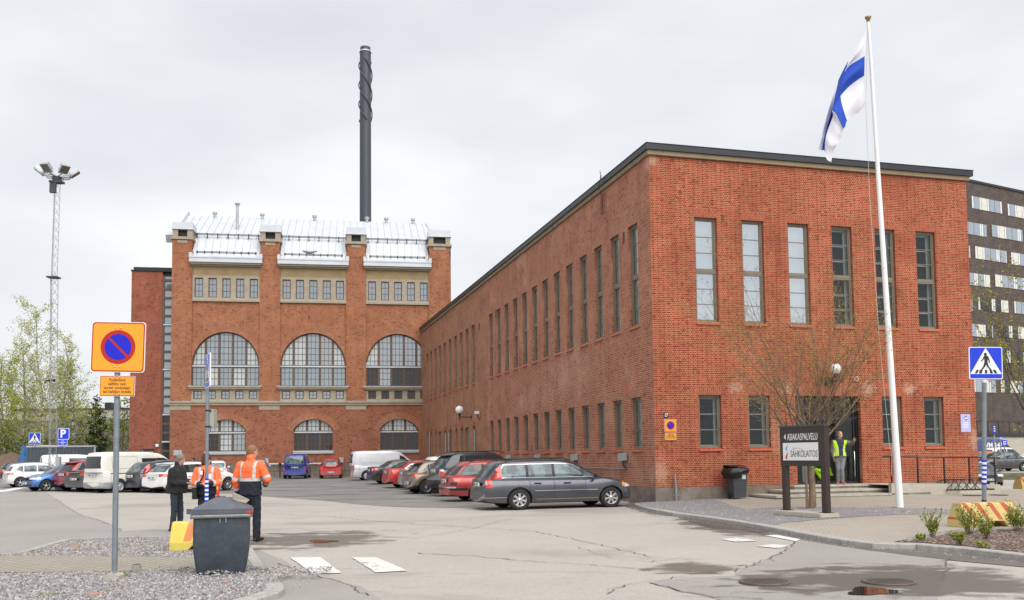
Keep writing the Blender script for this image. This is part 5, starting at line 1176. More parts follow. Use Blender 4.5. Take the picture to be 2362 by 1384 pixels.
# --- flagpole and flag
fp = G(2076, 1172, 0.02); FY = fp.y; ft = P(2002.5, 48, FY)
FP = empty('flagpole', (fp.x, FY, 0.02), 0, 'tall slim white flagpole standing on the paving in front of the office', 'flagpole')
w = MB(); w.cyl((0, 0, 0), (ft.x-fp.x, 0, ft.z-0.02), 0.100, 0.042, 24); w.build('pole', M['white'], FP)
w = MB(); w.lathe([(0.0, 0.0), (0.05, 0.0), (0.05, 0.08), (0.085, 0.10), (0.09, 0.15), (0.0, 0.18)], 14, M=Matrix.Translation((ft.x-fp.x, 0, ft.z-0.05))); w.build('finial', plain('brass', (0.35, 0.22, 0.12), 0.4, 0.6), FP)
w = MB(); w.box(-0.16, 0.16, -0.16, 0.16, -0.05, 0.025); w.build('base_plate', M['conc'], FP)
def fl(px, py, dy=0.0): q = P(px, py, FY+dy); return Vector((q.x-fp.x, dy, q.z-0.02))
w = MB(); w.tube([fl(2001, 58, -0.1), fl(1997, 242, -0.16), fl(2006, 450, -0.16), fl(2028, 780, -0.16), fl(2052, 1032, -0.14), fl(2056, 1040, -0.1)], 0.007, 4); w.tube([fl(2058, 1030, -0.12), fl(2056, 1095, -0.16), fl(2062, 1100, -0.14), fl(2064, 1040, -0.13)], 0.007, 4)
w.build('halyard', plain('rope', (0.5, 0.48, 0.42), 0.9), FP)
k_ = 0.27465
def fpx(x, y): return (1860+x*k_, 20+y*k_)
cols = [  # u, [(x,y,depth) for v in 0, .18,.36,.5,.64,.82,1]
 (0.0,  [(508,165,0), (500,280,.02), (490,396,0), (489,480,-.03), (487,565,0), (493,690,.03), (494,800,0)]),
 (0.10, [(452,265,.05), (440,350,-.03), (430,432,.06), (428,520,-.05), (425,605,.07), (440,730,-.04), (462,850,.05)]),
 (0.20, [(392,362,.08), (378,430,.02), (362,478,.12), (352,580,-.08), (350,665,.1), (378,800,-.08), (405,893,.08)]),
 (0.278,[(352,436,.1), (338,490,.05), (322,528,.12), (305,635,-.1), (287,735,.02), (312,850,-.15), (342,940,-.1)]),
 (0.34, [(318,500,.28), (306,530,.22), (296,570,.16), (275,690,-.12), (262,770,-.05), (278,880,-.2), (328,985,-.16)]),
 (0.444,[(268,602,.34), (262,640,.28), (250,690,.2), (230,790,-.08), (219,850,-.12), (252,890,-.22), (310,1012,-.2)]),
 (0.60, [(230,715,.3), (205,790,.2), (215,850,.25), (234,890,.3), (222,905,.0), (250,985,-.15), (298,1060,-.12)]),
 (0.78, [(190,840,.3), (155,960,.15), (170,1000,.25), (197,1010,.3), (178,1025,0), (215,1110,-.15), (262,1135,-.1)]),
 (0.90, [(150,990,.3), (125,1080,.15), (148,1090,.22), (170,1095,.26), (158,1105,0), (190,1180,-.12), (230,1195,-.05)]),
 (1.0,  [(118,1130,.3), (106,1178,.2), (128,1190,.18), (148,1188,.1), (155,1205,-.02), (172,1265,-.08), (208,1288,0)])]
vv = [0, .18, .36, .5, .64, .82, 1]
NU, NV = 72, 44
def cr1(p0, p1, p2, p3, t): return 0.5*((2*p1)+(-p0+p2)*t+(2*p0-5*p1+4*p2-p3)*t*t+(-p0+3*p1-3*p2+p3)*t**3)
def interp(vals, keys, t):
    i = max(k for k in range(len(keys)-1) if keys[k] <= t+1e-9); f = (t-keys[i])/(keys[i+1]-keys[i])
    g_ = lambda k: vals[max(0, min(len(vals)-1, k))]
    return [cr1(g_(i-1)[c], g_(i)[c], g_(i+1)[c], g_(i+2)[c], f) for c in range(len(vals[0]))]
us = [c[0] for c in cols]; grid = []
for i in range(NU+1):
    u = i/NU; row = []
    for j in range(NV+1):
        v = j/NV; cv = [interp(c[1], vv, v) for c in cols]; q = interp(cv, us, u); px, py = fpx(q[0], q[1])
        row.append(P(px, py, FY-0.12+q[2]+0.02*sin(u*31+v*5)*u))
    grid.append(row)
w = MB(); o3 = fl(1999, 150); org = Vector((fp.x+fl(1999, 60).x, FY, 10.0)); 
vs = [grid[i][j]-org for i in range(NU+1) for j in range(NV+1)]
fs = []; ms = []
for i in range(NU):
    for j in range(NV):
        u = (i+.5)/NU; v = (j+.5)/NV; fs.append((i*(NV+1)+j, (i+1)*(NV+1)+j, (i+1)*(NV+1)+j+1, i*(NV+1)+j+1)); ms.append(1 if (0.3636 < v < 0.6364 or 0.2778 < u < 0.4444) else 0)
w.add(vs, fs, 0, True); w.m = ms
flagw = plain('flag_white', (0.66, 0.66, 0.72), 0.85, var=0.03); flagb = plain('flag_blue', (0.006, 0.055, 0.40), 0.8, var=0.05)
w.build('flag', [flagw, flagb], None, org, fix=False, label='limp white flag with a blue cross hanging from the flagpole', cat='flag')
# --- sign board
pa = G(1781, 1187.5, 0.0); pb = G(1892, 1196.5, 0.0); ya = atan2((pb-pa).y, (pb-pa).x); Lp = (pb-pa).length
SB = empty('direction_board', (pa.x, pa.y, 0.0), ya, 'dark brown customer service board on two legs and a concrete slab', 'sign')
w = MB(); w.box(0, Lp, 0, 0.62, 0, 0.115); me = w.mesh('slab', M['conc_light']); bm = bmesh.new(); bm.from_mesh(me); bmesh.ops.bevel(bm, geom=bm.edges[:], offset=0.02, segments=2, affect='EDGES'); bm.to_mesh(me); bm.free(); link(me, 'slab', SB)
brn = plain('board_brown', (0.032, 0.019, 0.014), 0.45, var=0.1)
def onSB(px, py, d):   # local x,z on board plane at local y=d
    r = ray(px, py); ca, sa = cos(ya), sin(ya); k = r.x/r.y
    S = (k*(pa.y+ca*d)-(pa.x-sa*d))/(ca-k*sa); return S, HC+r.z/r.y*(pa.y+ca*d+sa*S)
d_ = 0.30; xl0 = onSB(1805, 1150, d_)[0]; xr1 = onSB(1906, 1150, d_)[0]; zt0 = onSB(1900, 982, d_)[1]; zb0 = onSB(1850, 1075, d_)[1]; tw = 0.14
for x0 in (xl0, xr1-tw-0.02):
    w = MB(); w.box(x0, x0+tw+(0.02 if x0 > xl0 else 0), d_, d_+0.14, 0.125, zb0); w.box(x0-0.06, x0+tw+0.07, d_-0.05, d_+0.19, 0.115, 0.127); w.build('leg', brn, SB)
w = MB(); w.box(xl0-0.02, xr1+0.01, d_-0.01, d_+0.15, zb0, zt0); w.build('panel', brn, SB)
w = MB(); w.box(xl0-0.05, xr1+0.03, d_-0.03, d_+0.17, zt0, zt0+0.045); w.build('top_cap', M['bluegray'], SB)
x0, z1 = onSB(1807, 1022, d_); x1, z0 = onSB(1889, 1062, d_)
w = MB(); w.box(x0, x1, d_-0.022, d_-0.01, z0, z1); pl = w.build('plate', M['white'], SB)
text('SÄHKÖLAITOS', 0.235, 'lettering', plain('letter_grey', (0.07, 0.06, 0.07), 0.5), pl, (x0+(x1-x0)*0.605, d_-0.024, z0+(z1-z0)*0.36), ext=0.0015, fitw=(x1-x0)*0.76)
text('Tampereen', 0.058, 'lettering', plain('letter_pale', (0.42, 0.42, 0.42), 0.5), pl, (x0+(x1-x0)*0.40, d_-0.024, z0+(z1-z0)*0.70), sx=0.8, ext=0.0015, spacing=1.5)
tx, tz = onSB(1858, 1008, d_)
text('ASIAKASPALVELU', 0.245, 'lettering', M['white'], SB, (x0+(x1-x0)*0.56, d_-0.013, tz), ext=0.002, fitw=(x1-x0)*0.86)
w = MB(); ax, az = onSB(1811, 1008, d_); flat(w, [(ax-0.035, az), (ax+0.03, az-0.08), (ax+0.03, az+0.08)], d_-0.011, 0, 0.003); w.build('arrow', M['white'], SB)
w = MB(); lx = x0+(x1-x0)*0.115; zc_ = z0+(z1-z0)*0.5; s_ = (z1-z0)
flat(w, [(lx+0.02, zc_+0.42*s_), (lx+0.035, zc_+0.30*s_), (lx-0.005, zc_+0.20*s_), (lx+0.03, zc_+0.10*s_), (lx+0.0, zc_+0.07*s_), (lx-0.045, zc_+0.15*s_), (lx-0.045, zc_+0.22*s_), (lx+0.005, zc_+0.30*s_)], d_-0.023, 0)
flat(w, [(lx+0.04, zc_-0.02*s_), (lx+0.03, zc_-0.18*s_), (lx+0.0, zc_-0.40*s_), (lx-0.04, zc_-0.44*s_), (lx-0.06, zc_-0.36*s_), (lx-0.04, zc_-0.2*s_)], d_-0.023, 1)
w.build('emblem', [plain('logo_sky', (0.02, 0.30, 0.80), 0.4), plain('logo_red', (0.62, 0.03, 0.02), 0.4)], pl)
# --- things on the front of the red office
def onwall(name, s, z, d=0.0, **kw): return empty(name, Bw(s, -d, z), 0.26843, **kw)
np_ = onwall('no_parking_sign', 0.57, 2.545, 0.004, label='small amber no parking sign on the brick wall under number 17', cat='sign')
noparking(np_, 0.44, 0.43, (0, -0.02, 0), (0, 0, 0)); textplate(np_, 0.42, 0.26, (0.0, -0.016, -0.37), (0, 0, 0))
n17 = onwall('house_number', 0.42, 2.885, 0.004, label='small black house number plate 17 on the brick wall', cat='house number')
w = MB(); w.box(-0.085, 0.085, -0.012, 0, -0.09, 0.09); w.build('plate', M['black'], n17); text('17', 0.17, 'number', M['white'], n17, (0, -0.014, 0), sx=0.75, bold=0.004)
po = onwall('poster', 12.48, 2.61, 0.004, label='lilac poster with white lines of text on the brick wall near its right corner', cat='poster')
w = MB(); w.box(-0.215, 0.215, -0.008, 0, -0.33, 0.33); w.build('sheet', plain('lilac', (0.42, 0.43, 0.72), 0.5, var=0.06), po)
w = MB(); flat(w, [(-0.04, 0.17), (0.07, 0.2), (0.08, 0.15), (-0.02, 0.12)], -0.009, 0); flat(w, [(-0.05, 0.23), (0.05, 0.27), (0.08, 0.23), (0.06, 0.22), (0.04, 0.25), (-0.03, 0.21)], -0.009, 1); flat(w, [(-0.03, 0.14), (0.06, 0.155), (0.08, 0.12), (0.0, 0.10)], -0.0095, 1); flat(w, [(-0.09, 0.19), (-0.05, 0.22), (-0.05, 0.17)], -0.009, 2); w.build('picture', [M['white'], M['black'], M['sign_red']], po)
w = MB()
for k, (a, b) in enumerate([(0.11, 0.06), (0.13, 0.06), (0.11, 0.06), (0.12, 0.06)]): 
    z = 0.02-0.062*k
    for q in range(9): x = -a+2*a*q/9; w.box(x, x+2*a/9*0.7, -0.0095, -0.008, z-0.016, z+0.016)
w.build('text_lines', M['white'], po)
al = onwall('alarm', 7.83, 4.2, 0, label='small red and white alarm beacon above the right side of the door', cat='alarm')
w = MB(); w.cyl((0, 0, 0), (0, -0.06, 0), 0.09, n=20); w.build('base', M['white'], al); w = MB(); w.cyl((0, -0.06, 0), (0, -0.09, 0), 0.065, 0.05, 20); w.build('lens', M['red_light'], al)
gm_ = plain('opal_globe', (0.82, 0.82, 0.80), 0.25, var=0.02)
gl = onwall('globe_lamp', 6.75, 4.08, 0, label='white globe lamp on a black bracket above the office entrance', cat='lamp', group='white globe wall lamps')
w = MB(); w.sphere((0, -0.42, 0.43), 0.19, 24, 16); w.build('globe', gm_, gl); w = MB(); w.cyl((0, -0.42, 0.12), (0, -0.42, 0.26), 0.11, 0.07, 16); w.tube([(0, -0.42, 0.12), (0, -0.42, 0.0), (0, 0, 0.0)], 0.03, 8); w.box(-0.2, 0.1, -0.12, 0, -0.14, 0.16); w.build('bracket', M['black'], gl)
gl2 = empty('globe_lamp', Bw(0, 27.6, 3.92), 0.26843-pi/2, 'white globe lamp on a black arm halfway along the side wall', 'lamp', 'white globe wall lamps')
w = MB(); w.sphere((0, -0.75, 0.55), 0.25, 24, 16); w.build('globe', gm_, gl2); w = MB(); w.cyl((0, -0.75, 0.2), (0, -0.75, 0.34), 0.10, 0.08, 14); w.cyl((0, -0.75, -0.1), (0, -0.75, 0.2), 0.035, n=10); w.tube([(0, -0.75, 0.1), (0, 0, 0.1)], 0.03, 8); w.box(-0.08, 0.08, -0.03, 0, 0, 0.2); w.build('bracket', M['black'], gl2)
cm = empty('camera', Bw(0, 25.1, 4.1), 0.26843-pi/2, 'small white security camera on the side wall right of the globe lamp', 'camera')
cm.name = 'security_camera'
w = MB(); w.box(-0.09, 0.09, -0.35, -0.1, 0, 0.16); w.build('housing', M['white'], cm); w = MB(); w.tube([(0, -0.2, 0), (0, -0.1, -0.3), (0, 0, -0.35)], 0.035, 8); w.build('bracket', plain('bracket_brown', (0.15, 0.05, 0.04), 0.6), cm)
for k, (s0, s1) in enumerate([(2.33, 2.83), (7.6, 8.1), (12.9, 13.4), (18.1, 18.6)]):
    bx = empty('heater_socket', Bw(0, s1, 1.36), 0.26843-pi/2, ['grey car heater socket box on the side wall nearest the front corner', 'grey car heater socket box on the side wall, second from the corner', 'grey car heater socket box just above the grey estate, third from the corner', 'farthest grey car heater socket box on the side wall, just showing over the cars'][k], 'socket box', 'car heater sockets along the side wall')
    w = MB(); w.prism(rrect(0, 0.46, 0, 0.28, 0.03), -0.20, -0.03); w.box(0.1, 0.36, -0.03, 0, 0.05, 0.2); w.build('box', plain('box_grey_%d' % k, (0.30, 0.33, 0.33), 0.5), bx)
    w = MB(); w.tube([(0.23, -0.1, 0), (0.23, -0.1, -0.12), (0.3, -0.08, -0.2), (0.36, -0.08, -0.28)], 0.022, 6); w.build('cable', M['black'], bx)
w = MB(); w.tube([(-0.08, 2.4, 1.08), (-0.08, 19.0, 1.08)], 0.024, 6)
for k in range(9): w.box(-0.09, 0, 2.6+2*k, 2.64+2*k, 1.05, 1.11)
w.build('wall_conduit', M['steel'], None, (4.756, 30.607, 0), 0.26843, label='thin grey pipe running low along the side wall behind the cars', cat='pipe')
cw = empty('counterweight', Bw(0, 4.2, 10.8), 0.26843-pi/2, 'rusty tube hanging on a hooked wire high on the side wall', 'weight')
w = MB(); w.cyl((0, -0.12, 0), (0, -0.12, 0.8), 0.055, n=12); w.build('tube', plain('rust', (0.16, 0.075, 0.04), 0.8), cw)
w = MB(); w.tube([(0, -0.12, 0.78), (-0.05, -0.2, 1.05), (0.15, -0.24, 1.25), (0.32, -0.24, 1.38), (0.36, -0.3, 1.5), (0.28, -0.28, 1.6), (0.16, -0.2, 1.5), (0.2, -0.24, 1.3)], 0.012, 5); w.build('wire', M['black'], cw)
fsn = empty('guard_post', Bw(0.66, -0.15, 0), 0.26843, 'slim galvanised guard post against the office plinth near the corner', 'post')
w = MB(); w.cyl((0, 0, 0), (0, 0, 0.48), 0.045, n=14); w.cyl((0, 0, 0.48), (-0.03, 0, 0.9), 0.035, n=14); w.box(-0.09, 0.09, -0.01, 0.01, 0.2, 0.23); w.build('tube', M['steel'], fsn)
# wheelie bin
s_ = sB(1698, 0.55); bp = Bw(s_, -0.55, 0); zb = PZ(bp.x, bp.y)
WB = empty('wheelie_bin', (bp.x, bp.y, zb), 0.26843, 'dark grey wheelie bin with a black bag over its open top against the office wall', 'bin')
w = MB()
vs = [(-0.20, -0.22, 0.04), (0.22, -0.22, 0.04), (0.22, 0.2, 0.04), (-0.20, 0.2, 0.04), (-0.28, -0.30, 0.95), (0.28, -0.30, 0.95), (0.28, 0.28, 0.95), (-0.28, 0.28, 0.95)]
w.add(vs, [(0, 3, 2, 1), (0, 1, 5, 4), (1, 2, 6, 5), (2, 3, 7, 6), (3, 0, 4, 7)]); w.box(-0.30, 0.30, -0.32, 0.30, 0.93, 0.97); w.build('body', plain('bin_grey', (0.05, 0.058, 0.065), 0.5), WB)
w = MB(); w.cyl((-0.26, 0.05, 0.10), (-0.20, 0.05, 0.10), 0.10, n=20); w.build('wheel', M['rubber'], WB)
w = MB(); w.add([(-0.3, 0.30, 0.97), (0.3, 0.30, 0.97), (0.29, 0.33, 1.13), (-0.29, 0.33, 1.13), (0.3, -0.3, 1.08), (-0.3, -0.3, 1.08)], [(0, 1, 2, 3), (3, 2, 4, 5)]); w.build('lid', M['black'], WB)
w = MB(); rr = random.Random(9); nA = 28; vs = []
for j in range(7):
    for k in range(nA):
        a = 2*pi*k/nA; f = j/6; rx = 0.30+0.07*sin(pi*f)+rr.uniform(-0.015, 0.015); vs.append((-0.03+rx*1.05*max(-1, min(1, 1.25*cos(a))), -0.02+rx*1.05*max(-1, min(1, 1.25*sin(a))), 1.03-0.34*f*(1.0 if cos(a) < 0.2 else 0.5)+rr.uniform(-0.02, 0.02)))
w.add(vs, [(j*nA+k, j*nA+(k+1) % nA, (j+1)*nA+(k+1) % nA, (j+1)*nA+k) for j in range(6) for k in range(nA)], 0, True); w.add(vs[:nA], [tuple(range(nA))]); w.build('bag', plain('bin_bag', (0.010, 0.010, 0.011), 0.4, spec=0.4), WB)
w = MB(); w.box(0.06, 0.2, -0.292, -0.284, 0.66, 0.8); o = w.build('sticker', plain('sticker', (0.45, 0.6, 0.5), 0.5), WB)
# --- floodlight mast at left
MY = 53.0; mb0 = P(119, 1120, MY); mt0 = P(131, 405, MY)
FM = empty('floodlight_mast', (mb0.x, MY, H(mb0.x, MY)), 0, 'tall lattice mast with a ring of floodlights above the car park', 'mast')
def ml(px, py, dy=0): q = P(px, py, MY+dy); return Vector((q.x-mb0.x, dy, q.z-H(mb0.x, MY)))
zj = ml(122, 640).z; zt_m = ml(130, 418).z; lx0 = 0.0; lxj = ml(123, 640).x*0.9; lxt = ml(131, 418).x*0.95
def lattice(z0, z1, x0, x1, r, step, th, nm):
    w = MB(); corners = [(r*cos(a), r*sin(a)) for a in (pi*0.2, pi*0.87, pi*1.53)]
    def pt(i, z): f = (z-z0)/(z1-z0); return (x0+(x1-x0)*f+corners[i][0], corners[i][1], z)
    for i in range(3): w.tube([pt(i, z0), pt(i, z1)], th, 5)
    n = int((z1-z0)/step)
    for k in range(n):
        za = z0+(z1-z0)*k/n; zb = z0+(z1-z0)*(k+1)/n
        for i in range(3):
            j = (i+1) % 3; w.tube([pt(i, za), pt(j, zb)], th*0.45, 4); w.tube([pt(j, za), pt(i, zb)], th*0.45, 4)
    return w.build(nm, plain('mast_steel_'+nm, (0.33, 0.33, 0.34), 0.5, 0.3), FM)
lattice(0, zj, lx0, lxj, 0.24, 0.55, 0.018, 'lower_section'); lattice(zj, zt_m, lxj, lxt, 0.19, 0.5, 0.015, 'upper_section')
w = MB(); w.box(lxj-0.3, lxj+0.3, -0.3, 0.3, zj-0.04, zj+0.04); w.build('joint_plate', M['bluegray'], FM); w = MB(); w.cyl((lxt, 0, zt_m-0.1), (lxt, 0, zt_m+0.25), 0.22, 0.28, 12); w.box(lxt-0.36, lxt+0.36, -0.25, 0.25, zt_m-0.12, zt_m); w.build('platform', M['bluegray'], FM); w = MB(); w.box(lxt-0.28, lxt+0.05, -0.3, -0.1, zt_m-0.75, zt_m-0.2); w.build('control_box', M['bluegray'], FM)
for k in range(6):
    a = 2*pi*k/6+0.35; w = MB(); ex, ey = cos(a), sin(a); c = Vector((lxt, 0, zt_m+0.25))
    w.tube([c, c+Vector((ex*0.72, ey*0.72, 0.08))], 0.04, 6); w.box(-0.25, 0.25, -0.06, 0.06, -0.05, 0.05, 0, Matrix.Translation(c+Vector((ex*0.75, ey*0.75, 0.1))) @ Matrix.Rotation(a+pi/2, 4, 'Z'))
    Mx = Matrix.Translation(c+Vector((ex*0.95, ey*0.95, 0.28))) @ Matrix.Rotation(a, 4, 'Z') @ Matrix.Rotation(radians(52), 4, 'Y')
    w.box(-0.02, 0.07, -0.25, 0.25, -0.29, 0.29, 0, Mx)
    f = w.build('floodlight', M['tin_grey'], FM); w = MB(); w.box(-0.20, -0.02, -0.22, 0.22, -0.25, 0.25, 0, Mx); 
    w2 = MB(); w2.box(0.07, 0.085, -0.23, 0.23, -0.27, 0.27, 0, Mx); w2.build('lens', plain('lens_%d' % k, (0.12, 0.115, 0.10), 0.25), f); w.build('housing', plain('housing_%d' % k, (0.5, 0.52, 0.54), 0.4, 0.5), f)
q = ml(117, 877); w = MB(); w.prism([(q.x-0.28, q.z), (q.x+0.25, q.z+0.05), (q.x+0.2, q.z-0.08), (q.x-0.2, q.z-0.06)], -0.1, 0.1); w.build('road_lamp', M['dkmetal'], FM)
w = MB(); q0 = ml(85, 1028); q1 = ml(150, 1030); w.tube([(q0.x, -0.3, q0.z), (q1.x, -0.3, q1.z)], 0.035, 8, 0); w.build('cross_bar', M['tin'], FM)
cs = empty('crossing_sign', (P(80.5, 1012, MY-0.4).x, MY-0.4, P(80.5, 1012, MY).z-0.35), 0, 'small far crossing sign fixed left of the lattice mast above the parked cars', 'sign', 'pedestrian crossing signs'); crossing(cs, 0.66, (0, -0.03, 0.35), (0, radians(1), 0))
w = MB(); w.cyl((0, 0, -0.15), (0, 0, 0.1), 0.035, n=8); w.build('bracket', M['steel'], cs)
ps = empty('parking_sign', (P(147, 1001, MY-0.4).x, MY-0.4, P(147, 1030, MY).z), 0, 'blue parking sign P with a small blue plate right of the lattice mast', 'sign')
def pl_(px, py): q = P(px, py, MY-0.4); return (q.x-ps.location.x, q.z-ps.location.z)
cx, cz = pl_(147, 1001); w = MB(); w.prism(rrect(cx-0.33, cx+0.33, cz-0.32, cz+0.32, 0.03), -0.03, -0.01, 0); flat(w, rrect(cx-0.305, cx+0.305, cz-0.295, cz+0.295, 0.03), -0.03, 1); pp = w.build('sign_plate', [M['white'], M['blue']], ps)
text('P', 0.62, 'letter', M['white'], pp, (cx-0.03, -0.034, cz), bold=0.02)
cx, cz = pl_(145, 1020.5); w = MB(); w.prism(rrect(cx-0.27, cx+0.27, cz-0.17, cz+0.17, 0.02), -0.03, -0.01, 0); flat(w, rrect(cx-0.25, cx+0.25, cz-0.15, cz+0.15, 0.02), -0.03, 1)
for dz in (0.08, 0.0, -0.08): flat(w, [(cx-0.1-0.1*(dz == 0), cz+dz-0.012), (cx+0.1+0.1*(dz == 0), cz+dz-0.012), (cx+0.1+0.1*(dz == 0), cz+dz+0.012), (cx-0.1-0.1*(dz == 0), cz+dz+0.012)], -0.032, 0)
w.build('text_plate', [M['white'], M['blue']], ps); w = MB(); w.cyl((cx+0.1, 0, -0.1), (cx+0.1, 0, 0.9), 0.03, n=8); w.build('bracket', M['steel'], ps)
w = MB(); c_ = P(134.5, 1070, MY-0.6); w.box(-0.12, 0.12, -0.1, 0.1, 0, 1.9); w.build('cable_cabinet', M['tin_grey'], None, (c_.x, c_.y, H(c_.x, c_.y)), label='narrow grey cable cabinet at the foot of the lattice mast', cat='cabinet')
# container
ca = P(62, 1050, 82); cb_ = P(218, 1050, 84); CN = empty('shipping_container', (ca.x, 82, H(ca.x, 82)+0.0), atan2(2, cb_.x-ca.x), 'long dark blue grey shipping container below the slope behind the cars', 'container')
Lc = (cb_-ca).length; w = MB(); pts = []
n = int(Lc/0.28)
for k in range(n): x = k*Lc/n; d = Lc/n; pts += [(x, 0), (x+d*0.3, 0), (x+d*0.5, 0.05), (x+d*0.8, 0.05)]
pts.append((Lc, 0)); vs = [(x, y, 0.15) for x, y in pts]+[(x, y, 2.75) for x, y in pts]; m_ = len(pts); w.add(vs, [(i, i+1, m_+i+1, m_+i) for i in range(m_-1)]); w.quad((Lc, 0, 0.1), (Lc, 2.4, 0.1), (Lc, 2.4, 2.8), (Lc, 0, 2.8)); w.quad((0, 0, 0.1), (0, 2.4, 0.1), (0, 2.4, 2.8), (0, 0, 2.8)); w.build('wall', plain('container_blue', (0.065, 0.085, 0.10), 0.55), CN)
w = MB(); w.box(-0.05, Lc+0.05, -0.04, 2.45, 2.75, 2.9); w.box(-0.05, Lc+0.05, -0.04, 2.45, 0.0, 0.15); w.box(Lc-0.05, Lc+0.08, -0.04, 0.1, 0.1, 2.8); w.build('frame', M['tin_grey'], CN)
tb = P(46, 1050, 83); w = MB(); rr = random.Random(4); w.add([(-0.5, 0, 0), (1.0, 0, 0), (0.95, 0.2, 2.7), (0.3, 0.3, 2.9), (1.0, 1.5, 2.6), (-0.6, 1.5, 0), (0.1, 0.1, 1.6)], [(0, 1, 2, 3, 6), (3, 2, 4), (0, 6, 3, 4, 5)]); w.build('tarpaulin', plain('tarp_blue', (0.03, 0.12, 0.3), 0.5, var=0.3), None, (tb.x, 82.5, 0.1), label='blue tarpaulin heap against the left end of the container', cat='tarpaulin')
dp = P(28, 1060, 84); w = MB(); n = 18; vs = [(0, 0, 2.3)]
for j in (1, 2, 3, 4):
    for k in range(n): a = 2*pi*k/n; r_ = j*0.9+rr.uniform(-0.2, 0.2); vs.append((r_*cos(a)*1.3, r_*sin(a), 2.3*(1-j/4)**0.8+rr.uniform(-0.1, 0.1)*(j < 4)))
w.add(vs, [(0, 1+k, 1+(k+1) % n) for k in range(n)]+[(1+(j-1)*n+k, 1+j*n+k, 1+j*n+(k+1) % n, 1+(j-1)*n+(k+1) % n) for j in (1, 2, 3) for k in range(n)], 0, True); w.build('soil_heap', plain('soil', (0.13, 0.085, 0.06), 0.95, bmp=0.5), None, (dp.x, 84, 0.1), label='brown heap of soil left of the blue tarpaulin', cat='soil heap')
# heater posts along the power station
for k, (s, bxz) in enumerate([(0.55, 1), (6.35, 1)]):
    hp = empty('heater_socket', Aw(s, -0.35, 1.15), AA, ['grey socket box on the power station wall left of the blue car', 'grey socket box on the power station wall right of the red hatchback'][k], 'socket box', 'socket boxes along the power station')
    w = MB(); w.box(-0.16, 0.16, -0.1, 0.05, 0.1, 0.5); w.build('box', M['tin_grey'], hp); w = MB(); w.cyl((0, 0, -0.9), (0, 0, 0.1), 0.04, n=8); w.build('post', M['dkmetal'], hp)
w = MB(); w.tube([(-1.0, -0.3, 1.18), (5.8, -0.3, 1.18)], 0.05, 8)
for s in (-0.9, 1.6, 3.5, 5.6): w.cyl((s, -0.3, 1.1), (s, -0.3, 1.26), 0.12, n=10, mi=1); w.cyl((s, -0.3, 0), (s, -0.3, 1.1), 0.035, n=6, mi=1)
w.build('guard_rail', [M['tin'], M['dkmetal']], None, AO, AA, label='white pipe rail between dark posts along the foot of the power station', cat='rail')
# right hand far signs
def small_sign(px, py, wpx, hpx, Y, ybase, lab, sc, col='blue'):
    c = P(px, py, Y); e = empty('road_sign', (c.x, Y, P(px, ybase, Y).z), 0, lab, 'sign'); hh = c.z-e.location.z
    w = MB(); w.box(-wpx/FPX*Y/2, wpx/FPX*Y/2, -0.02, 0.02, hh-hpx/FPX*Y/2, hh+hpx/FPX*Y/2); w.build('sign_plate', M[col], e); w = MB(); w.cyl((0, 0.05, 0), (0, 0.05, hh), 0.04, n=8); w.build('pole', M['steel'], e)
    w = MB(); a = wpx/FPX*Y*0.3; 
    for q in range(sc): w.box(-a, a, -0.026, -0.02, hh-0.12+0.14*q, hh-0.06+0.14*q)
    w.build('lettering', M['white'], e)
small_sign(2293.5, 991, 6, 22, 60, 1072, 'narrow blue sign seen edge on in front of the retaining wall', 3)
small_sign(2317, 1021, 12, 11, 62, 1062, 'blue road sign with white letters in front of the blue van', 2)
small_sign(2308.5, 1007.5, 8, 3, 63, 1060, 'small blue arrow plate left above the blue road sign', 1)
# ================================================================== VEHICLES
def lerpl(pts, x):
    if x <= pts[0][0]: return pts[0][1]
    for (a, va), (b, vb) in zip(pts[:-1], pts[1:]):
        if x <= b: return va+(vb-va)*((x-a)/(b-a) if b > a else 0)
    return pts[-1][1]
def smooth_pl(pts, x, r=0.12):
    return (lerpl(pts, x-r)+2*lerpl(pts, x)+lerpl(pts, x+r))/4
def bm_from(me): b = bmesh.new(); b.from_mesh(me); return b
def carve(src, planes, pred=None, eps=0.004, thick=True):
    b = src.copy()
    if pred: bmesh.ops.delete(b, geom=[f for f in b.faces if not pred(f)], context='FACES')
    for co, n in planes:
        g = b.verts[:]+b.edges[:]+b.faces[:]
        if not g: break
        bmesh.ops.bisect_plane(b, geom=g, plane_co=co, plane_no=n, clear_outer=True, dist=1e-5)
    b.normal_update()
    for v in b.verts: v.co += v.normal*eps
    return b
def fin(b, name, m, parent, **kw):
    if len(b.faces) == 0: b.free(); return None
    me = bpy.data.meshes.new(name); 
    for f in b.faces: f.material_index = 0; f.smooth = True
    b.to_mesh(me); b.free(); me.materials.clear(); me.materials.append(m); return link(me, name, parent, **kw)
def poly_planes(pts, side):   # convex polygon (x,z) counter-clockwise seen from +y ... planes keep the inside
    cx = sum(p[0] for p in pts)/len(pts); cz = sum(p[1] for p in pts)/len(pts); out = []
    for i in range(len(pts)):
        a = pts[i]; b = pts[(i+1) % len(pts)]; n = Vector((b[1]-a[1], 0, -(b[0]-a[0])))
        if n.dot(Vector((cx-a[0], 0, cz-a[1]))) > 0: n = -n
        out.append((Vector((a[0], 0, a[1])), n.normalized()))
    return out
def polyyz(pts):
    cy = sum(p[0] for p in pts)/len(pts); cz = sum(p[1] for p in pts)/len(pts); out = []
    for i in range(len(pts)):
        a = pts[i]; b = pts[(i+1) % len(pts)]; n = Vector((0, b[1]-a[1], -(b[0]-a[0])))
        if n.dot(Vector((0, cy-a[0], cz-a[1]))) > 0: n = -n
        out.append((Vector((0, a[0], a[1])), n.normalized()))
    return out
wheel_cache = {}
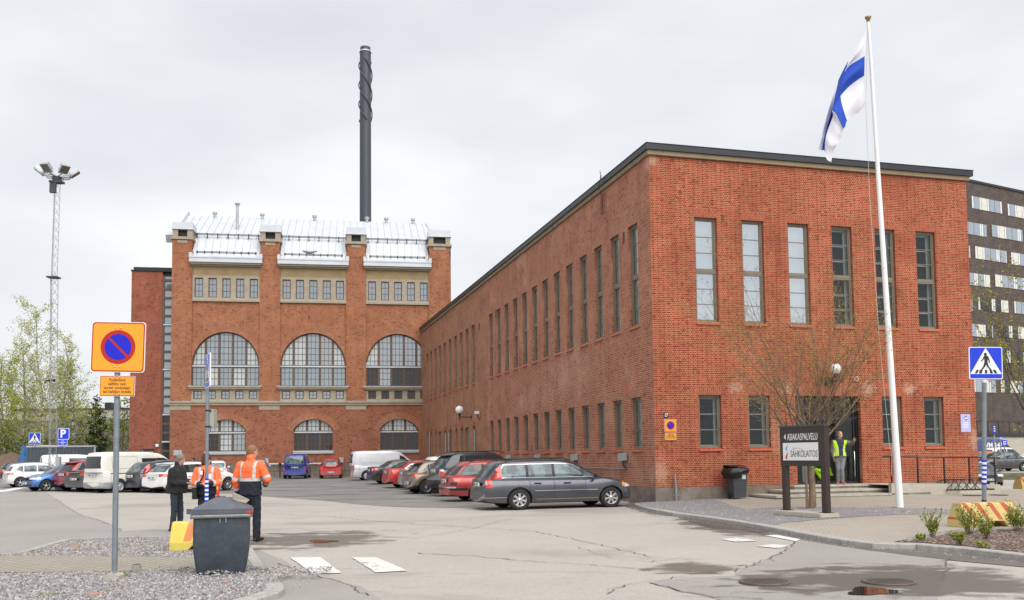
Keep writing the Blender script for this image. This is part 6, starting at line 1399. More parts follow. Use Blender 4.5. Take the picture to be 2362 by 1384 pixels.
def wheel(parent, x, y, r, wd, style, side, nsp):
    key = (round(r, 3), round(wd, 3), style, nsp)
    if key not in wheel_cache:
        t = MB(); Mx = Matrix.Rotation(pi/2, 4, 'X')   # z axis -> -y
        pr = [(r*0.62, -wd/2+0.01), (r*0.66, -wd/2), (r*0.93, -wd/2), (r, -wd/2+0.03), (r, wd/2-0.03), (r*0.93, wd/2), (r*0.66, wd/2), (r*0.62, wd/2-0.01)]
        t.lathe(pr, 28, 0, Mx); tm = t.mesh('tyre', M['rubber'])
        q = MB(); R_ = r*0.655
        q.lathe([(R_, wd/2-0.01), (R_*0.93, wd/2-0.005), (R_*0.9, wd/2-0.03), (R_*0.88, wd/2-0.08)], 28, 0, Mx)
        q.lathe([(0.0, wd/2-0.09), (R_*0.9, wd/2-0.09)], 28, 1, Mx)
        q.lathe([(0.0, wd/2-0.005), (0.05, wd/2-0.008), (0.06, wd/2-0.04)], 16, 0, Mx)
        if style == 'cap': q.lathe([(0.0, wd/2-0.01), (R_*0.5, wd/2-0.012), (R_*0.95, wd/2-0.03)], 28, 2, Mx)
        else:
            for k in range(nsp):
                a = 2*pi*k/nsp; wi = 0.022 if nsp < 9 else 0.010; wo = (0.040 if nsp < 9 else 0.011) if style == 'star' else wi*0.9
                if nsp < 9 and style != 'star': wi = 0.03; wo = 0.022
                pts = [(-wi, 0.03), (wi, 0.03), (wo, R_*0.93), (-wo, R_*0.93)]
                vs = [Vector((p[0]*cos(a)+p[1]*sin(a), -p[0]*sin(a)+p[1]*cos(a), z)) for z in (wd/2-0.018, wd/2-0.05) for p in pts]
                q.add(vs, [(0, 1, 2, 3), (7, 6, 5, 4), (0, 4, 5, 1), (1, 5, 6, 2), (2, 6, 7, 3), (3, 7, 4, 0)], 0, False, Mx)
        wheel_cache[key] = (tm, q.mesh('rim', [M['alloy'], M['black'], M['tin_grey']]))
    tm, qm = wheel_cache[key]
    o = link(tm, 'wheel', parent, (x, y, r)); rm = link(qm, 'rim', o, (0, 0, 0))
    o.rotation_euler = (0, 0, 0 if side < 0 else pi)
    return o
def car(name, cat, label, group, paint, L, W_, Hh, prof, spec, pos, head, anchor):
    """x forward (0 = rear end), y left, z up; anchor = local (x, y) that lies on pos."""
    bz = spec.get('bz', 0.20); belt = spec['belt']; roof = spec['roof']; gb = spec['gb']; gt = spec['gt']
    hw = W_/2; xr_pl = spec.get('xr', [(0.2, .07), (0.35, 0.0), (0.62, 0.0), (0.72, 0.05), (1.0, 0.10)]); xf_pl = spec.get('xf', [(0.2, .10), (0.35, 0.0), (0.55, 0.0), (0.75, 0.10), (0.9, 0.25)])
    # ---- lower body
    st = [0, 0.04, 0.12, 0.25, 0.42, 0.62, 0.85]+[0.85+(L-1.75)*k/12 for k in range(1, 13)]+[L-0.7, L-0.5, L-0.34, L-0.2, L-0.1, L-0.03, L]
    rows = []
    box_ = spec.get('boxy', 0.0)
    for x in st:
        tr = max(0, (0.55-x)/0.55); tf = max(0, (x-(L-0.95))/0.95)
        wf = 1-(0.10-0.05*box_)*tr**2.2-(0.20-0.06*box_)*tf**2.4
        zt = smooth_pl(prof, x, 0.06); h_ = zt-bz
        bzz = bz+0.05*tr+0.06*tf
        sec = [(0.0, bzz), (0.80, bzz), (0.935, bzz+0.03), (0.975, bz+0.16), (1.0, bz+0.38*h_), (0.995, bz+0.60*h_), (0.975, bz+0.80*h_), (0.93, zt-0.05), (0.86, zt-0.005), (0.5, zt+0.02), (0.0, zt+0.03)]
        row = []
        for y, z in sec:
            xo = x
            if x < 0.55: xo = x+(1-x/0.55)*lerpl(xr_pl, z)
            if x > L-0.9: xo = x-(1-(L-x)/0.9)*lerpl(xf_pl, z)
            cr = (1-(y)**2)*0.0
            # plan curvature of the ends
            if x < 0.3: xo += (1-x/0.3)*0.10*(y**4)
            if x > L-0.4: xo -= (1-(L-x)/0.4)*0.22*(y**3)
            row.append((xo, y*hw*wf, z))
        rows.append(row)
    ns = len(rows[0]); w = MB(); vs = []
    for row in rows: vs += [(p[0], -p[1], p[2]) for p in row]+[(p[0], p[1], p[2]) for p in reversed(row[1:-1])]
    m_ = 2*ns-2
    fs = [(i*m_+k, (i+1)*m_+k, (i+1)*m_+(k+1) % m_, i*m_+(k+1) % m_) for i in range(len(rows)-1) for k in range(m_)]
    fs += [tuple(range(m_)), tuple(reversed(range((len(rows)-1)*m_, len(rows)*m_)))]
    w.add(vs, fs, 0, True)
    low = w.mesh('low', paint)
    lo = bpy.data.objects.new('low', low); COL.objects.link(lo)
    rw = spec['r']; xs_w = (spec['ro'], spec['ro']+spec['wb'])
    cu = MB()
    for xw in xs_w:
        for sy in (-1, 1): cu.cyl((xw, sy*(hw-0.27), rw+0.01), (xw, sy*(hw+0.2), rw+0.01), rw+0.055, n=28, smooth=False)
    cm_ = cu.mesh('cut', M['black']); co_ = bpy.data.objects.new('cut', cm_); COL.objects.link(co_)
    low.materials.append(M['black'])
    for p_ in cm_.polygons: p_.material_index = 0
    md = lo.modifiers.new('b', 'BOOLEAN'); md.object = co_; md.operation = 'DIFFERENCE'; md.solver = 'EXACT'; md.material_mode = 'TRANSFER'
    dg = bpy.context.evaluated_depsgraph_get(); ev = bpy.data.meshes.new_from_object(lo.evaluated_get(dg))
    bpy.data.objects.remove(lo); bpy.data.objects.remove(co_)
    mi_black = [i for i, m in enumerate(ev.materials) if m == M['black']]
    # ---- greenhouse
    wb0 = spec.get('gw0', 0.885); wt0 = spec.get('gw1', 0.70); T_ = [-0.10, 0.0, 0.2, 0.4, 0.6, 0.78, 0.90, 0.97, 1.0]
    ne = spec.get('ne', 5.5); rings = []
    UNIT = [(1-2*0.93*0-0.93*2*k/17-0.07, 1, 'x') for k in range(18)]+[(-1, 0.86-1.72*k/9, 'y') for k in range(10)]+[(-0.93+0.93*2*k/17, -1, 'x') for k in range(18)]+[(1, -0.86+1.72*k/9, 'y') for k in range(10)]
    nr = len(UNIT)
    for t in T_:
        tt = max(t, 0)
        q = 0.12*sin(pi*min(1, tt))
        xr = gb[0]+(gt[0]-gb[0])*tt-(0.10 if spec.get('rb', 1) else 0)*sin(pi*tt)*0.5; xf = gb[1]+(gt[1]-gb[1])*tt+0.16*sin(pi*tt)*0.5
        yh = hw*(wb0+(wt0-wb0)*(tt**1.5))
        if t >= 0.97: sh = 0.02 if t < 0.99 else 0.07
        else: sh = 0.0
        xr += sh*2.2; xf -= sh*2.2; yh -= sh
        cx = (xr+xf)/2; ax = (xf-xr)/2; ring = []
        for k in range(nr):
            u_, v_, ex_ = UNIT[k]
            if ex_ == 'x': X0 = u_; Y0 = math.copysign((1-abs(u_)**ne)**(1/ne), v_)
            else: Y0 = v_; X0 = math.copysign((1-abs(v_)**ne)**(1/ne), u_)
            X = cx+ax*X0; Y = yh*Y0
            X += (-0.07 if X0 < 0 else 0.13)*(1-Y0**2)*(abs(X0)**3)
            zb = smooth_pl(belt, X, 0.08); zr = smooth_pl(roof, X, 0.15); ring.append((X, Y, zb+(zr-zb)*t+(0.02*(1-(Y/yh)**2) if t > 0.95 else 0)))
        rings.append(ring)
    top = []
    for f, dz in ((0.8, 0.018), (0.45, 0.03), (0.0, 0.034)):
        rg = rings[len(T_)-1]; cx = sum(p[0] for p in rg)/nr; ring = []
        for p in rg: X = cx+(p[0]-cx)*f; ring.append((X, p[1]*f, smooth_pl(roof, X, 0.15)+dz))
        top.append(ring)
    rings += top
    w = MB(); vs = [p for r_ in rings for p in r_]; w.add(vs, [(j*nr+k, j*nr+(k+1) % nr, (j+1)*nr+(k+1) % nr, (j+1)*nr+k) for j in range(len(rings)-1) for k in range(nr)], 0, True)
    gm2 = w.mesh('green', paint, merge=True)
    gbm = bm_from(gm2); lbm = bm_from(ev)
    # ---- thing
    rot = Matrix.Rotation(head, 3, 'Z'); org = Vector(pos)-rot @ Vector((anchor[0], anchor[1], 0))
    E = empty(name, org, head, label, cat, group)
    body = MB()
    jb = bmesh.new(); jb.from_mesh(ev)
    for f in jb.faces:
        f.material_index = 1 if f.material_index in mi_black else 0
    n0 = len(jb.faces); jb.from_mesh(gm2); bme = bpy.data.meshes.new('body'); jb.faces.ensure_lookup_table()
    for f in jb.faces[n0:]: f.material_index = 0
    jb.to_mesh(bme); jb.free(); bme.materials.clear(); bme.materials.append(paint); bme.materials.append(M['black'])
    for p_ in bme.polygons: p_.use_smooth = True
    bo = link(bme, 'body', E)
    try: bme.set_sharp_from_angle(angle=radians(38))
    except Exception: pass
    # glass
    lowsrc = lbm; gsrc = gbm
    gl_ = M[spec.get('glass', 'car_glass')]
    sidepred = lambda s: (lambda f: f.normal.y*s > 0.45)
    rearpred = lambda f: f.normal.x < -0.2 and abs(f.normal.y) < 0.62 and f.calc_center_median().x < L/2
    frontpred = lambda f: f.normal.x > 0.2 and abs(f.normal.y) < 0.62 and f.calc_center_median().x > L/2
    trim = spec.get('trim')
    for s in (-1, 1):
        if trim and (s == -1 or True):
            pts = spec['dlo']; ex = []
            cx = sum(p[0] for p in pts)/len(pts); cz = sum(p[1] for p in pts)/len(pts)
            pl0 = [(co+n*0.016, n) for co, n in poly_planes(pts, s)]
            fin(carve(gsrc, pl0, sidepred(s), 0.003), 'window_trim', M[trim], E)
        if trim == 'chrome': fin(carve(gsrc, poly_planes(spec['dlo'], s), sidepred(s), 0.005), 'window_pillars', M['dkmetal'], E)
        for wp in spec['win']:
            fin(carve(gsrc, poly_planes(wp, s), sidepred(s), 0.007), 'side_window', gl_, E)
    if spec.get('rwin'):
        y0, y1, z0, z1 = spec['rwin']
        fin(carve(gsrc, polyyz([(-y0, z0), (y0, z0), (y1, z1), (-y1, z1)]), rearpred, 0.006), 'rear_window', M[spec.get('rglass', 'car_glass')], E)
    if spec.get('fwin'):
        y0, y1, z0, z1 = spec['fwin']
        fin(carve(gsrc, polyyz([(-y0, z0), (y0, z0), (y1, z1), (-y1, z1)]), frontpred, 0.006), 'windscreen', gl_, E)
    # lamps: boxes (x0,x1,y0,y1,z0,z1) mirrored, on lower body or greenhouse
    def boxp(b): return [(Vector((b[0], 0, 0)), Vector((-1, 0, 0))), (Vector((b[1], 0, 0)), Vector((1, 0, 0))), (Vector((0, b[2], 0)), Vector((0, -1, 0))), (Vector((0, b[3], 0)), Vector((0, 1, 0))), (Vector((0, 0, b[4])), Vector((0, 0, -1))), (Vector((0, 0, b[5])), Vector((0, 0, 1)))]
    for nm, mt, src, b in spec.get('lamps', []):
        for s in (-1, 1):
            bb = (b[0], b[1], b[2] if s > 0 else -b[3], b[3] if s > 0 else -b[2], b[4], b[5])
            sr = gsrc if src == 'g' else lowsrc
            fin(carve(sr, boxp(bb), (lambda f, s=s: f.normal.z < 0.9), 0.008), nm, M[mt], E)
    for nm, mt, src, b, ep in spec.get('bands', []):
        sr = gsrc if src == 'g' else lowsrc
        fin(carve(sr, boxp(b), None, ep), nm, M[mt], E)
    # door seams, sills
    seam = M['black']
    for xs_ in spec.get('seams', []):
        zt = smooth_pl(prof, xs_, 0.06)
        for s in (-1, 1):
            b = (xs_-0.006, xs_+0.006, 0.3 if s > 0 else -2, 2 if s > 0 else -0.3, bz+0.12, zt-0.02)
            fin(carve(lowsrc, boxp(b), None, 0.003), 'door_gap', seam, E)
    for xh in spec.get('handles', []):
        zt = smooth_pl(prof, xh, 0.06)-0.13
        for s in (-1, 1):
            w = MB(); w.box(xh-0.1, xh+0.1, s*(hw*0.985)-0.02, s*(hw*0.985)+0.02, zt-0.02, zt+0.015); w.build('door_handle', M[spec.get('hmat', 'dkmetal')] if spec.get('hmat') else paint, E)
    # number plate, mirrors, rails
    if spec.get('plate'):
        z = spec['plate']; xx = lerpl(xr_pl, z); w = MB(); w.box(xx-0.015, xx+0.03, -0.26, 0.26, z-0.055, z+0.055); w.box(xx-0.018, xx, 0.225, 0.255, z-0.05, z+0.05, 1)
        for q in range(7):
            if q != 3: w.box(xx-0.018, xx, 0.17-q*0.062, 0.205-q*0.062, z-0.035, z+0.035, 2)
        w.build('number_plate', [M['plate'], M['blue'], M['dkmetal']], E)
    if spec.get('fplate'):
        z = spec['fplate']; xx = L-lerpl(xf_pl, z); w = MB(); w.box(xx-0.05, xx+0.015, -0.26, 0.26, z-0.055, z+0.055)
        for q in range(7):
            if q != 3: w.box(xx, xx+0.018, 0.17-q*0.062, 0.205-q*0.062, z-0.035, z+0.035, 1)
        w.build('number_plate', [M['plate'], M['dkmetal']], E)
    if spec.get('mirror'):
        mx_, mz = spec['mirror']
        for s in (-1, 1):
            w = MB(); w.sphere((mx_, s*(hw+0.10), mz), 0.10, 12, 8, 0, (0.55, 1.0, 0.75)); w.box(mx_-0.02, mx_+0.04, s*(hw-0.12), s*(hw+0.06), mz-0.06, mz-0.03, 0) if s > 0 else w.box(mx_-0.02, mx_+0.04, s*(hw+0.06), s*(hw-0.12), mz-0.06, mz-0.03, 0)
            w.build('mirror', M[spec.get('mmat', 'dkmetal')] if spec.get('mmat') else paint, E)
    if spec.get('rails'):
        a, b = spec['rails']
        for s in (-1, 1):
            yy = s*hw*(wt0-0.03); pts = [(a+(b-a)*k/8, yy, smooth_pl(roof, a+(b-a)*k/8, 0.15)+(0.055 if 0 < k < 8 else 0.0)) for k in range(9)]
            w = MB(); w.tube(pts, 0.018, 6); w.build('roof_rail', M[spec.get('railmat', 'dkmetal')], E)
    if spec.get('spoiler'):
        x0, x1, z0 = spec['spoiler']; w = MB(); y = hw*wt0*0.93
        w.add([(x0, -y*0.95, z0-0.02), (x1, -y, z0+0.02), (x1, y, z0+0.02), (x0, y*0.95, z0-0.02), (x0, -y*0.95, z0-0.045), (x1, -y, z0-0.03), (x1, y, z0-0.03), (x0, y*0.95, z0-0.045)], [(0, 1, 2, 3), (4, 7, 6, 5), (0, 3, 7, 4), (0, 4, 5, 1), (2, 6, 7, 3)]); w.build('spoiler', paint, E)
    for xw in xs_w:
        for s in (-1, 1): wheel(E, xw, s*(hw-0.125), rw, 0.21, spec.get('wstyle', 'multi'), s, spec.get('nsp', 5))
    if spec.get('extra'): spec['extra'](E, paint, gsrc, lowsrc, boxp)
    gbm.free(); lbm.free(); bpy.data.meshes.remove(gm2); bpy.data.meshes.remove(ev); bpy.data.meshes.remove(low)
    return E
def paintm(n, c, **k): return carpaint('paint_'+n, c, **k)
def estate(L, Hh, belt=0.94, hood=0.98, tail=0.98, wb=2.7, ro=0.95, r=0.31, rake=0.35, nose=0.78, **kw):
    xb = 0.16; xf = L-1.15
    prof = [(0, belt-0.02), (0.3, belt), (xf-0.2, belt-0.02), (xf+0.1, belt+0.02), (L-0.7, hood-0.07), (L-0.25, hood-0.2), (L, nose-0.08)]
    roof = [(0, Hh-0.10), (0.4, Hh-0.05), (1.4, Hh-0.01), (2.4, Hh), (3.0, Hh-0.03), (3.4, Hh-0.10), (4.5, Hh-0.3)]
    d = dict(belt=[(0, belt-0.02), (L, belt-0.02)], roof=roof, gb=(xb, xf+0.10), gt=(xb+rake, xf-0.95), r=r, wb=wb, ro=ro, seams=[ro+0.32, ro+1.05, ro+2.02], handles=[ro+0.55, ro+1.45], plate=0.82, mirror=(xf-0.28, belt+0.08))
    zt = Hh-0.13; zb = belt+0.045
    a = xb+0.28
    d['win'] = [[(a, zb), (a+rake*0.55+0.02, zt-0.02), (ro+0.22, zt), (ro+0.22, zb)], [(ro+0.30, zb), (ro+0.30, zt), (ro+1.02, zt+0.01), (ro+1.02, zb)], [(ro+1.10, zb), (ro+1.10, zt+0.01), (xf-1.0, zt-0.0), (xf-0.72, zt-0.09), (xf-0.22, zb)]]
    d['dlo'] = [(a, zb), (a+rake*0.55+0.02, zt-0.02), (ro+1.05, zt+0.01), (xf-1.0, zt), (xf-0.72, zt-0.09), (xf-0.22, zb)]
    d['rwin'] = (0.68, 0.56, belt+0.05, Hh-0.17); d['fwin'] = (0.70, 0.52, belt+0.03, Hh-0.13)
    d.update(kw); return prof, d
GR = 'cars parked along the red office'; GL = 'cars parked in the left row'; GA = 'cars parked facing the power station'
# --- 1 grey estate, closest
def ex_v70(E, paint, g, lo, boxp):
    for s in (-1, 1):
        w = MB(); w.box(0.03, 0.06, s*0.93-0.002, s*0.93+0.002, 0.3, 0.31)
    w = MB(); w.lathe([(0.0, 0), (0.09, 0.0), (0.095, 0.003)], 20, 0, Matrix.Translation((1.0, -0.925, 0.80)) @ Matrix.Rotation(pi/2, 4, 'X')); w.build('fuel_flap', paint, E)
    w = MB(); w.box(ro_-0.0, ro_+0.0, 0, 0, 0, 0)
    for x in (1.10+0.40, 1.10+2.82+0.40):
        for s in (-1, 1): w = MB(); w.box(x-0.43-0.40-0.02, x-0.43-0.40, s*0.80-0.1, s*0.80+0.1, 0.12, 0.36); w.build('mud_flap', M['black'], E)
ro_ = 1.10
prof, sp = estate(4.82, 1.545, 0.965, 1.0, wb=2.82, ro=1.10, r=0.325, rake=0.42, nsp=7, wstyle='star', trim='chrome', glass='car_glass_lt', rglass='car_glass', rails=(0.75, 2.75), hmat='dkmetal', mmat='dkmetal', plate=0.80,
    lamps=[('tail_lamp', 'red_light', 'g', (0.0, 0.62, 0.62, 0.84, 0.9, 1.46)), ('tail_lamp', 'red_light', 'l', (-0.1, 0.30, 0.66, 0.95, 0.70, 0.99)), ('reverse_lamp', 'lamp_clear', 'l', (-0.1, 0.17, 0.70, 0.86, 0.78, 0.92)), ('head_lamp', 'lamp_clear', 'l', (4.35, 4.8, 0.55, 0.95, 0.66, 0.82)), ('indicator', 'amber', 'l', (4.28, 4.42, 0.70, 0.95, 0.68, 0.80))],
    bands=[('rubbing_strip', 'chrome', 'l', (1.55, 3.5, -1, 1, 0.585, 0.600), 0.012), ('bumper_strip', 'chrome', 'l', (-0.1, 0.95, -1, 1, 0.395, 0.41), 0.014), ('sill_strip', 'alloy', 'l', (1.6, 3.5, -1, 1, 0.325, 0.34), 0.012), ('underside', 'dkmetal', 'l', (-0.1, 0.7, -0.8, 0.8, 0.15, 0.34), 0.006)])
sp['lamps'] = sp['lamps']
e_ = car('parked_estate_car', 'car', 'grey estate car nearest the camera, parked nose to the red office wall', GR, paintm('grey', (0.065, 0.07, 0.085), metal=0.6, rough=0.3), 4.82, 1.86, 1.545, prof, sp, G(1200, 1177, ROAD), radians(18.5), (1.10*1.10, -0.93))
e_.scale = (1.10, 1, 1)
# --- 2 red estate
prof, sp = estate(4.72, 1.50, 0.94, 0.95, wb=2.70, ro=1.12, r=0.31, rake=0.62, nsp=5, wstyle='cap', rails=(0.9, 3.0), hmat='dkmetal', mmat='dkmetal', plate=0.78, trim='black', rglass='car_glass_dk',
    lamps=[('tail_lamp', 'red_light', 'l', (-0.1, 0.42, 0.55, 0.92, 0.74, 0.86)), ('tail_lamp_lower', 'dkmetal', 'l', (-0.1, 0.34, 0.58, 0.90, 0.62, 0.738)), ('head_lamp', 'lamp_clear', 'l', (4.25, 4.8, 0.5, 0.95, 0.6, 0.76))],
    bands=[('bumper_strip', 'chrome', 'l', (-0.1, 0.75, -1, 1, 0.52, 0.55), 0.016), ('bumper_rubber', 'dkmetal', 'l', (-0.1, 0.75, -1, 1, 0.44, 0.52), 0.013)])
car('parked_estate_car', 'car', 'red estate car with a chrome bumper strip right beside the grey estate', GR, paintm('red', (0.36, 0.025, 0.022), metal=0.25), 4.72, 1.78, 1.50, prof, sp, at(1101, 34.0), radians(20), (1.12, -0.89))
# --- 3 black SUV
def ex_suv(E, paint, g, lo, boxp):
    w = MB(); w.box(-0.12, 0.0, -0.05, 0.05, 0.36, 0.44); w.build('tow_hitch', M['dkmetal'], E)
prof, sp = estate(4.67, 1.74, 1.10, 1.12, wb=2.82, ro=0.92, r=0.37, rake=0.55, bz=0.30, nsp=5, rails=(0.8, 3.0), plate=1.02, glass='car_glass_dk', spoiler=(0.42, 0.75, 1.66), extra=ex_suv, xr=[(0.2, .07), (0.45, 0.0), (0.70, 0.0), (0.78, 0.06), (1.1, 0.10)],
    lamps=[('tail_lamp', 'red_light', 'l', (-0.1, 0.30, 0.56, 0.95, 0.82, 1.0)), ('indicator', 'lamp_clear', 'l', (-0.1, 0.26, 0.62, 0.9, 1.0, 1.09)), ('head_lamp', 'lamp_clear', 'l', (4.2, 4.8, 0.5, 0.95, 0.75, 0.93))],
    bands=[('bumper_band', 'dkmetal', 'l', (-0.1, 0.62, -1, 1, 0.3, 0.66), 0.01)])
car('parked_suv', 'suv', 'big black SUV with a roof spoiler parked between the red estate and the brown hatchback', GR, paintm('black_blue', (0.028, 0.032, 0.042), metal=0.4), 4.67, 1.87, 1.74, prof, sp, at(1058, 38.4), radians(25), (0.92, -0.93)).scale = (1.05, 1.05, 1.06)
# --- 4 brown hatchback
def hatch(L, Hh, belt=0.92, wb=2.47, ro=0.68, r=0.30, rake=0.45, hood=0.95, **kw):
    xb = 0.14; xf = L-1.02
    prof = [(0, belt-0.02), (0.3, belt), (xf-0.2, belt-0.02), (xf+0.1, belt+0.01), (L-0.6, hood-0.07), (L-0.22, hood-0.2), (L, 0.66)]
    roof = [(0, Hh-0.16), (0.45, Hh-0.07), (1.2, Hh-0.01), (1.9, Hh), (2.4, Hh-0.03), (2.8, Hh-0.10), (4.0, Hh-0.35)]
    d = dict(belt=[(0, belt-0.02), (L, belt-0.02)], roof=roof, gb=(xb, xf+0.10), gt=(xb+rake, xf-0.88), r=r, wb=wb, ro=ro, seams=[ro+0.36, ro+0.95, ro+1.85], handles=[ro+0.6, ro+1.3], plate=0.62, mirror=(xf-0.24, belt+0.08))
    zt = Hh-0.14; zb = belt+0.05; a = xb+0.42
    d['win'] = [[(a, zb+0.10), (a+0.2, zt-0.06), (ro+0.16, zt-0.02), (ro+0.16, zb)], [(ro+0.22, zb), (ro+0.22, zt-0.01), (ro+0.92, zt), (ro+0.92, zb)], [(ro+1.0, zb), (ro+1.0, zt), (xf-0.92, zt-0.02), (xf-0.68, zt-0.09), (xf-0.2, zb)]]
    d['dlo'] = [(a, zb+0.1), (a+0.2, zt-0.06), (ro+0.5, zt), (xf-0.92, zt-0.01), (xf-0.68, zt-0.09), (xf-0.2, zb)]
    d['rwin'] = (0.62, 0.50, belt+0.08, Hh-0.20); d['fwin'] = (0.66, 0.50, belt+0.03, Hh-0.14)
    d.update(kw); return prof, d
prof, sp = hatch(3.99, 1.49, 0.93, nsp=10, wstyle='multi', r=0.32, glass='car_glass_lt', mmat='dkmetal', plate=0.50, spoiler=(0.30, 0.62, 1.42),
    lamps=[('tail_lamp', 'red_light', 'l', (-0.1, 0.32, 0.50, 0.85, 0.74, 0.935)), ('head_lamp', 'lamp_clear', 'l', (3.6, 4.1, 0.45, 0.9, 0.6, 0.78))], bands=[('bumper_band', 'dkmetal', 'l', (-0.1, 0.45, -1, 1, 0.2, 0.40), 0.006), ('sill_band', 'dkmetal', 'l', (1.0, 3.0, -1, 1, 0.2, 0.33), 0.006)])
car('parked_hatchback', 'car', 'brownish beige hatchback with multi spoke alloys parked behind the black SUV', GR, paintm('beige', (0.185, 0.145, 0.11), metal=0.5, rough=0.3), 3.99, 1.68, 1.49, prof, sp, at(983, 41.3), radians(25), (0.68, -0.84)).scale = (1.04, 1, 1)
# saloons
def saloon(L, Hh, belt=0.92, wb=2.7, ro=0.98, r=0.315, deck=1.02, **kw):
    xf = L-1.2
    prof = [(0, deck-0.04), (0.15, deck), (0.7, deck-0.0), (1.1, belt+0.02), (xf-0.2, belt-0.01), (xf+0.1, belt+0.02), (L-0.7, 0.88), (L-0.25, 0.76), (L, 0.66)]
    roof = [(0.3, Hh-0.45), (0.9, Hh-0.16), (1.5, Hh-0.04), (2.1, Hh), (2.7, Hh-0.02), (3.1, Hh-0.08), (4.5, Hh-0.35)]
    d = dict(belt=[(0, belt+0.04), (1.0, belt), (L, belt-0.02)], roof=roof, gb=(0.42, xf+0.1), gt=(1.35, xf-0.98), r=r, wb=wb, ro=ro, seams=[ro+0.35, ro+1.05, ro+2.0], handles=[ro+0.6, ro+1.5], plate=0.78, mirror=(xf-0.28, belt+0.08), rb=0)
    zt = Hh-0.13; zb = belt+0.04
    d['win'] = [[(1.02, zb+0.06), (1.30, zt-0.10), (1.72, zt-0.02), (1.72, zb)], [(1.78, zb), (1.78, zt-0.01), (ro+1.5, zt), (ro+1.5, zb)], [(ro+1.58, zb), (ro+1.58, zt), (xf-1.0, zt-0.01), (xf-0.72, zt-0.09), (xf-0.22, zb)]]
    d['dlo'] = [(1.02, zb+0.06), (1.30, zt-0.10), (1.72, zt-0.02), (ro+1.5, zt), (xf-1.0, zt), (xf-0.72, zt-0.09), (xf-0.22, zb)]
    d['rwin'] = (0.66, 0.50, belt+0.14, Hh-0.12); d['fwin'] = (0.70, 0.52, belt+0.03, Hh-0.12)
    d.update(kw); return prof, d
prof, sp = saloon(4.5, 1.43, 0.90, ro=0.95, wb=2.65, wstyle='cap', plate=0.84, lamps=[('tail_lamp', 'red_light', 'l', (-0.1, 0.25, 0.52, 0.9, 0.70, 0.98)), ('head_lamp', 'lamp_clear', 'l', (4.1, 4.6, 0.5, 0.9, 0.6, 0.76))])
car('parked_saloon', 'car', 'dark grey saloon of which only the rear corner shows beside the brown hatchback', GR, paintm('dgrey', (0.09, 0.09, 0.095), metal=0.5), 4.5, 1.72, 1.43, prof, sp, at(924, 44.8), radians(22), (0.05, 0.84))
prof, sp = saloon(4.4, 1.43, 0.90, ro=0.93, wb=2.6, wstyle='cap', plate=0.84, lamps=[('tail_lamp', 'red_light', 'l', (-0.1, 0.22, 0.55, 0.9, 0.72, 0.98)), ('head_lamp', 'lamp_clear', 'l', (4.0, 4.6, 0.5, 0.9, 0.6, 0.76))])
car('parked_saloon', 'car', 'silver saloon mostly hidden between the dark grey and the red saloon', GR, paintm('silver', (0.34, 0.33, 0.32), metal=0.5), 4.4, 1.72, 1.43, prof, sp, at(914, 48.2), radians(21), (0.05, 0.84))
# --- red saloon
prof, sp = saloon(4.63, 1.48, 0.94, deck=1.04, ro=1.0, wb=2.78, trim='chrome', nsp=5, plate=0.86, glass='car_glass_lt', rglass='car_glass_dk',
    lamps=[('tail_lamp', 'red_light', 'l', (-0.1, 0.34, 0.58, 0.95, 0.74, 1.02)), ('head_lamp', 'lamp_clear', 'l', (4.2, 4.7, 0.5, 0.95, 0.62, 0.8))], bands=[('bumper_band', 'dkmetal', 'l', (-0.1, 0.3, -1, 1, 0.2, 0.36), 0.005)])
car('parked_saloon', 'car', 'bright red saloon with chrome window trim parked in front of the silver van', GR, paintm('bright_red', (0.52, 0.022, 0.018), metal=0.15), 4.63, 1.87, 1.48, prof, sp, at(878, 50.6), radians(21.5), (0.05, 0.88))
# --- black saloon
prof, sp = saloon(4.55, 1.46, 0.92, deck=1.05, ro=0.98, wb=2.68, nsp=5, plate=0.84, glass='car_glass_lt', rglass='car_glass_dk', lamps=[('tail_lamp', 'red_light', 'l', (-0.1, 0.45, 0.5, 0.92, 0.82, 0.98)), ('reverse_lamp', 'lamp_clear', 'l', (-0.1, 0.2, 0.6, 0.8, 0.84, 0.93)), ('head_lamp', 'lamp_clear', 'l', (4.1, 4.7, 0.5, 0.9, 0.6, 0.78))])
car('parked_saloon', 'car', 'black saloon with red tail lamps parked between the red saloon and the silver van', GR, paintm('black', (0.016, 0.016, 0.018), metal=0.2), 4.55, 1.80, 1.46, prof, sp, at(843, 56.6), radians(20), (0.05, 0.85))
# --- vans
def van(L, Hh, belt, wb, ro, nose, r=0.33, side='panel', **kw):
    xf = L-nose
    prof = [(0, belt-0.02), (0.3, belt), (xf-0.1, belt), (xf+0.3, belt-0.02), (L-0.35, belt-0.18), (L, belt-0.42)]
    roof = [(0, Hh-0.05), (0.5, Hh), (L-2.2, Hh), (L-1.6, Hh-0.06), (L-1.0, Hh-0.2)]
    d = dict(belt=[(0, belt-0.02), (L, belt-0.02)], roof=roof, gb=(0.03, xf+0.35), gt=(0.16, xf-0.75), r=r, wb=wb, ro=ro, seams=[0.5, ro+1.0, xf-1.25], handles=[xf-1.1], plate=0.78, mirror=(xf-0.3, belt+0.16), boxy=1.0, ne=9, gw0=0.955, gw1=0.82, xr=[(0.2, .05), (0.35, 0.0), (0.55, 0.0), (0.65, 0.04), (1.3, 0.05)])
    zt = Hh-0.28; zb = belt+0.06
    fwd = [(xf-1.15, zb), (xf-1.12, zt), (xf-0.72, zt-0.02), (xf-0.45, zt-0.12), (xf-0.02, zb)]
    d['win'] = [fwd]; d['dlo'] = fwd
    d['rwin'] = (0.70, 0.62, belt+0.08, Hh-0.20); d['fwin'] = (0.74, 0.62, belt+0.05, Hh-0.18)
    d.update(kw); return prof, d
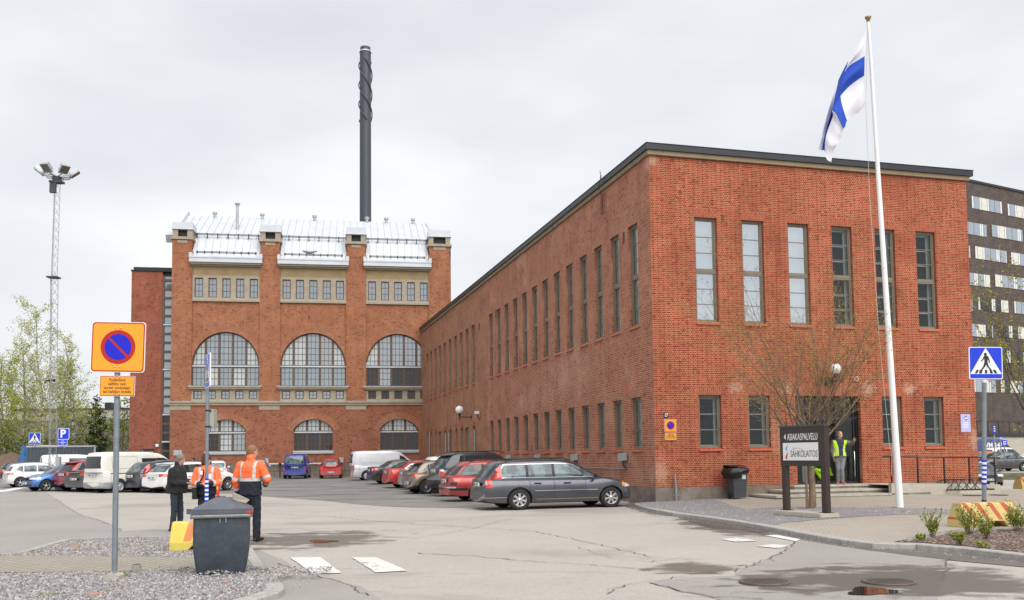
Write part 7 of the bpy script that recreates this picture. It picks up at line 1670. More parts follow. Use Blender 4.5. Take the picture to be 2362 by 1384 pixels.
def panels(rects):
    def f(E, paint, g, lo, boxp):
        for (x0, x1, z0, z1) in rects:
            for s in (-1, 1):
                pr = lambda f_, s=s: f_.normal.y*s > 0.5
                o = fin(carve(g, boxp((x0, x1, -3, 3, z0, z1)), pr, 0.010), 'side_panel', paint, E)
                q = fin(carve(g, boxp((x0-0.02, x1+0.02, -3, 3, z0-0.02, z1+0.02)), pr, 0.004), 'panel_groove', M['tin_grey'], E)
    return f
silverv = paintm('van_silver', (0.62, 0.64, 0.68), metal=0.1, rough=0.4)
prof, sp = van(4.95, 2.0, 1.12, 3.0, 0.98, 0.95, wstyle='cap', plate=0.9, glass='car_glass_dk', extra=panels([(0.55, 2.0, 1.22, 1.78), (2.15, 3.25, 1.22, 1.78)]), lamps=[('tail_lamp', 'red_light', 'l', (-0.1, 0.16, 0.72, 0.95, 0.72, 1.08)), ('head_lamp', 'lamp_clear', 'l', (4.5, 5.0, 0.5, 0.95, 0.7, 0.9))], bands=[('side_moulding', 'tin_grey', 'l', (0.2, 4.4, -1, 1, 0.78, 0.83), 0.008)])
car('parked_van', 'van', 'silver panel van parked at the end of the row near the power station', GR, silverv, 4.95, 1.9, 2.0, prof, sp, at(846, 62.3), radians(17), (0.98, -0.95))
# --- white people carrier (only roof shows)
prof, sp = hatch(4.4, 1.72, 1.0, wb=2.7, ro=0.8, r=0.31, rake=0.35, wstyle='cap', rails=(0.7, 2.6), lamps=[('tail_lamp', 'red_light', 'l', (-0.1, 0.2, 0.6, 0.95, 0.7, 0.95))])
car('parked_people_carrier', 'car', 'white people carrier whose roof shows over the red saloon and the SUV', GR, paintm('white2', (0.72, 0.72, 0.71), metal=0.0), 4.4, 1.8, 1.72, prof, sp, at(967, 47.3), radians(21), (0.2, 0.85))
# --- cars facing the power station
prof, sp = van(4.15, 1.80, 1.05, 2.7, 0.75, 0.95, r=0.31, plate=0.86, wstyle='cap', glass='car_glass_lt', rglass='car_glass_lt', boxy=0.6, lamps=[('tail_lamp', 'red_light', 'l', (-0.1, 0.14, 0.74, 0.95, 0.60, 0.88))], bands=[('bumper_band', 'dkmetal', 'l', (-0.1, 0.2, -1, 1, 0.2, 0.34), 0.006)])
sp['rwin'] = (0.72, 0.62, 1.10, 1.62)
car('parked_people_carrier', 'car', 'royal blue high roofed car parked nose to the power station', GA, paintm('royal_blue', (0.012, 0.030, 0.26), metal=0.1), 4.15, 1.76, 1.80, prof, sp, at(679.5, 67.9), radians(97), (0.0, 0.0))
prof, sp = hatch(3.78, 1.54, 0.93, wb=2.45, ro=0.6, plate=0.46, rglass='car_glass_lt', wstyle='cap', lamps=[('tail_lamp', 'red_light', 'l', (-0.1, 0.2, 0.60, 0.9, 0.66, 0.92)), ('reverse_lamp', 'lamp_clear', 'l', (-0.1, 0.14, 0.66, 0.80, 0.70, 0.85))])
car('parked_hatchback', 'car', 'small red hatchback parked nose to the power station beside the blue car', GA, paintm('cherry', (0.42, 0.018, 0.016), metal=0.2), 3.78, 1.68, 1.54, prof, sp, at(763, 67.7), radians(100), (0.0, 0.0))
prof, sp = estate(4.6, 1.46, 0.92, wb=2.6, ro=0.95, plate=0.85, rails=(0.8, 3.0), lamps=[('tail_lamp', 'red_light', 'g', (0.0, 0.5, 0.60, 0.9, 0.9, 1.34)), ('tail_lamp', 'red_light', 'l', (-0.1, 0.2, 0.68, 0.9, 0.62, 0.88))], rwin=(0.56, 0.5, 0.98, 1.30), rglass='car_glass_lt')
car('parked_estate_car', 'car', 'white estate car nose to the power station, behind the woman in orange', GA, paintm('white3', (0.66, 0.66, 0.64), metal=0.0), 4.6, 1.72, 1.46, prof, sp, at(500, 62.0), radians(110), (0.0, 0.0))
prof, sp = estate(4.6, 1.5, 0.94, wb=2.6, ro=0.95, plate=0.85, rails=(0.8, 3.0), lamps=[('tail_lamp', 'red_light', 'l', (-0.1, 0.18, 0.62, 0.9, 0.66, 0.95))], rglass='car_glass_dk')
car('parked_estate_car', 'car', 'silver estate car nose to the power station, behind the tall man in orange', GA, paintm('silver2', (0.38, 0.37, 0.35), metal=0.5), 4.6, 1.72, 1.5, prof, sp, at(592, 63.5), radians(106), (0.0, 0.0))
# --- left row
prof, sp = estate(4.70, 1.45, 0.93, wb=2.81, ro=0.96, r=0.325, rake=0.75, nsp=18, plate=0.73, rails=(0.9, 3.0), glass='car_glass', trim='black', rglass='car_glass_lt', spoiler=(0.62, 0.95, 1.40),
    lamps=[('tail_lamp', 'red_light', 'l', (-0.1, 0.38, 0.46, 0.95, 0.76, 0.90)), ('head_lamp', 'lamp_clear', 'l', (4.2, 4.8, 0.5, 0.95, 0.6, 0.75))], bands=[('bumper_band', 'dkmetal', 'l', (-0.1, 0.4, -0.8, 0.8, 0.2, 0.33), 0.008)])
wh = paintm('white', (0.74, 0.74, 0.73), metal=0.0)
car('parked_estate_car', 'car', 'white estate car behind the man in black and the woman in orange', GL, wh, 4.70, 1.83, 1.45, prof, sp, at(524, 48.6), radians(56), (3.9, -0.96)).scale = (1.06, 1.06, 1.06)
prof, sp = estate(4.47, 1.50, 0.95, wb=2.64, ro=0.98, r=0.31, rake=0.55, nsp=5, plate=0.80, rails=(0.9, 3.0), glass='car_glass_lt', rglass='car_glass_lt', lamps=[('tail_lamp', 'red_light', 'g', (0.0, 0.75, 0.6, 0.9, 0.98, 1.42)), ('head_lamp', 'lamp_clear', 'l', (4.0, 4.6, 0.5, 0.95, 0.6, 0.76))], rwin=(0.56, 0.50, 1.0, 1.33), railmat='alloy')
car('parked_estate_car', 'car', 'dark blue grey estate car between the white van and the white estate', GL, paintm('dark_blue', (0.045, 0.045, 0.065), metal=0.4), 4.47, 1.80, 1.50, prof, sp, at(320, 46.8), radians(57), (0.0, -0.86)).scale = (1.06, 1.06, 1.05)
cream = paintm('van_cream', (0.72, 0.70, 0.64), metal=0.0, rough=0.4, dirt=0.25)
prof, sp = van(4.75, 1.98, 1.12, 3.0, 0.95, 0.62, r=0.32, wstyle='cap', plate=0.88, glass='car_glass_dk', rglass='car_glass_dk', extra=panels([(0.6, 1.9, 1.2, 1.75)]), lamps=[('tail_lamp', 'red_light', 'l', (-0.1, 0.12, 0.76, 0.95, 0.64, 1.02))], bands=[('bumper_band', 'tin_grey', 'l', (-0.1, 0.7, -1, 1, 0.2, 0.52), 0.012), ('slide_rail', 'black', 'l', (0.5, 1.9, -1, 1, 0.93, 0.97), 0.010)])
xf = 4.75-0.62
sp['win'] = [[(2.15, 1.25), (2.15, 1.68), (3.0, 1.68), (3.0, 1.25)]]+sp['win']
car('parked_van', 'van', 'cream white van with dark windows, tallest in the left row', GL, cream, 4.75, 1.72, 1.98, prof, sp, at(234, 46.4), radians(57), (0.0, -0.84)).scale = (1.10, 1.04, 1.05)
prof, sp = saloon(4.83, 1.49, 0.95, deck=1.07, ro=1.05, wb=2.74, r=0.33, nsp=5, plate=0.66, lamps=[('tail_lamp', 'red_light', 'l', (-0.1, 0.55, 0.36, 0.95, 0.84, 1.01)), ('head_lamp', 'lamp_clear', 'l', (4.3, 4.9, 0.5, 0.95, 0.6, 0.76))], bands=[('chrome_bar', 'chrome', 'l', (-0.1, 0.2, -0.36, 0.36, 0.985, 1.01), 0.014)], rglass='car_glass')
car('parked_saloon', 'car', 'black saloon with long red tail lamps left of the cream van', GL, paintm('black2', (0.022, 0.022, 0.025), metal=0.3), 4.83, 1.86, 1.49, prof, sp, at(193, 48.2), radians(59), (0.0, -0.88)).scale = (1.05, 1.05, 1.05)
prof, sp = estate(4.54, 1.67, 1.04, wb=2.70, ro=0.9, r=0.36, rake=0.62, bz=0.27, nsp=5, plate=0.92, glass='car_glass_dk', rglass='car_glass_dk', rwin=(0.6, 0.5, 1.10, 1.42), spoiler=(0.45, 0.9, 1.58), lamps=[('tail_lamp', 'red_light', 'l', (-0.1, 0.45, 0.48, 0.95, 0.98, 1.06)), ('head_lamp', 'lamp_clear', 'l', (4.1, 4.6, 0.5, 0.95, 0.7, 0.86))], bands=[('bumper_band', 'dkmetal', 'l', (-0.1, 0.5, -1, 1, 0.2, 0.58), 0.008), ('sill_band', 'dkmetal', 'l', (1.3, 3.4, -1, 1, 0.2, 0.42), 0.008)])
car('parked_suv', 'suv', 'dark red SUV with a black bumper between the blue and the black saloon', GL, paintm('wine', (0.27, 0.020, 0.024), metal=0.35), 4.54, 1.84, 1.67, prof, sp, at(160, 49.4), radians(57), (0.0, -0.88))
def ex_grille(E, paint, g, lo, boxp):
    w = MB(); xx = 4.63-0.01; w.prism([(-0.30, 0.60), (0.30, 0.60), (0.34, 0.76), (-0.34, 0.76)], xx-0.15, xx, 0, None, 'x'); w.build('grille', M['black'], E)
prof, sp = saloon(4.63, 1.48, 0.94, ro=1.0, wb=2.78, nsp=5, fplate=0.46, extra=ex_grille, lamps=[('tail_lamp', 'red_light', 'l', (-0.1, 0.3, 0.6, 0.95, 0.8, 1.0)), ('head_lamp', 'lamp_clear', 'l', (4.05, 4.7, 0.46, 0.95, 0.66, 0.80))], bands=[('lower_grille', 'black', 'l', (4.4, 4.8, -0.6, 0.6, 0.28, 0.38), 0.006)])
car('parked_saloon', 'car', 'blue saloon facing the camera, left of the dark red SUV', GL, paintm('blue', (0.055, 0.17, 0.48), metal=0.4), 4.63, 1.87, 1.48, prof, sp, at(110, 50.3), radians(57+180-10), (3.78, 0.93))
prof, sp = hatch(4.25, 1.50, 0.93, wb=2.6, ro=0.80, r=0.315, nsp=5, plate=0.5, glass='car_glass_lt', rglass='car_glass_lt', lamps=[('tail_lamp', 'red_light', 'l', (-0.1, 0.42, 0.55, 0.9, 0.78, 0.94)), ('head_lamp', 'lamp_clear', 'l', (3.7, 4.3, 0.45, 0.9, 0.6, 0.78))])
car('parked_hatchback', 'car', 'white five door hatchback at the left end of the near row', GL, wh, 4.25, 1.76, 1.50, prof, sp, at(50, 56.5), radians(40), (0.80, -0.88))
prof, sp = hatch(4.1, 1.46, 0.92, wb=2.5, ro=0.75, wstyle='cap', lamps=[('tail_lamp', 'red_light', 'l', (-0.1, 0.42, 0.55, 0.9, 0.72, 0.9))], rglass='car_glass_lt')
car('parked_hatchback', 'car', 'silver hatchback peeking out left behind the white hatchback', GL, paintm('silver3', (0.36, 0.36, 0.37), metal=0.5), 4.1, 1.72, 1.46, prof, sp, at(18, 61.5), radians(42), (0.05, 0.80))
prof, sp = estate(4.6, 1.44, 0.92, wb=2.6, ro=0.95, wstyle='cap', plate=0.8, lamps=[('tail_lamp', 'red_light', 'l', (-0.1, 0.35, 0.55, 0.9, 0.66, 0.9))], rglass='car_glass_lt')
car('parked_estate_car', 'car', 'dark blue estate car at the far left edge of the car park', GL, paintm('navy', (0.02, 0.022, 0.05), metal=0.3), 4.6, 1.75, 1.44, prof, sp, at(1, 74), radians(30), (0.05, 0.80))
def ex_amb(E, paint, g, lo, boxp):
    for x0, x1 in ((0.05, 0.18), (1.15, 1.25)):
        for s in (-1, 1): fin(carve(g, boxp((x0, x1, -3, 3, 1.1, 1.95)), (lambda f_, s=s: f_.normal.y*s > 0.5), 0.008), 'stripe', M['sign_red'], E)
prof, sp = van(4.9, 1.98, 1.12, 3.0, 0.95, 0.8, wstyle='cap', glass='car_glass_dk', extra=ex_amb)
sp['win'] = [[(2.0, 1.25), (2.0, 1.72), (3.1, 1.72), (3.1, 1.25)]]+sp['win']
car('parked_van', 'van', 'white van with red stripes in front of the shipping container', GL, wh, 4.9, 1.9, 1.98, prof, sp, at(92, 68.0), radians(24), (0.0, -0.9))
# --- right hand far cars
GRR = 'vehicles beyond the right corner of the office'
prof, sp = saloon(4.5, 1.42, 0.90, ro=0.95, wb=2.65, nsp=5, fplate=0.42, lamps=[('head_lamp', 'lamp_clear', 'l', (4.0, 4.6, 0.42, 0.9, 0.60, 0.74)), ('tail_lamp', 'red_light', 'l', (-0.1, 0.3, 0.6, 0.95, 0.8, 1.0))])
car('parked_saloon', 'car', 'black car facing the camera beyond the ramp at the right', GRR, paintm('black3', (0.012, 0.012, 0.013), metal=0.1), 4.5, 1.75, 1.42, prof, sp, Vector((P(2286, 1100, 56.5).x, 56.5, -0.63)), radians(258), (4.5, 0.0))
def rear_at(px, Y, z): q = P(px, 1060, Y); return Vector((q.x, Y, z))
prof, sp = saloon(4.6, 1.46, 0.94, ro=1.0, wb=2.7, nsp=5, glass='car_glass_lt', lamps=[('head_lamp', 'lamp_clear', 'l', (4.1, 4.7, 0.45, 0.9, 0.62, 0.78))])
car('parked_saloon', 'car', 'dark grey brown saloon parked on the terrace at the right edge', GRR, paintm('brown_grey', (0.06, 0.055, 0.06), metal=0.4), 4.6, 1.8, 1.46, prof, sp, rear_at(2284, 68.5, 0.0), radians(190), (3.8, 0.9))
prof, sp = hatch(4.1, 1.5, 0.93, wb=2.5, ro=0.75, glass='car_glass_lt', lamps=[('head_lamp', 'lamp_clear', 'l', (3.6, 4.2, 0.45, 0.9, 0.6, 0.78))])
car('parked_hatchback', 'car', 'orange hatchback half hidden by the corner of the red office', GRR, paintm('orange', (0.65, 0.13, 0.03), metal=0.1), 4.1, 1.75, 1.5, prof, sp, rear_at(2287, 73, 0.0), radians(225), (3.6, 0.85))
prof, sp = hatch(4.5, 1.72, 1.0, wb=2.7, ro=0.8, rake=0.3, glass='car_glass_dk', lamps=[('head_lamp', 'lamp_clear', 'l', (4.0, 4.6, 0.45, 0.9, 0.68, 0.84))])
car('parked_people_carrier', 'car', 'white people carrier behind the orange hatchback at the right', GRR, wh, 4.5, 1.82, 1.72, prof, sp, rear_at(2258, 79, 0.1), radians(20), (0.3, 0.85))
def ex_bv(E, paint, g, lo, boxp):
    w = MB()
    for k in range(9):
        x = 0.55+k*0.42; w.box(x, x+0.24, -0.925, -0.915, 1.3, 1.72)
    o = w.build('lettering', M['white'], E)
prof, sp = van(5.2, 2.2, 1.15, 3.0, 1.0, 0.9, glass='car_glass_dk')
bvn = car('parked_van', 'van', 'dark blue van with white lettering in front of the retaining wall', GRR, paintm('blue_van', (0.03, 0.045, 0.16), metal=0.1), 5.2, 1.95, 2.2, prof, sp, rear_at(2244, 86, 0.5), radians(14), (0.0, -0.9))
text('VM 147', 0.62, 'lettering', M['white'], bvn, (2.4, -0.915, 1.55), bold=0.02)
# ================================================================== PEOPLE
def cap(w, a, b, ra, rb, n=12, mi=0):
    a = Vector(a); b = Vector(b); d = b-a
    if d.length < 1e-6: w.sphere(a, ra, n, 8, mi); return
    w.cyl(a, b, ra, rb, n, mi); w.sphere(a, ra, n, 8, mi); w.sphere(b, rb, n, 8, mi)
def loft(w, rings, n=18, mi=0):   # (x,y,z,rx,ry)
    vs = []
    for x, y, z, rx, ry in rings:
        for k in range(n): a = 2*pi*k/n; vs.append((x+rx*math.copysign(abs(cos(a))**0.85, cos(a)), y+ry*math.copysign(abs(sin(a))**0.85, sin(a)), z))
    w.add(vs, [(j*n+k, j*n+(k+1) % n, (j+1)*n+(k+1) % n, (j+1)*n+k) for j in range(len(rings)-1) for k in range(n)]+[tuple(reversed(range(n))), tuple(range((len(rings)-1)*n, len(rings)*n))], mi)
def fuse(w, name, mats, parent, vox=0.012, sm=3, matf=None, wrinkle=0.0, seed=0):
    me = w.mesh('tmp', mats); o = bpy.data.objects.new('tmp', me); COL.objects.link(o)
    m = o.modifiers.new('r', 'REMESH'); m.mode = 'VOXEL'; m.voxel_size = vox; m.use_smooth_shade = True
    s = o.modifiers.new('s', 'SMOOTH'); s.factor = 0.5; s.iterations = sm
    dg = bpy.context.evaluated_depsgraph_get(); ev = bpy.data.meshes.new_from_object(o.evaluated_get(dg)); bpy.data.objects.remove(o); bpy.data.meshes.remove(me)
    ev.materials.clear()
    for q in (mats if hasattr(mats, '__len__') else [mats]): ev.materials.append(q)
    if wrinkle:
        ns = [v.normal.copy() for v in ev.vertices]
        for v, n in zip(ev.vertices, ns):
            c = v.co; f = sin(c.z*38+c.x*17+3*sin(c.x*11+c.y*23+seed))*0.6+sin(c.z*71-c.x*43+c.y*31+seed)*0.4
            v.co = c+n*(wrinkle*f)
    for p in ev.polygons:
        p.use_smooth = True; p.material_index = matf(p.center) if matf else 0
    ev.name = name
    return link(ev, name, parent)
def hand(w, wr, dirv, side, curl=0.6, palm_n=(0, 0, -1), sc=1.0):
    d = Vector(dirv).normalized(); pn = Vector(palm_n); pn = (pn-d*pn.dot(d)).normalized(); lat = d.cross(pn)*side; wr = Vector(wr)
    for k in range(4):
        o = (k-1.5)*0.019*sc; cap(w, wr+lat*o*0.6+d*0.01, wr+lat*o+d*0.085*sc, 0.014*sc, 0.012*sc, 8)
        L = [0.068, 0.078, 0.072, 0.056][k]*sc; p = wr+lat*o+d*0.088*sc; r = 0.0095*sc; a = curl*0.5
        for q in range(3):
            dd = (d*cos(a)+pn*sin(a)).normalized(); p2 = p+dd*L*(0.42, 0.32, 0.26)[q]; cap(w, p, p2, r, r*0.9, 8); p = p2; r *= 0.92; a += curl*0.7
    t0 = wr+lat*-0.02*sc+d*0.03*sc; t1 = t0+(d*0.6-lat*0.8+pn*0.2).normalized()*0.04*sc; t2 = t1+(d*0.9-lat*0.25+pn*0.4).normalized()*0.032*sc
    cap(w, t0, t1, 0.014*sc, 0.011*sc, 8); cap(w, t1, t2, 0.0105*sc, 0.009*sc, 8)
HX = 0
def person(loc, rz, hgt, J, label, cloth, group=None, face=True):
    """local: +y is where the body faces, +x the person's right hand side when seen from behind"""
    s = hgt/1.78
    E = empty('person', loc, rz, label, 'person', group); E.scale = (s, s, s)
    sk = M[cloth.get('skin', 'skin')]
    hx, hy, hz = J['head']; yaw = J.get('yaw', 0.0); HM = Matrix.Translation((hx, hy, hz)) @ Matrix.Rotation(yaw, 4, 'Z') @ Matrix.Rotation(J.get('nod', 0.0), 4, 'X')
    w = MB()
    def hs(c, r, sc=(1, 1, 1), n=16, mi=0):
        q = MB(); q.sphere((0, 0, 0), r, n, 10, 0, sc); w.add([Vector(v)+Vector(c) for v in q.v], q.f, mi, True, HM)
    hs((0, 0, 0.02), 0.098, (0.80, 1.0, 1.05)); hs((0, 0.02, -0.045), 0.072, (0.82, 1.0, 1.05)); hs((0, 0.058, -0.088), 0.026, (1.2, 0.9, 0.8))
    hs((0, 0.097, -0.022), 0.014, (0.8, 1.1, 1.5)); hs((0, 0.105, -0.033), 0.012, (1.1, 1, 0.9)); hs((0, 0.083, -0.063), 0.012, (2.0, 0.7, 0.6)); hs((0, 0.085, 0.018), 0.012, (3.6, 0.6, 0.7))
    for sx in (-1, 1): hs((sx*0.079, -0.005, -0.01), 0.02, (0.35, 0.8, 1.4)); hs((sx*0.042, 0.062, -0.03), 0.026, (1, 0.7, 1))
    nk = Vector(J['neck']); cap(w, nk+Vector((0, 0, -0.06)), HM @ Vector((0, -0.012, -0.06)), 0.062, 0.056)
    wa = J.get('waist', (0, 0)); b = cloth.get('belly', 0.0)
    loft(w, [(0, 0, 0.84, 0.13, 0.10), (0, 0, 0.95, 0.155, 0.11), (wa[0], wa[1], 1.08, 0.135, 0.10), (wa[0], wa[1], 1.28, 0.155, 0.11), (nk.x*0.7, nk.y*0.7, 1.42, 0.17, 0.10), (nk.x, nk.y, 1.50, 0.07, 0.06)])
    for sd in ('R', 'L'):
        A = J[sd]; sh, el, wr = map(Vector, A[:3]); cap(w, sh, el, 0.05, 0.04); cap(w, el, wr, 0.04, 0.027); hand(w, wr, A[3], 1 if sd == 'R' else -1, A[4] if len(A) > 4 else 0.7, A[5] if len(A) > 5 else (0, 0, -1))
        G_ = J['leg'+sd]; hp, kn, an = map(Vector, G_[:3]); cap(w, hp, kn, 0.085, 0.055); cap(w, kn, an, 0.052, 0.036)
        cap(w, an+Vector((0, -0.03, -0.05)), an+Vector(G_[3])*0.15+Vector((0, 0, -0.055)), 0.032, 0.03)
    fuse(w, 'body', [sk], E, 0.0085, 2)
    # eyes and brows
    e = MB()
    for sx in (-1, 1):
        q = MB(); q.sphere((0, 0, 0), 0.0095, 8, 6); e.add([Vector(v)+Vector((sx*0.030, 0.081, 0.002)) for v in q.v], q.f, 0, True, HM)
        q = MB(); q.sphere((0, 0, 0), 0.010, 8, 6, 0, (1.9, 0.5, 0.4)); e.add([Vector(v)+Vector((sx*0.031, 0.086, 0.021)) for v in q.v], q.f, 0, True, HM)
    e.build('eyes', M['dkmetal'], E)
    # hair
    w = MB(); kind, hc = cloth['hair']
    def hh(c, r, sc): q = MB(); q.sphere((0, 0, 0), r, 18, 12, 0, sc); w.add([Vector(v)+Vector(c) for v in q.v], q.f, 0, True, HM)
    if kind == 'short': hh((0, -0.016, 0.036), 0.102, (0.84, 0.98, 0.98)); hh((0, -0.045, -0.02), 0.07, (1.0, 0.75, 0.9))
    elif kind == 'full': hh((0, -0.014, 0.038), 0.108, (0.88, 1.0, 1.0)); hh((0, -0.045, -0.02), 0.08, (1.02, 0.8, 1.0))
    elif kind == 'bob':
        hh((0, -0.012, 0.035), 0.116, (0.92, 1.0, 1.02)); hh((0, -0.04, -0.05), 0.105, (0.98, 0.82, 1.15))
        for sx in (-1, 1): hh((sx*0.078, 0.015, -0.03), 0.05, (0.5, 0.8, 1.7))
    fuse(w, 'hair', [hc], E, 0.011, 1, None, 0.003)
    # trousers
    w = MB(); t = cloth.get('tr', 0.0)
    loft(w, [(0, 0, 0.80, 0.15+t, 0.115+t), (0, 0, 0.93, 0.175+t, 0.125+t+b*0.3), (wa[0], wa[1], 1.06, 0.16+t, 0.12+t+b*0.5)])
    for sd in ('R', 'L'):
        G_ = J['leg'+sd]; hp, kn, an = map(Vector, G_[:3]); cap(w, hp, kn, 0.098+t, 0.075+t); cap(w, kn, an+Vector((0, 0, -0.015)), 0.073+t, 0.065+t)
    fuse(w, 'trousers', cloth['trousers'] if isinstance(cloth['trousers'], list) else [cloth['trousers']], E, 0.012, 2, cloth.get('trf'), 0.004, 3)
    # shoes
    for sd in ('R', 'L'):
        w = MB(); G_ = J['leg'+sd]; an = Vector(G_[2]); d = Vector(G_[3]).normalized(); h0 = an+Vector((0, 0, -0.05)); lat = Vector((-d.y, d.x, 0))
        for f, r in ((-0.06, 0.042), (0.0, 0.045), (0.06, 0.043), (0.12, 0.044), (0.175, 0.038)): p = h0+d*f; w.sphere((p.x, p.y, an.z-0.052), r, 12, 8, 0, (1, 1, 0.8))
        cap(w, h0+Vector((0, 0, 0.0)), an+Vector((0, 0, 0.02)), 0.045, 0.045)
        an_z = an.z; fuse(w, 'shoe', cloth['shoes'] if isinstance(cloth['shoes'], list) else [cloth['shoes']], E, 0.011, 2, cloth.get('shf'))
    # jacket
    w = MB(); j = cloth.get('jk', 0.0); zl = cloth.get('hem', 0.82)
    loft(w, [(0, 0, zl, 0.185+j, 0.145+j+b*0.5), (wa[0]*0.5, wa[1]*0.5, zl+0.12, 0.185+j, 0.145+j+b*0.9), (wa[0], wa[1]+b*0.4, 1.10, 0.175+j, 0.135+j+b), (wa[0], wa[1]+b*0.2, 1.28, 0.188+j, 0.14+j+b*0.4), (nk.x*0.7, nk.y*0.7, 1.40, 0.20+j, 0.125+j), (nk.x*0.9, nk.y*0.9, 1.475, 0.13+j*0.5, 0.095+j*0.3), (nk.x, nk.y, 1.53, 0.075, 0.07)])
    if cloth.get('collar'): cap(w, nk+Vector((0, -0.005, -0.01)), nk+Vector((0, -0.008, 0.065)), 0.085, 0.082)
    for sd in ('R', 'L'):
        A = J[sd]; sh, el, wr = map(Vector, A[:3]); cap(w, sh+Vector((0, 0, -0.005)), el, 0.078+j*0.7, 0.062+j*0.6); cap(w, el, wr-(wr-el).normalized()*0.015, 0.062+j*0.6, 0.048+j*0.5)
    ja = fuse(w, 'jacket', cloth['jacket'] if isinstance(cloth['jacket'], list) else [cloth['jacket']], E, 0.011, 3, cloth.get('jkf'), 0.005, 1)
    return E, ja
FB_ = [tuple]
orange = plain('hi_vis_orange', (0.95, 0.16, 0.05), 0.7, var=0.05); navy = plain('navy_cloth', (0.010, 0.012, 0.022), 0.85); silver = plain('reflective_tape', (0.50, 0.51, 0.52), 0.45)
blackc = plain('black_cloth', (0.013, 0.014, 0.016), 0.85, var=0.3, vs=12); denim = plain('dark_denim', (0.022, 0.03, 0.045), 0.85, var=0.3, vs=8); limec = plain('hi_vis_lime', (0.50, 0.85, 0.02), 0.7, var=0.05)
greyj = plain('grey_jeans', (0.17, 0.175, 0.185), 0.85, var=0.25, vs=6); redsh = plain('red_shoe', (0.5, 0.03, 0.03), 0.6); shoeb = plain('black_shoe', (0.015, 0.015, 0.015), 0.5)
hairg = plain('grey_hair', (0.20, 0.165, 0.13), 0.8, var=0.35, vs=40); hairb = plain('auburn_hair', (0.075, 0.028, 0.02), 0.6, var=0.3, vs=30); hairl = plain('light_brown_hair', (0.24, 0.13, 0.07), 0.8, var=0.3, vs=40); hairk = plain('dark_hair', (0.02, 0.015, 0.012), 0.7)
def seg_d(c, a, b):
    a = Vector(a); b = Vector(b); t = max(0, min(1, (c-a).dot(b-a)/(b-a).length_squared)); return (c-(a+(b-a)*t)).length, t
# --- tall man in orange, seen from behind
JC = dict(head=(0.02, 0.03, 1.675), neck=(0.01, 0.0, 1.50), yaw=-0.55, R=[(0.205, 0, 1.42), (0.33, 0.02, 1.17), (0.20, 0.20, 1.06), (-0.6, 0.7, 0.1), 1.0, (0, 0.3, -1)], L=[(-0.205, 0, 1.42), (-0.30, -0.02, 1.14), (-0.325, 0.12, 0.90), (0.1, 0.55, -0.8), 0.9, (1, 0.2, 0)],
    legR=[(0.10, 0, 0.88), (0.12, 0.02, 0.49), (0.13, 0.0, 0.09), (0.15, 1, 0)], legL=[(-0.09, 0, 0.88), (-0.10, 0.03, 0.49), (-0.11, 0.02, 0.09), (-0.15, 1, 0)])
def jkf(J, split=1.13, vest=True):
    def f(c):
        for sd in ('R', 'L'):
            sh, el, wr = J[sd][:3]; d1, t1 = seg_d(c, sh, el); d2, t2 = seg_d(c, el, wr)
            if min(d1, d2) < 0.082 and abs(c.x) > 0.19 or (d2 < 0.08):
                if d2 <= d1 and t2 > 0.0:
                    if t2 > 0.72: return 1
                    return 2 if 0.50 < t2 < 0.70 else 0
                if 0.80 < t1 < 0.99 and d1 < d2: return 2
                return 0
        if c.z < split: return 1
        if split <= c.z < split+0.055: return 2
        if abs(abs(c.x)-0.135) < 0.024 and c.z < 1.50: return 2
        return 0
    return f
pc = G(577, 1250, ROAD)
EC, jc = person((pc.x, pc.y, ROAD+0.01), radians(-12), 1.93, JC, 'tall man in an orange and navy high visibility jacket seen from behind, holding papers', dict(hair=('short', hairl), trousers=navy, jacket=[orange, navy, silver], jkf=jkf(JC), shoes=shoeb, jk=0.022, hem=0.86, collar=True, tr=0.006))
o = text('e MONTERT', 0.05, 'lettering', plain('print_red', (0.75, 0.03, 0.03), 0.7), EC, (0.0, -0.188, 1.30), rot=(pi/2+0.05, 0, 0), ext=0.001); o.data.name = 'back_print'
# papers in his left hand
w = MB(); w.box(-0.12, 0.12, -0.006, 0.006, -0.16, 0.16); o = w.build('clipboard', blackc, None, EC.matrix_world @ Vector((0, 0, 0)), label='dark clipboard held in the left hand of the tall man in orange', cat='clipboard')
bpy.context.view_layer.update()
hp_ = Matrix.Translation(EC.location) @ Matrix.Rotation(radians(-12), 4, 'Z') @ Vector((-0.30*1.084, 0.22*1.084, 0.80*1.084)); o.location = hp_; o.rotation_euler = (radians(75), 0, radians(20))
# --- man in black, profile facing right
JA = dict(head=(0.0, 0.10, 1.66), neck=(0.0, 0.035, 1.50), nod=-0.22, R=[(0.20, 0.0, 1.40), (0.22, 0.02, 1.13), (0.12, 0.28, 1.12), (-0.3, 1, 0.1), 1.2, (0, 0.2, -1)], L=[(-0.20, 0.0, 1.40), (-0.22, 0.03, 1.13), (-0.06, 0.29, 1.15), (0.35, 1, 0.1), 1.2, (0, 0.2, -1)],
    legR=[(0.10, 0.0, 0.88), (0.11, 0.01, 0.49), (0.12, -0.03, 0.09), (0.1, 1, 0)], legL=[(-0.09, 0.0, 0.88), (-0.10, 0.05, 0.49), (-0.11, 0.04, 0.09), (-0.1, 1, 0)])
pa_ = G(406, 1226, ROAD)
EA, ja_ = person((pa_.x, pa_.y, ROAD+0.01), radians(-98), 1.79, JA, 'grey haired man in a black jacket and dark jeans facing right beside the striped block', dict(hair=('full', hairg), trousers=denim, jacket=blackc, shoes=shoeb, jk=0.036, hem=0.88, collar=True, belly=0.07))
w = MB(); w.box(-0.035, 0.035, 0, 0.012, 0, 0.08); w.build('phone', silver, None, EA.location+Matrix.Rotation(radians(-98), 3, 'Z') @ Vector((0.02, 0.40, 1.14)), label='small pale phone in the hands of the man in black', cat='phone').rotation_euler = (radians(60), 0, radians(-98))
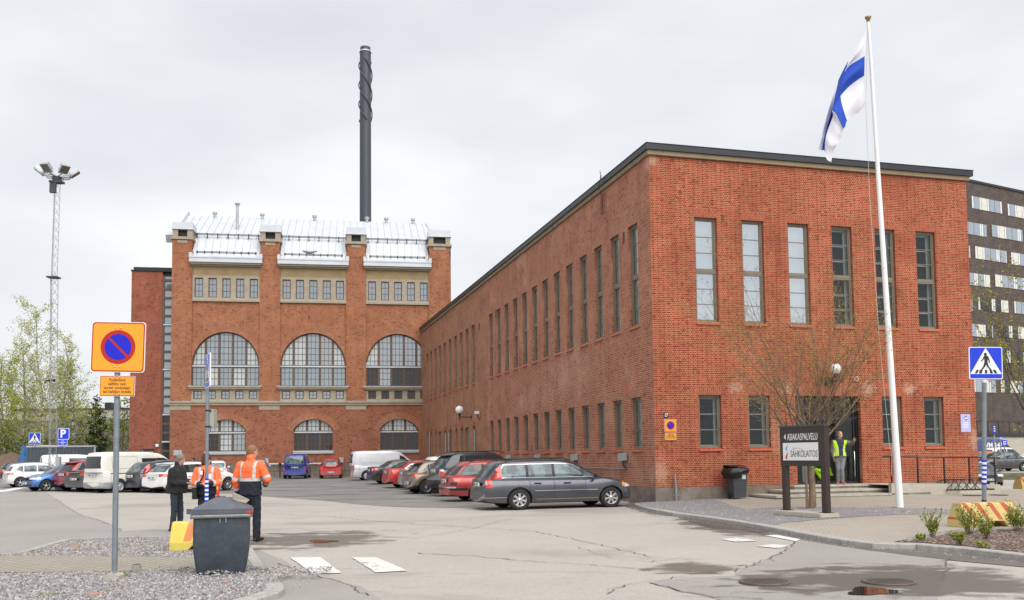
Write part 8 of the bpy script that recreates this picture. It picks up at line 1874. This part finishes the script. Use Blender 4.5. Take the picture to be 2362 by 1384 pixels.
w = MB(); w.add([(-0.05, 0.085, 1.50), (0.05, 0.085, 1.50), (0.0, 0.155, 1.30)], [(0, 1, 2)]); w.build('shirt', plain('check_shirt', (0.4, 0.3, 0.33), 0.8), EA)
# --- woman in orange
JB = dict(head=(0.0, 0.03, 1.65), neck=(0.0, 0.0, 1.49), yaw=-1.0, R=[(0.19, 0, 1.40), (0.27, 0.05, 1.13), (0.09, 0.27, 1.10), (-0.75, 0.5, 0.15), 1.0, (0, 0.3, -1)], L=[(-0.19, 0, 1.40), (-0.27, 0.05, 1.13), (-0.09, 0.28, 1.12), (0.75, 0.4, 0.15), 1.0, (0, 0.3, -1)],
    legR=[(0.09, 0.0, 0.88), (0.10, 0.01, 0.49), (0.11, 0.0, 0.09), (0.1, 1, 0)], legL=[(-0.09, 0.0, 0.88), (-0.10, 0.01, 0.49), (-0.11, 0.0, 0.09), (-0.1, 1, 0)])
pb_ = at(478, 20.9, z=ROAD)
EBm, jb_ = person((pb_.x, pb_.y, ROAD+0.01), radians(180+10), 1.80, {**JB, 'yaw': 0.85}, 'woman with auburn hair in an orange and navy high visibility jacket facing the camera', dict(hair=('bob', hairb), trousers=navy, jacket=[orange, navy, silver], jkf=jkf(JB, 1.08), shoes=shoeb, jk=0.028, hem=0.86, collar=False, tr=0.004))
w = MB(); w.tube([(0.10, -0.13, 1.44), (0.05, 0.14, 1.42), (-0.02+0.06, 0.195, 1.30), (0.14, 0.20, 1.12), (0.22, 0.12, 0.95)], 0.016, 6); w.build('bag_strap', blackc, EBm)
w = MB()
for x in (-0.10, 0.09): w.box(x-0.03, x+0.03, 0.198, 0.205, 1.22 if x < 0 else 1.32, 1.33 if x < 0 else 1.40)
w.build('badge', M['white'], EBm)
w = MB(); w.box(-0.05, 0.05, -0.14, 0.14, -0.14, 0.12); w.build('shoulder_bag', blackc, None, EBm.location+Matrix.Rotation(radians(190), 3, 'Z') @ Vector((0.235, 0.06, 0.92)), radians(190), label='black shoulder bag at the hip of the woman in orange', cat='bag')
# --- man in the doorway
def jkv(c):
    if abs(c.x) > 0.215 or c.z < 0.95: return 1
    if c.y > 0.05 and abs(c.x) < 0.07+max(0, (c.z-1.2))*0.25: return 3
    if abs(c.z-1.08) < 0.022 or abs(c.z-1.20) < 0.022: return 2
    if c.z > 1.47: return 1
    return 0
JD = dict(head=(0.0, 0.05, 1.66), neck=(0.0, 0.0, 1.50), yaw=0.5, waist=(0.03, 0.0), R=[(0.20, 0, 1.42), (0.26, -0.02, 1.14), (0.23, 0.08, 0.90), (0, 0.2, -1), 0.6, (-1, 0, 0)], L=[(-0.20, 0, 1.42), (-0.40, -0.02, 1.36), (-0.42, 0.16, 1.44), (-0.1, 0.5, 0.8), 0.5, (0, 1, 0)],
    legR=[(0.10, 0.0, 0.88), (0.09, 0.06, 0.49), (0.10, 0.02, 0.09), (0.3, 1, 0)], legL=[(-0.09, 0.0, 0.88), (-0.02, 0.10, 0.50), (-0.04, 0.08, 0.09), (-0.2, 1, 0)])
sd_ = sB(1940, 0.30); pd = Bw(sd_, -0.30, 0.475)
greysh = plain('grey_jacket', (0.14, 0.125, 0.11), 0.85)
ED, jd = person(pd, radians(180-8), 1.84, JD, 'man in a lime vest and grey jeans leaning in the office doorway', dict(hair=('short', hairl), trousers=greyj, jacket=[limec, greysh, silver, plain('dark_check', (0.035, 0.03, 0.06), 0.85)], jkf=jkv, shoes=[redsh, M['white']], shf=lambda c: 1 if c.z < 0.025 else 0, jk=0.015, hem=0.92, tr=0.0))
# --- person crouching inside the lobby
JE = dict(head=(0.0, 0.20, 1.12), neck=(0.0, 0.14, 0.98), R=[(0.19, 0.08, 0.90), (0.22, 0.25, 0.70), (0.14, 0.42, 0.60), (0, 1, 0), 0.7], L=[(-0.19, 0.08, 0.90), (-0.22, 0.25, 0.70), (-0.14, 0.42, 0.60), (0, 1, 0), 0.7])
def croucher(loc, rz):
    E = empty('person', loc, rz, 'person in lime work clothes crouching inside the office entrance, half hidden by the brown board', 'person')
    w = MB(); w.sphere((0, 0.22, 1.10), 0.105, 16, 12, 0, (0.85, 1, 1.1)); cap(w, (0, 0.12, 0.92), (0, 0.2, 1.05), 0.05, 0.05); loft(w, [(0, -0.12, 0.30, 0.14, 0.13), (0, -0.05, 0.5, 0.14, 0.11), (0, 0.05, 0.75, 0.16, 0.11), (0, 0.11, 0.93, 0.12, 0.08)])
    for s in (-1, 1):
        cap(w, (s*0.1, -0.1, 0.34), (s*0.15, 0.32, 0.48), 0.08, 0.06); cap(w, (s*0.15, 0.32, 0.48), (s*0.13, 0.1, 0.09), 0.055, 0.04); cap(w, (s*0.13, 0.08, 0.04), (s*0.14, 0.26, 0.035), 0.035, 0.032)
        cap(w, (s*0.19, 0.08, 0.88), (s*0.22, 0.28, 0.68), 0.05, 0.04); cap(w, (s*0.22, 0.28, 0.68), (s*0.12, 0.45, 0.60), 0.04, 0.03); hand(w, (s*0.12, 0.45, 0.60), (0, 1, 0), s)
    fuse(w, 'body', [M['skin']], E, 0.01, 2)
    w = MB(); loft(w, [(0, -0.12, 0.27, 0.16, 0.15), (0, -0.05, 0.48, 0.16, 0.13)]) 
    for s in (-1, 1): cap(w, (s*0.1, -0.1, 0.34), (s*0.15, 0.32, 0.48), 0.10, 0.08); cap(w, (s*0.15, 0.32, 0.48), (s*0.13, 0.1, 0.12), 0.08, 0.07)
    fuse(w, 'trousers', [limec], E, 0.014, 2, None, 0.004)
    w = MB(); loft(w, [(0, -0.07, 0.45, 0.17, 0.14), (0, 0.03, 0.72, 0.19, 0.14), (0, 0.1, 0.9, 0.16, 0.11), (0, 0.14, 0.98, 0.07, 0.07)])
    for s in (-1, 1): cap(w, (s*0.18, 0.08, 0.87), (s*0.22, 0.28, 0.68), 0.07, 0.06); cap(w, (s*0.22, 0.28, 0.68), (s*0.13, 0.43, 0.61), 0.058, 0.05)
    fuse(w, 'jacket', [limec], E, 0.014, 2, None, 0.004)
    w = MB(); w.sphere((0, 0.20, 1.13), 0.11, 14, 10, 0, (0.9, 1, 1)); w.build('hair', hairk, E)
croucher(Bw(sB(1905, -0.75), 0.75, 0.475), radians(60))
# --- far person behind the white estate
JF = dict(JA); JF['head'] = (0.0, 0.06, 1.66); JF['nod'] = -0.3
def jkg(c): return 1 if (1.38 < c.z < 1.43 or abs(c.z-1.15) < 0.03) else 0
pf = at(448, 56.0)
EF, jf = person((pf.x, pf.y, pf.z), radians(170), 1.72, JF, 'distant person in a black jacket with lime bands behind the roof of the white estate', dict(hair=('full', hairk), trousers=navy, jacket=[blackc, limec], jkf=jkg, shoes=shoeb, jk=0.03, hem=0.85))
# ================================================================== TREES AND PLANTS
def leafmat(name, c, tr=0.35):
    m, t, b = mk(name); out = t.nodes['Material Output']; co = objco(t)
    n = noise(t, co, 0.8, 3); col = mixc(t, n, tuple(x*0.75 for x in c), tuple(min(1, x*1.25) for x in c)); t.links.new(col, b.inputs['Base Color']); b.inputs['Roughness'].default_value = 0.6; b.inputs['Specular IOR Level'].default_value = 0.2
    tl = t.nodes.new('ShaderNodeBsdfTranslucent'); t.links.new(col, tl.inputs[0]); ms = t.nodes.new('ShaderNodeMixShader'); ms.inputs[0].default_value = tr
    t.links.new(b.outputs[0], ms.inputs[1]); t.links.new(tl.outputs[0], ms.inputs[2]); t.links.new(ms.outputs[0], out.inputs[0])
    return m
LB = [leafmat('birch_leaf_%d' % i, c) for i, c in enumerate([(0.36, 0.39, 0.045), (0.46, 0.47, 0.08), (0.27, 0.31, 0.04)])]
LG = [leafmat('bush_leaf_%d' % i, c) for i, c in enumerate([(0.13, 0.17, 0.03), (0.20, 0.23, 0.045), (0.075, 0.10, 0.02)])]
LD = [leafmat('pine_leaf_%d' % i, c, 0.1) for i, c in enumerate([(0.018, 0.04, 0.015), (0.03, 0.06, 0.02), (0.012, 0.026, 0.01)])]
LY = [leafmat('bud_leaf_%d' % i, c) for i, c in enumerate([(0.36, 0.27, 0.06), (0.42, 0.36, 0.08), (0.27, 0.22, 0.05)])]
LS = [leafmat('shrub_leaf_%d' % i, c) for i, c in enumerate([(0.34, 0.40, 0.07), (0.46, 0.46, 0.12), (0.20, 0.28, 0.05)])]
def barkmat(name, c, c2, sc):
    m, t, b = mk(name); co = objco(t); mp_ = t.nodes.new('ShaderNodeMapping'); t.links.new(co, mp_.inputs[0]); mp_.inputs['Scale'].default_value = (1, 1, 0.35 if sc > 0 else 3)
    n = noise(t, mp_.outputs[0], abs(sc), 5, 0.7); t.links.new(mixc(t, maprange(t, n, 0.45, 0.6), c, c2), b.inputs['Base Color']); b.inputs['Roughness'].default_value = 0.9; bump(t, b, n, 0.5, 0.02); return m
bark = barkmat('bark_brown', (0.10, 0.075, 0.055), (0.055, 0.042, 0.034), 12); birchb = barkmat('bark_birch', (0.46, 0.43, 0.39), (0.06, 0.055, 0.05), -1.3); bark2 = barkmat('bark_tan', (0.24, 0.15, 0.09), (0.11, 0.085, 0.07), 9)
def leaf(w, p, s, r, nm, flat=False):
    a = Vector((r.uniform(-1, 1), r.uniform(-1, 1), r.uniform(-1, 1))).normalized(); b = a.orthogonal().normalized(); b = Matrix.Rotation(r.uniform(0, 6.28), 3, a) @ b
    w.add([p-a*s*0.5, p+b*s*0.35, p+a*s*0.5, p-b*s*0.35], [(0, 1, 2, 3)], r.randrange(nm))
def grow(wb, tips, p, d, L, rad, lev, P_, r):
    n = max(3, int(L/P_['seg'][lev])); pts = [p.copy()]; rs = [rad]; dd = d.copy()
    for k in range(n):
        dd = (dd+Vector((r.uniform(-1, 1), r.uniform(-1, 1), r.uniform(-1, 1)))*P_['wob'][lev]+Vector((0, 0, P_['grav'][lev]))*(k/n if P_['grav'][lev] < 0 else 1)).normalized()
        p = p+dd*(L/n); pts.append(p.copy()); rs.append(rad*(1-(k+1)/n*0.8))
    if rad > P_.get('minr', 0.0): wb.tube(pts, rs, 7 if lev == 0 else (5 if lev == 1 else 3))
    if lev == P_['lev']-1:
        tips.append(pts); return
    c = P_['cnt'][lev]; c = int(c*r.uniform(0.8, 1.2))+0
    for k in range(c):
        f = P_['start'][lev]+(1-P_['start'][lev])*((k+r.random())/c); i = min(n-1, int(f*n)); q = pts[i].lerp(pts[i+1], f*n-i)
        ax = (pts[i+1]-pts[i]).normalized(); o = ax.orthogonal().normalized(); o = Matrix.Rotation(k*2.4+r.uniform(-0.5, 0.5), 3, ax) @ o; an = P_['ang'][lev]*r.uniform(0.75, 1.25)
        nd = (ax*cos(an)+o*sin(an)).normalized(); grow(wb, tips, q, nd, L*P_['len'][lev]*r.uniform(0.7, 1.15)*(1-P_['tap'][lev]*f), max(0.004, rs[i]*P_['rad'][lev]), lev+1, P_, r)
def tree(name, pos, seed, Ht, rad, P_, bm_, leaves, ls, dens, lab, grp=None, spread=0.1, cat='tree', d0=(0, 0, 1)):
    r = random.Random(seed); E = empty(name, pos, 0, lab, cat, grp); wb = MB(); tips = []
    grow(wb, tips, Vector((0, 0, -0.1)), Vector(d0).normalized(), Ht, rad, 0, P_, r); wb.build('trunk', bm_, E, fix=False)
    w = MB()
    for pts in tips:
        L = sum((b-a).length for a, b in zip(pts[:-1], pts[1:]))
        for _ in range(max(1, int(L*dens))):
            f = r.uniform(0.1, 1)*(len(pts)-1); i = min(len(pts)-2, int(f)); q = pts[i].lerp(pts[i+1], f-i)+Vector((r.uniform(-1, 1), r.uniform(-1, 1), r.uniform(-1, 1)))*spread
            leaf(w, q, ls*r.uniform(0.6, 1.4), r, len(leaves))
    w.build('crown', leaves, E, fix=False)
    return E
birch = dict(lev=4, seg=[1.0, 0.6, 0.5, 0.4], wob=[0.05, 0.10, 0.14, 0.15], grav=[0.02, 0.07, -0.05, -0.55], cnt=[32, 10, 5], start=[0.16, 0.15, 0.2], ang=[0.85, 0.6, 0.7], len=[0.34, 0.42, 0.55], tap=[0.62, 0.5, 0.3], rad=[0.34, 0.45, 0.5], minr=0.0)
gl_t = 'trees on the slope behind the car park'
def hill_pos(px, Y): q = P(px, 1000, Y); return Vector((q.x, Y, hz(q.x, Y+(q.x+60)*0.1)))
def ht_for(py, Y, z, base=1062): return HC+(1066-py)/FPX*Y-z
for k, (px, Y, top, sd_, lab, sc) in enumerate([(100, 98, 705, 11, 'tallest birch with drooping twigs, behind the lattice mast', 1.0), (172, 100, 782, 12, 'slender birch right of the lattice mast, behind the container', 0.9), (12, 96, 838, 13, 'leafy birch cut off by the left picture edge', 1.25), (55, 104, 800, 14, 'birch with a full yellow green crown between the left edge and the mast', 1.1), (140, 108, 850, 15, 'lower birch filling the gap behind the two blue signs', 1.15)]):
    hp = hill_pos(px, Y); Ht = ht_for(top, Y, hp.z); PB = dict(birch); PB['len'] = [birch['len'][0]*sc, 0.42, 0.55]
    tree('birch_tree', hp, sd_, Ht, 0.19, PB, birchb, LB, 0.15, [12, 9, 16, 14, 16][k], lab, gl_t, 0.22)
pine = dict(lev=3, seg=[0.8, 0.4, 0.3], wob=[0.03, 0.08, 0.1], grav=[0.0, 0.02, 0.0], cnt=[46, 9], start=[0.05, 0.2], ang=[1.25, 0.7], len=[0.30, 0.35], tap=[0.86, 0.5], rad=[0.3, 0.5])
hp = hill_pos(224, 103); tree('pine_tree', hp, 21, ht_for(918, 103, hp.z), 0.15, pine, bark, LD, 0.26, 16, 'dense dark green conifer between the birches and the sign pole', gl_t, 0.18)
bushp = dict(lev=3, seg=[0.4, 0.3, 0.25], wob=[0.15, 0.2, 0.2], grav=[0.0, 0.03, 0.0], cnt=[14, 7], start=[0.1, 0.15], ang=[0.9, 0.8], len=[0.62, 0.5], tap=[0.35, 0.4], rad=[0.5, 0.5])
for k, (px, Y, h_, lab, mt) in enumerate([(284, 101, 6.0, 'leafy green tree just left of the stair tower', LG), (15, 92, 5.0, 'dark green bush at the left edge behind the navy estate', LG), (52, 94, 4.0, 'dark bush above the blue tarpaulin', LG), (95, 93, 3.6, 'green bush behind the far crossing sign', LG), (135, 96, 3.6, 'green bush behind the blue parking sign', LG), (178, 98, 3.6, 'green bush right of the parking sign above the container', LG), (205, 108, 4.0, 'brownish bush left of the dark conifer', LG), (262, 106, 3.2, 'low bush between the conifer and the sign pole', LG)]):
    hp = hill_pos(px, Y); tree('bush', hp, 30+k, h_, 0.08, bushp, bark, mt, 0.24, 9, lab, 'bushes on the slope', 0.25, cat='bush')
# budding tree at the entrance
tp_ = G(1874, 1172, 0.03)
bud = dict(lev=4, seg=[0.25, 0.28, 0.22, 0.14], wob=[0.06, 0.13, 0.13, 0.14], grav=[0.0, 0.05, 0.05, 0.03], cnt=[16, 11, 8], start=[0.46, 0.15, 0.12], ang=[0.78, 0.55, 0.6], len=[1.25, 0.50, 0.42], tap=[-0.25, 0.35, 0.3], rad=[0.6, 0.5, 0.5])
tree('budding_tree', Vector((tp_.x, tp_.y, 0.03)), 5, 2.75, 0.115, bud, bark2, LY, 0.036, 17, 'nearly bare budding tree with fine spreading branches in front of the office entrance', None, 0.03)
w = MB(); w.box(-0.03, 0.03, -0.03, 0.03, 0, 1.35); sp_k = G(1862, 1173, 0.03); w.build('tree_stake', plain('grey_wood', (0.16, 0.12, 0.09), 0.9), None, (sp_k.x, sp_k.y, 0.0), label='thin brown wooden stake beside the trunk of the budding tree', cat='stake')
edge = dict(bud); edge['cnt'] = [15, 9, 7]
ep = P(2450, 1000, 38); tree('budding_tree', Vector((ep.x, 38, -0.2)), 8, 3.7, 0.13, edge, bark, [LY[0], LB[0], LB[2]], 0.085, 16, 'budding tree reaching in from the right picture edge', None, 0.06)
# shrubs in the bed
shrub = dict(lev=2, seg=[0.06, 0.05], wob=[0.10, 0.15], grav=[0.03, 0.05], cnt=[7], start=[0.25], ang=[0.5], len=[0.4], tap=[0.3], rad=[0.6])
def shrub_at(px, py, h_, n, sd_, lab, heads=True, sp=0.75):
    g = G(px, py, 0.02); E = empty('shrub', g, 0, lab, 'shrub', 'young shrubs in the planted bed'); r = random.Random(sd_); wb = MB(); tips = []; w = MB(); hd = MB()
    for k in range(n):
        a = r.uniform(0, 6.28); d = Vector((sin(a)*sp*r.random(), cos(a)*sp*r.random(), 1)).normalized(); t2 = []; grow(wb, t2, Vector((r.uniform(-.05, .05), r.uniform(-.05, .05), 0)), d, h_*r.uniform(0.55, 1.1), 0.004, 0, shrub, r); tips += t2
        q = t2[-1][-1] if t2 else Vector((0, 0, h_))
        if heads and r.random() < 0.35:
            for z in range(5): hd.sphere((q.x+r.uniform(-.012, .012), q.y+r.uniform(-.012, .012), q.z+0.03+r.uniform(-.008, .008)), 0.011, 5, 4)
    for pts in tips:
        for _ in range(8): f = r.uniform(0, 1)*(len(pts)-1); i = min(len(pts)-2, int(f)); leaf(w, pts[i].lerp(pts[i+1], f-i)+Vector((r.uniform(-1, 1), r.uniform(-1, 1), r.uniform(-1, 1)))*0.012, r.uniform(0.022, 0.045), r, 3)
    wb.build('stems', bark, E, fix=False); w.build('leaves', LS, E, fix=False)
    if heads and hd.v: hd.build('dry_flower_heads', bpy.data.materials['brass'] if 'brass' in bpy.data.materials else bark, E, fix=False)
shrub_at(2150, 1238, 0.46, 15, 1, 'upright green shrub with brown dry heads, leftmost in the bed')
shrub_at(2236, 1232, 0.48, 20, 2, 'bushy shrub in front of the left half of the striped block')
shrub_at(2275, 1242, 0.36, 16, 3, 'low spreading shrub in front of the notch of the striped block')
shrub_at(2345, 1225, 0.52, 22, 4, 'tall shrub at the right edge in front of the striped block')
shrub_at(2213, 1255, 0.20, 18, 5, 'small bright green plant in the middle of the bark bed', False, 0.9)
shrub_at(2125, 1246, 0.10, 9, 6, 'tiny weed by the left tip of the planted bed', False, 0.9)
shrub_at(2265, 1262, 0.10, 9, 7, 'tiny green plant near the kerb in the bark bed', False, 0.9)
shrub_at(2400, 1232, 0.40, 18, 9, 'shrub cut off by the right picture edge')
# grass tufts on the gravel
w = MB(); r = random.Random(6)
def tuft(px, py, n, h_, sp, z=IZ):
    g = G(px, py, z)
    for _ in range(n):
        a = r.uniform(0, 6.28); q = g+Vector((r.uniform(-sp, sp), r.uniform(-sp, sp)*0.6, 0)); hh_ = h_*r.uniform(0.4, 1.2); d = Vector((cos(a), sin(a), 0)); s = Vector((-sin(a), cos(a), 0))*0.003
        w.add([q-s, q+s, q+d*hh_*0.5+Vector((0, 0, hh_))], [(0, 1, 2)], r.randrange(3))
for px, py, n, h_, sp in ((290, 1330, 40, 0.10, 0.05), (110, 1372, 60, 0.05, 0.12), (275, 1352, 30, 0.05, 0.06), (95, 1268, 90, 0.03, 0.5), (70, 1277, 60, 0.03, 0.3), (200, 1281, 160, 0.03, 1.2), (360, 1282, 120, 0.03, 0.8), (340, 1260, 60, 0.03, 0.4), (300, 1241, 90, 0.03, 0.9), (450, 1262, 40, 0.04, 0.2), (0, 1322, 80, 0.03, 0.6), (430, 1352, 50, 0.03, 0.4), (500, 1362, 60, 0.03, 0.5), (445, 1268, 30, 0.07, 0.1)): tuft(px, py, n, h_, sp)
w.build('grass_tufts', LS, fix=False, label='sparse grass and moss tufts on the gravel island', cat='grass', kind='stuff')
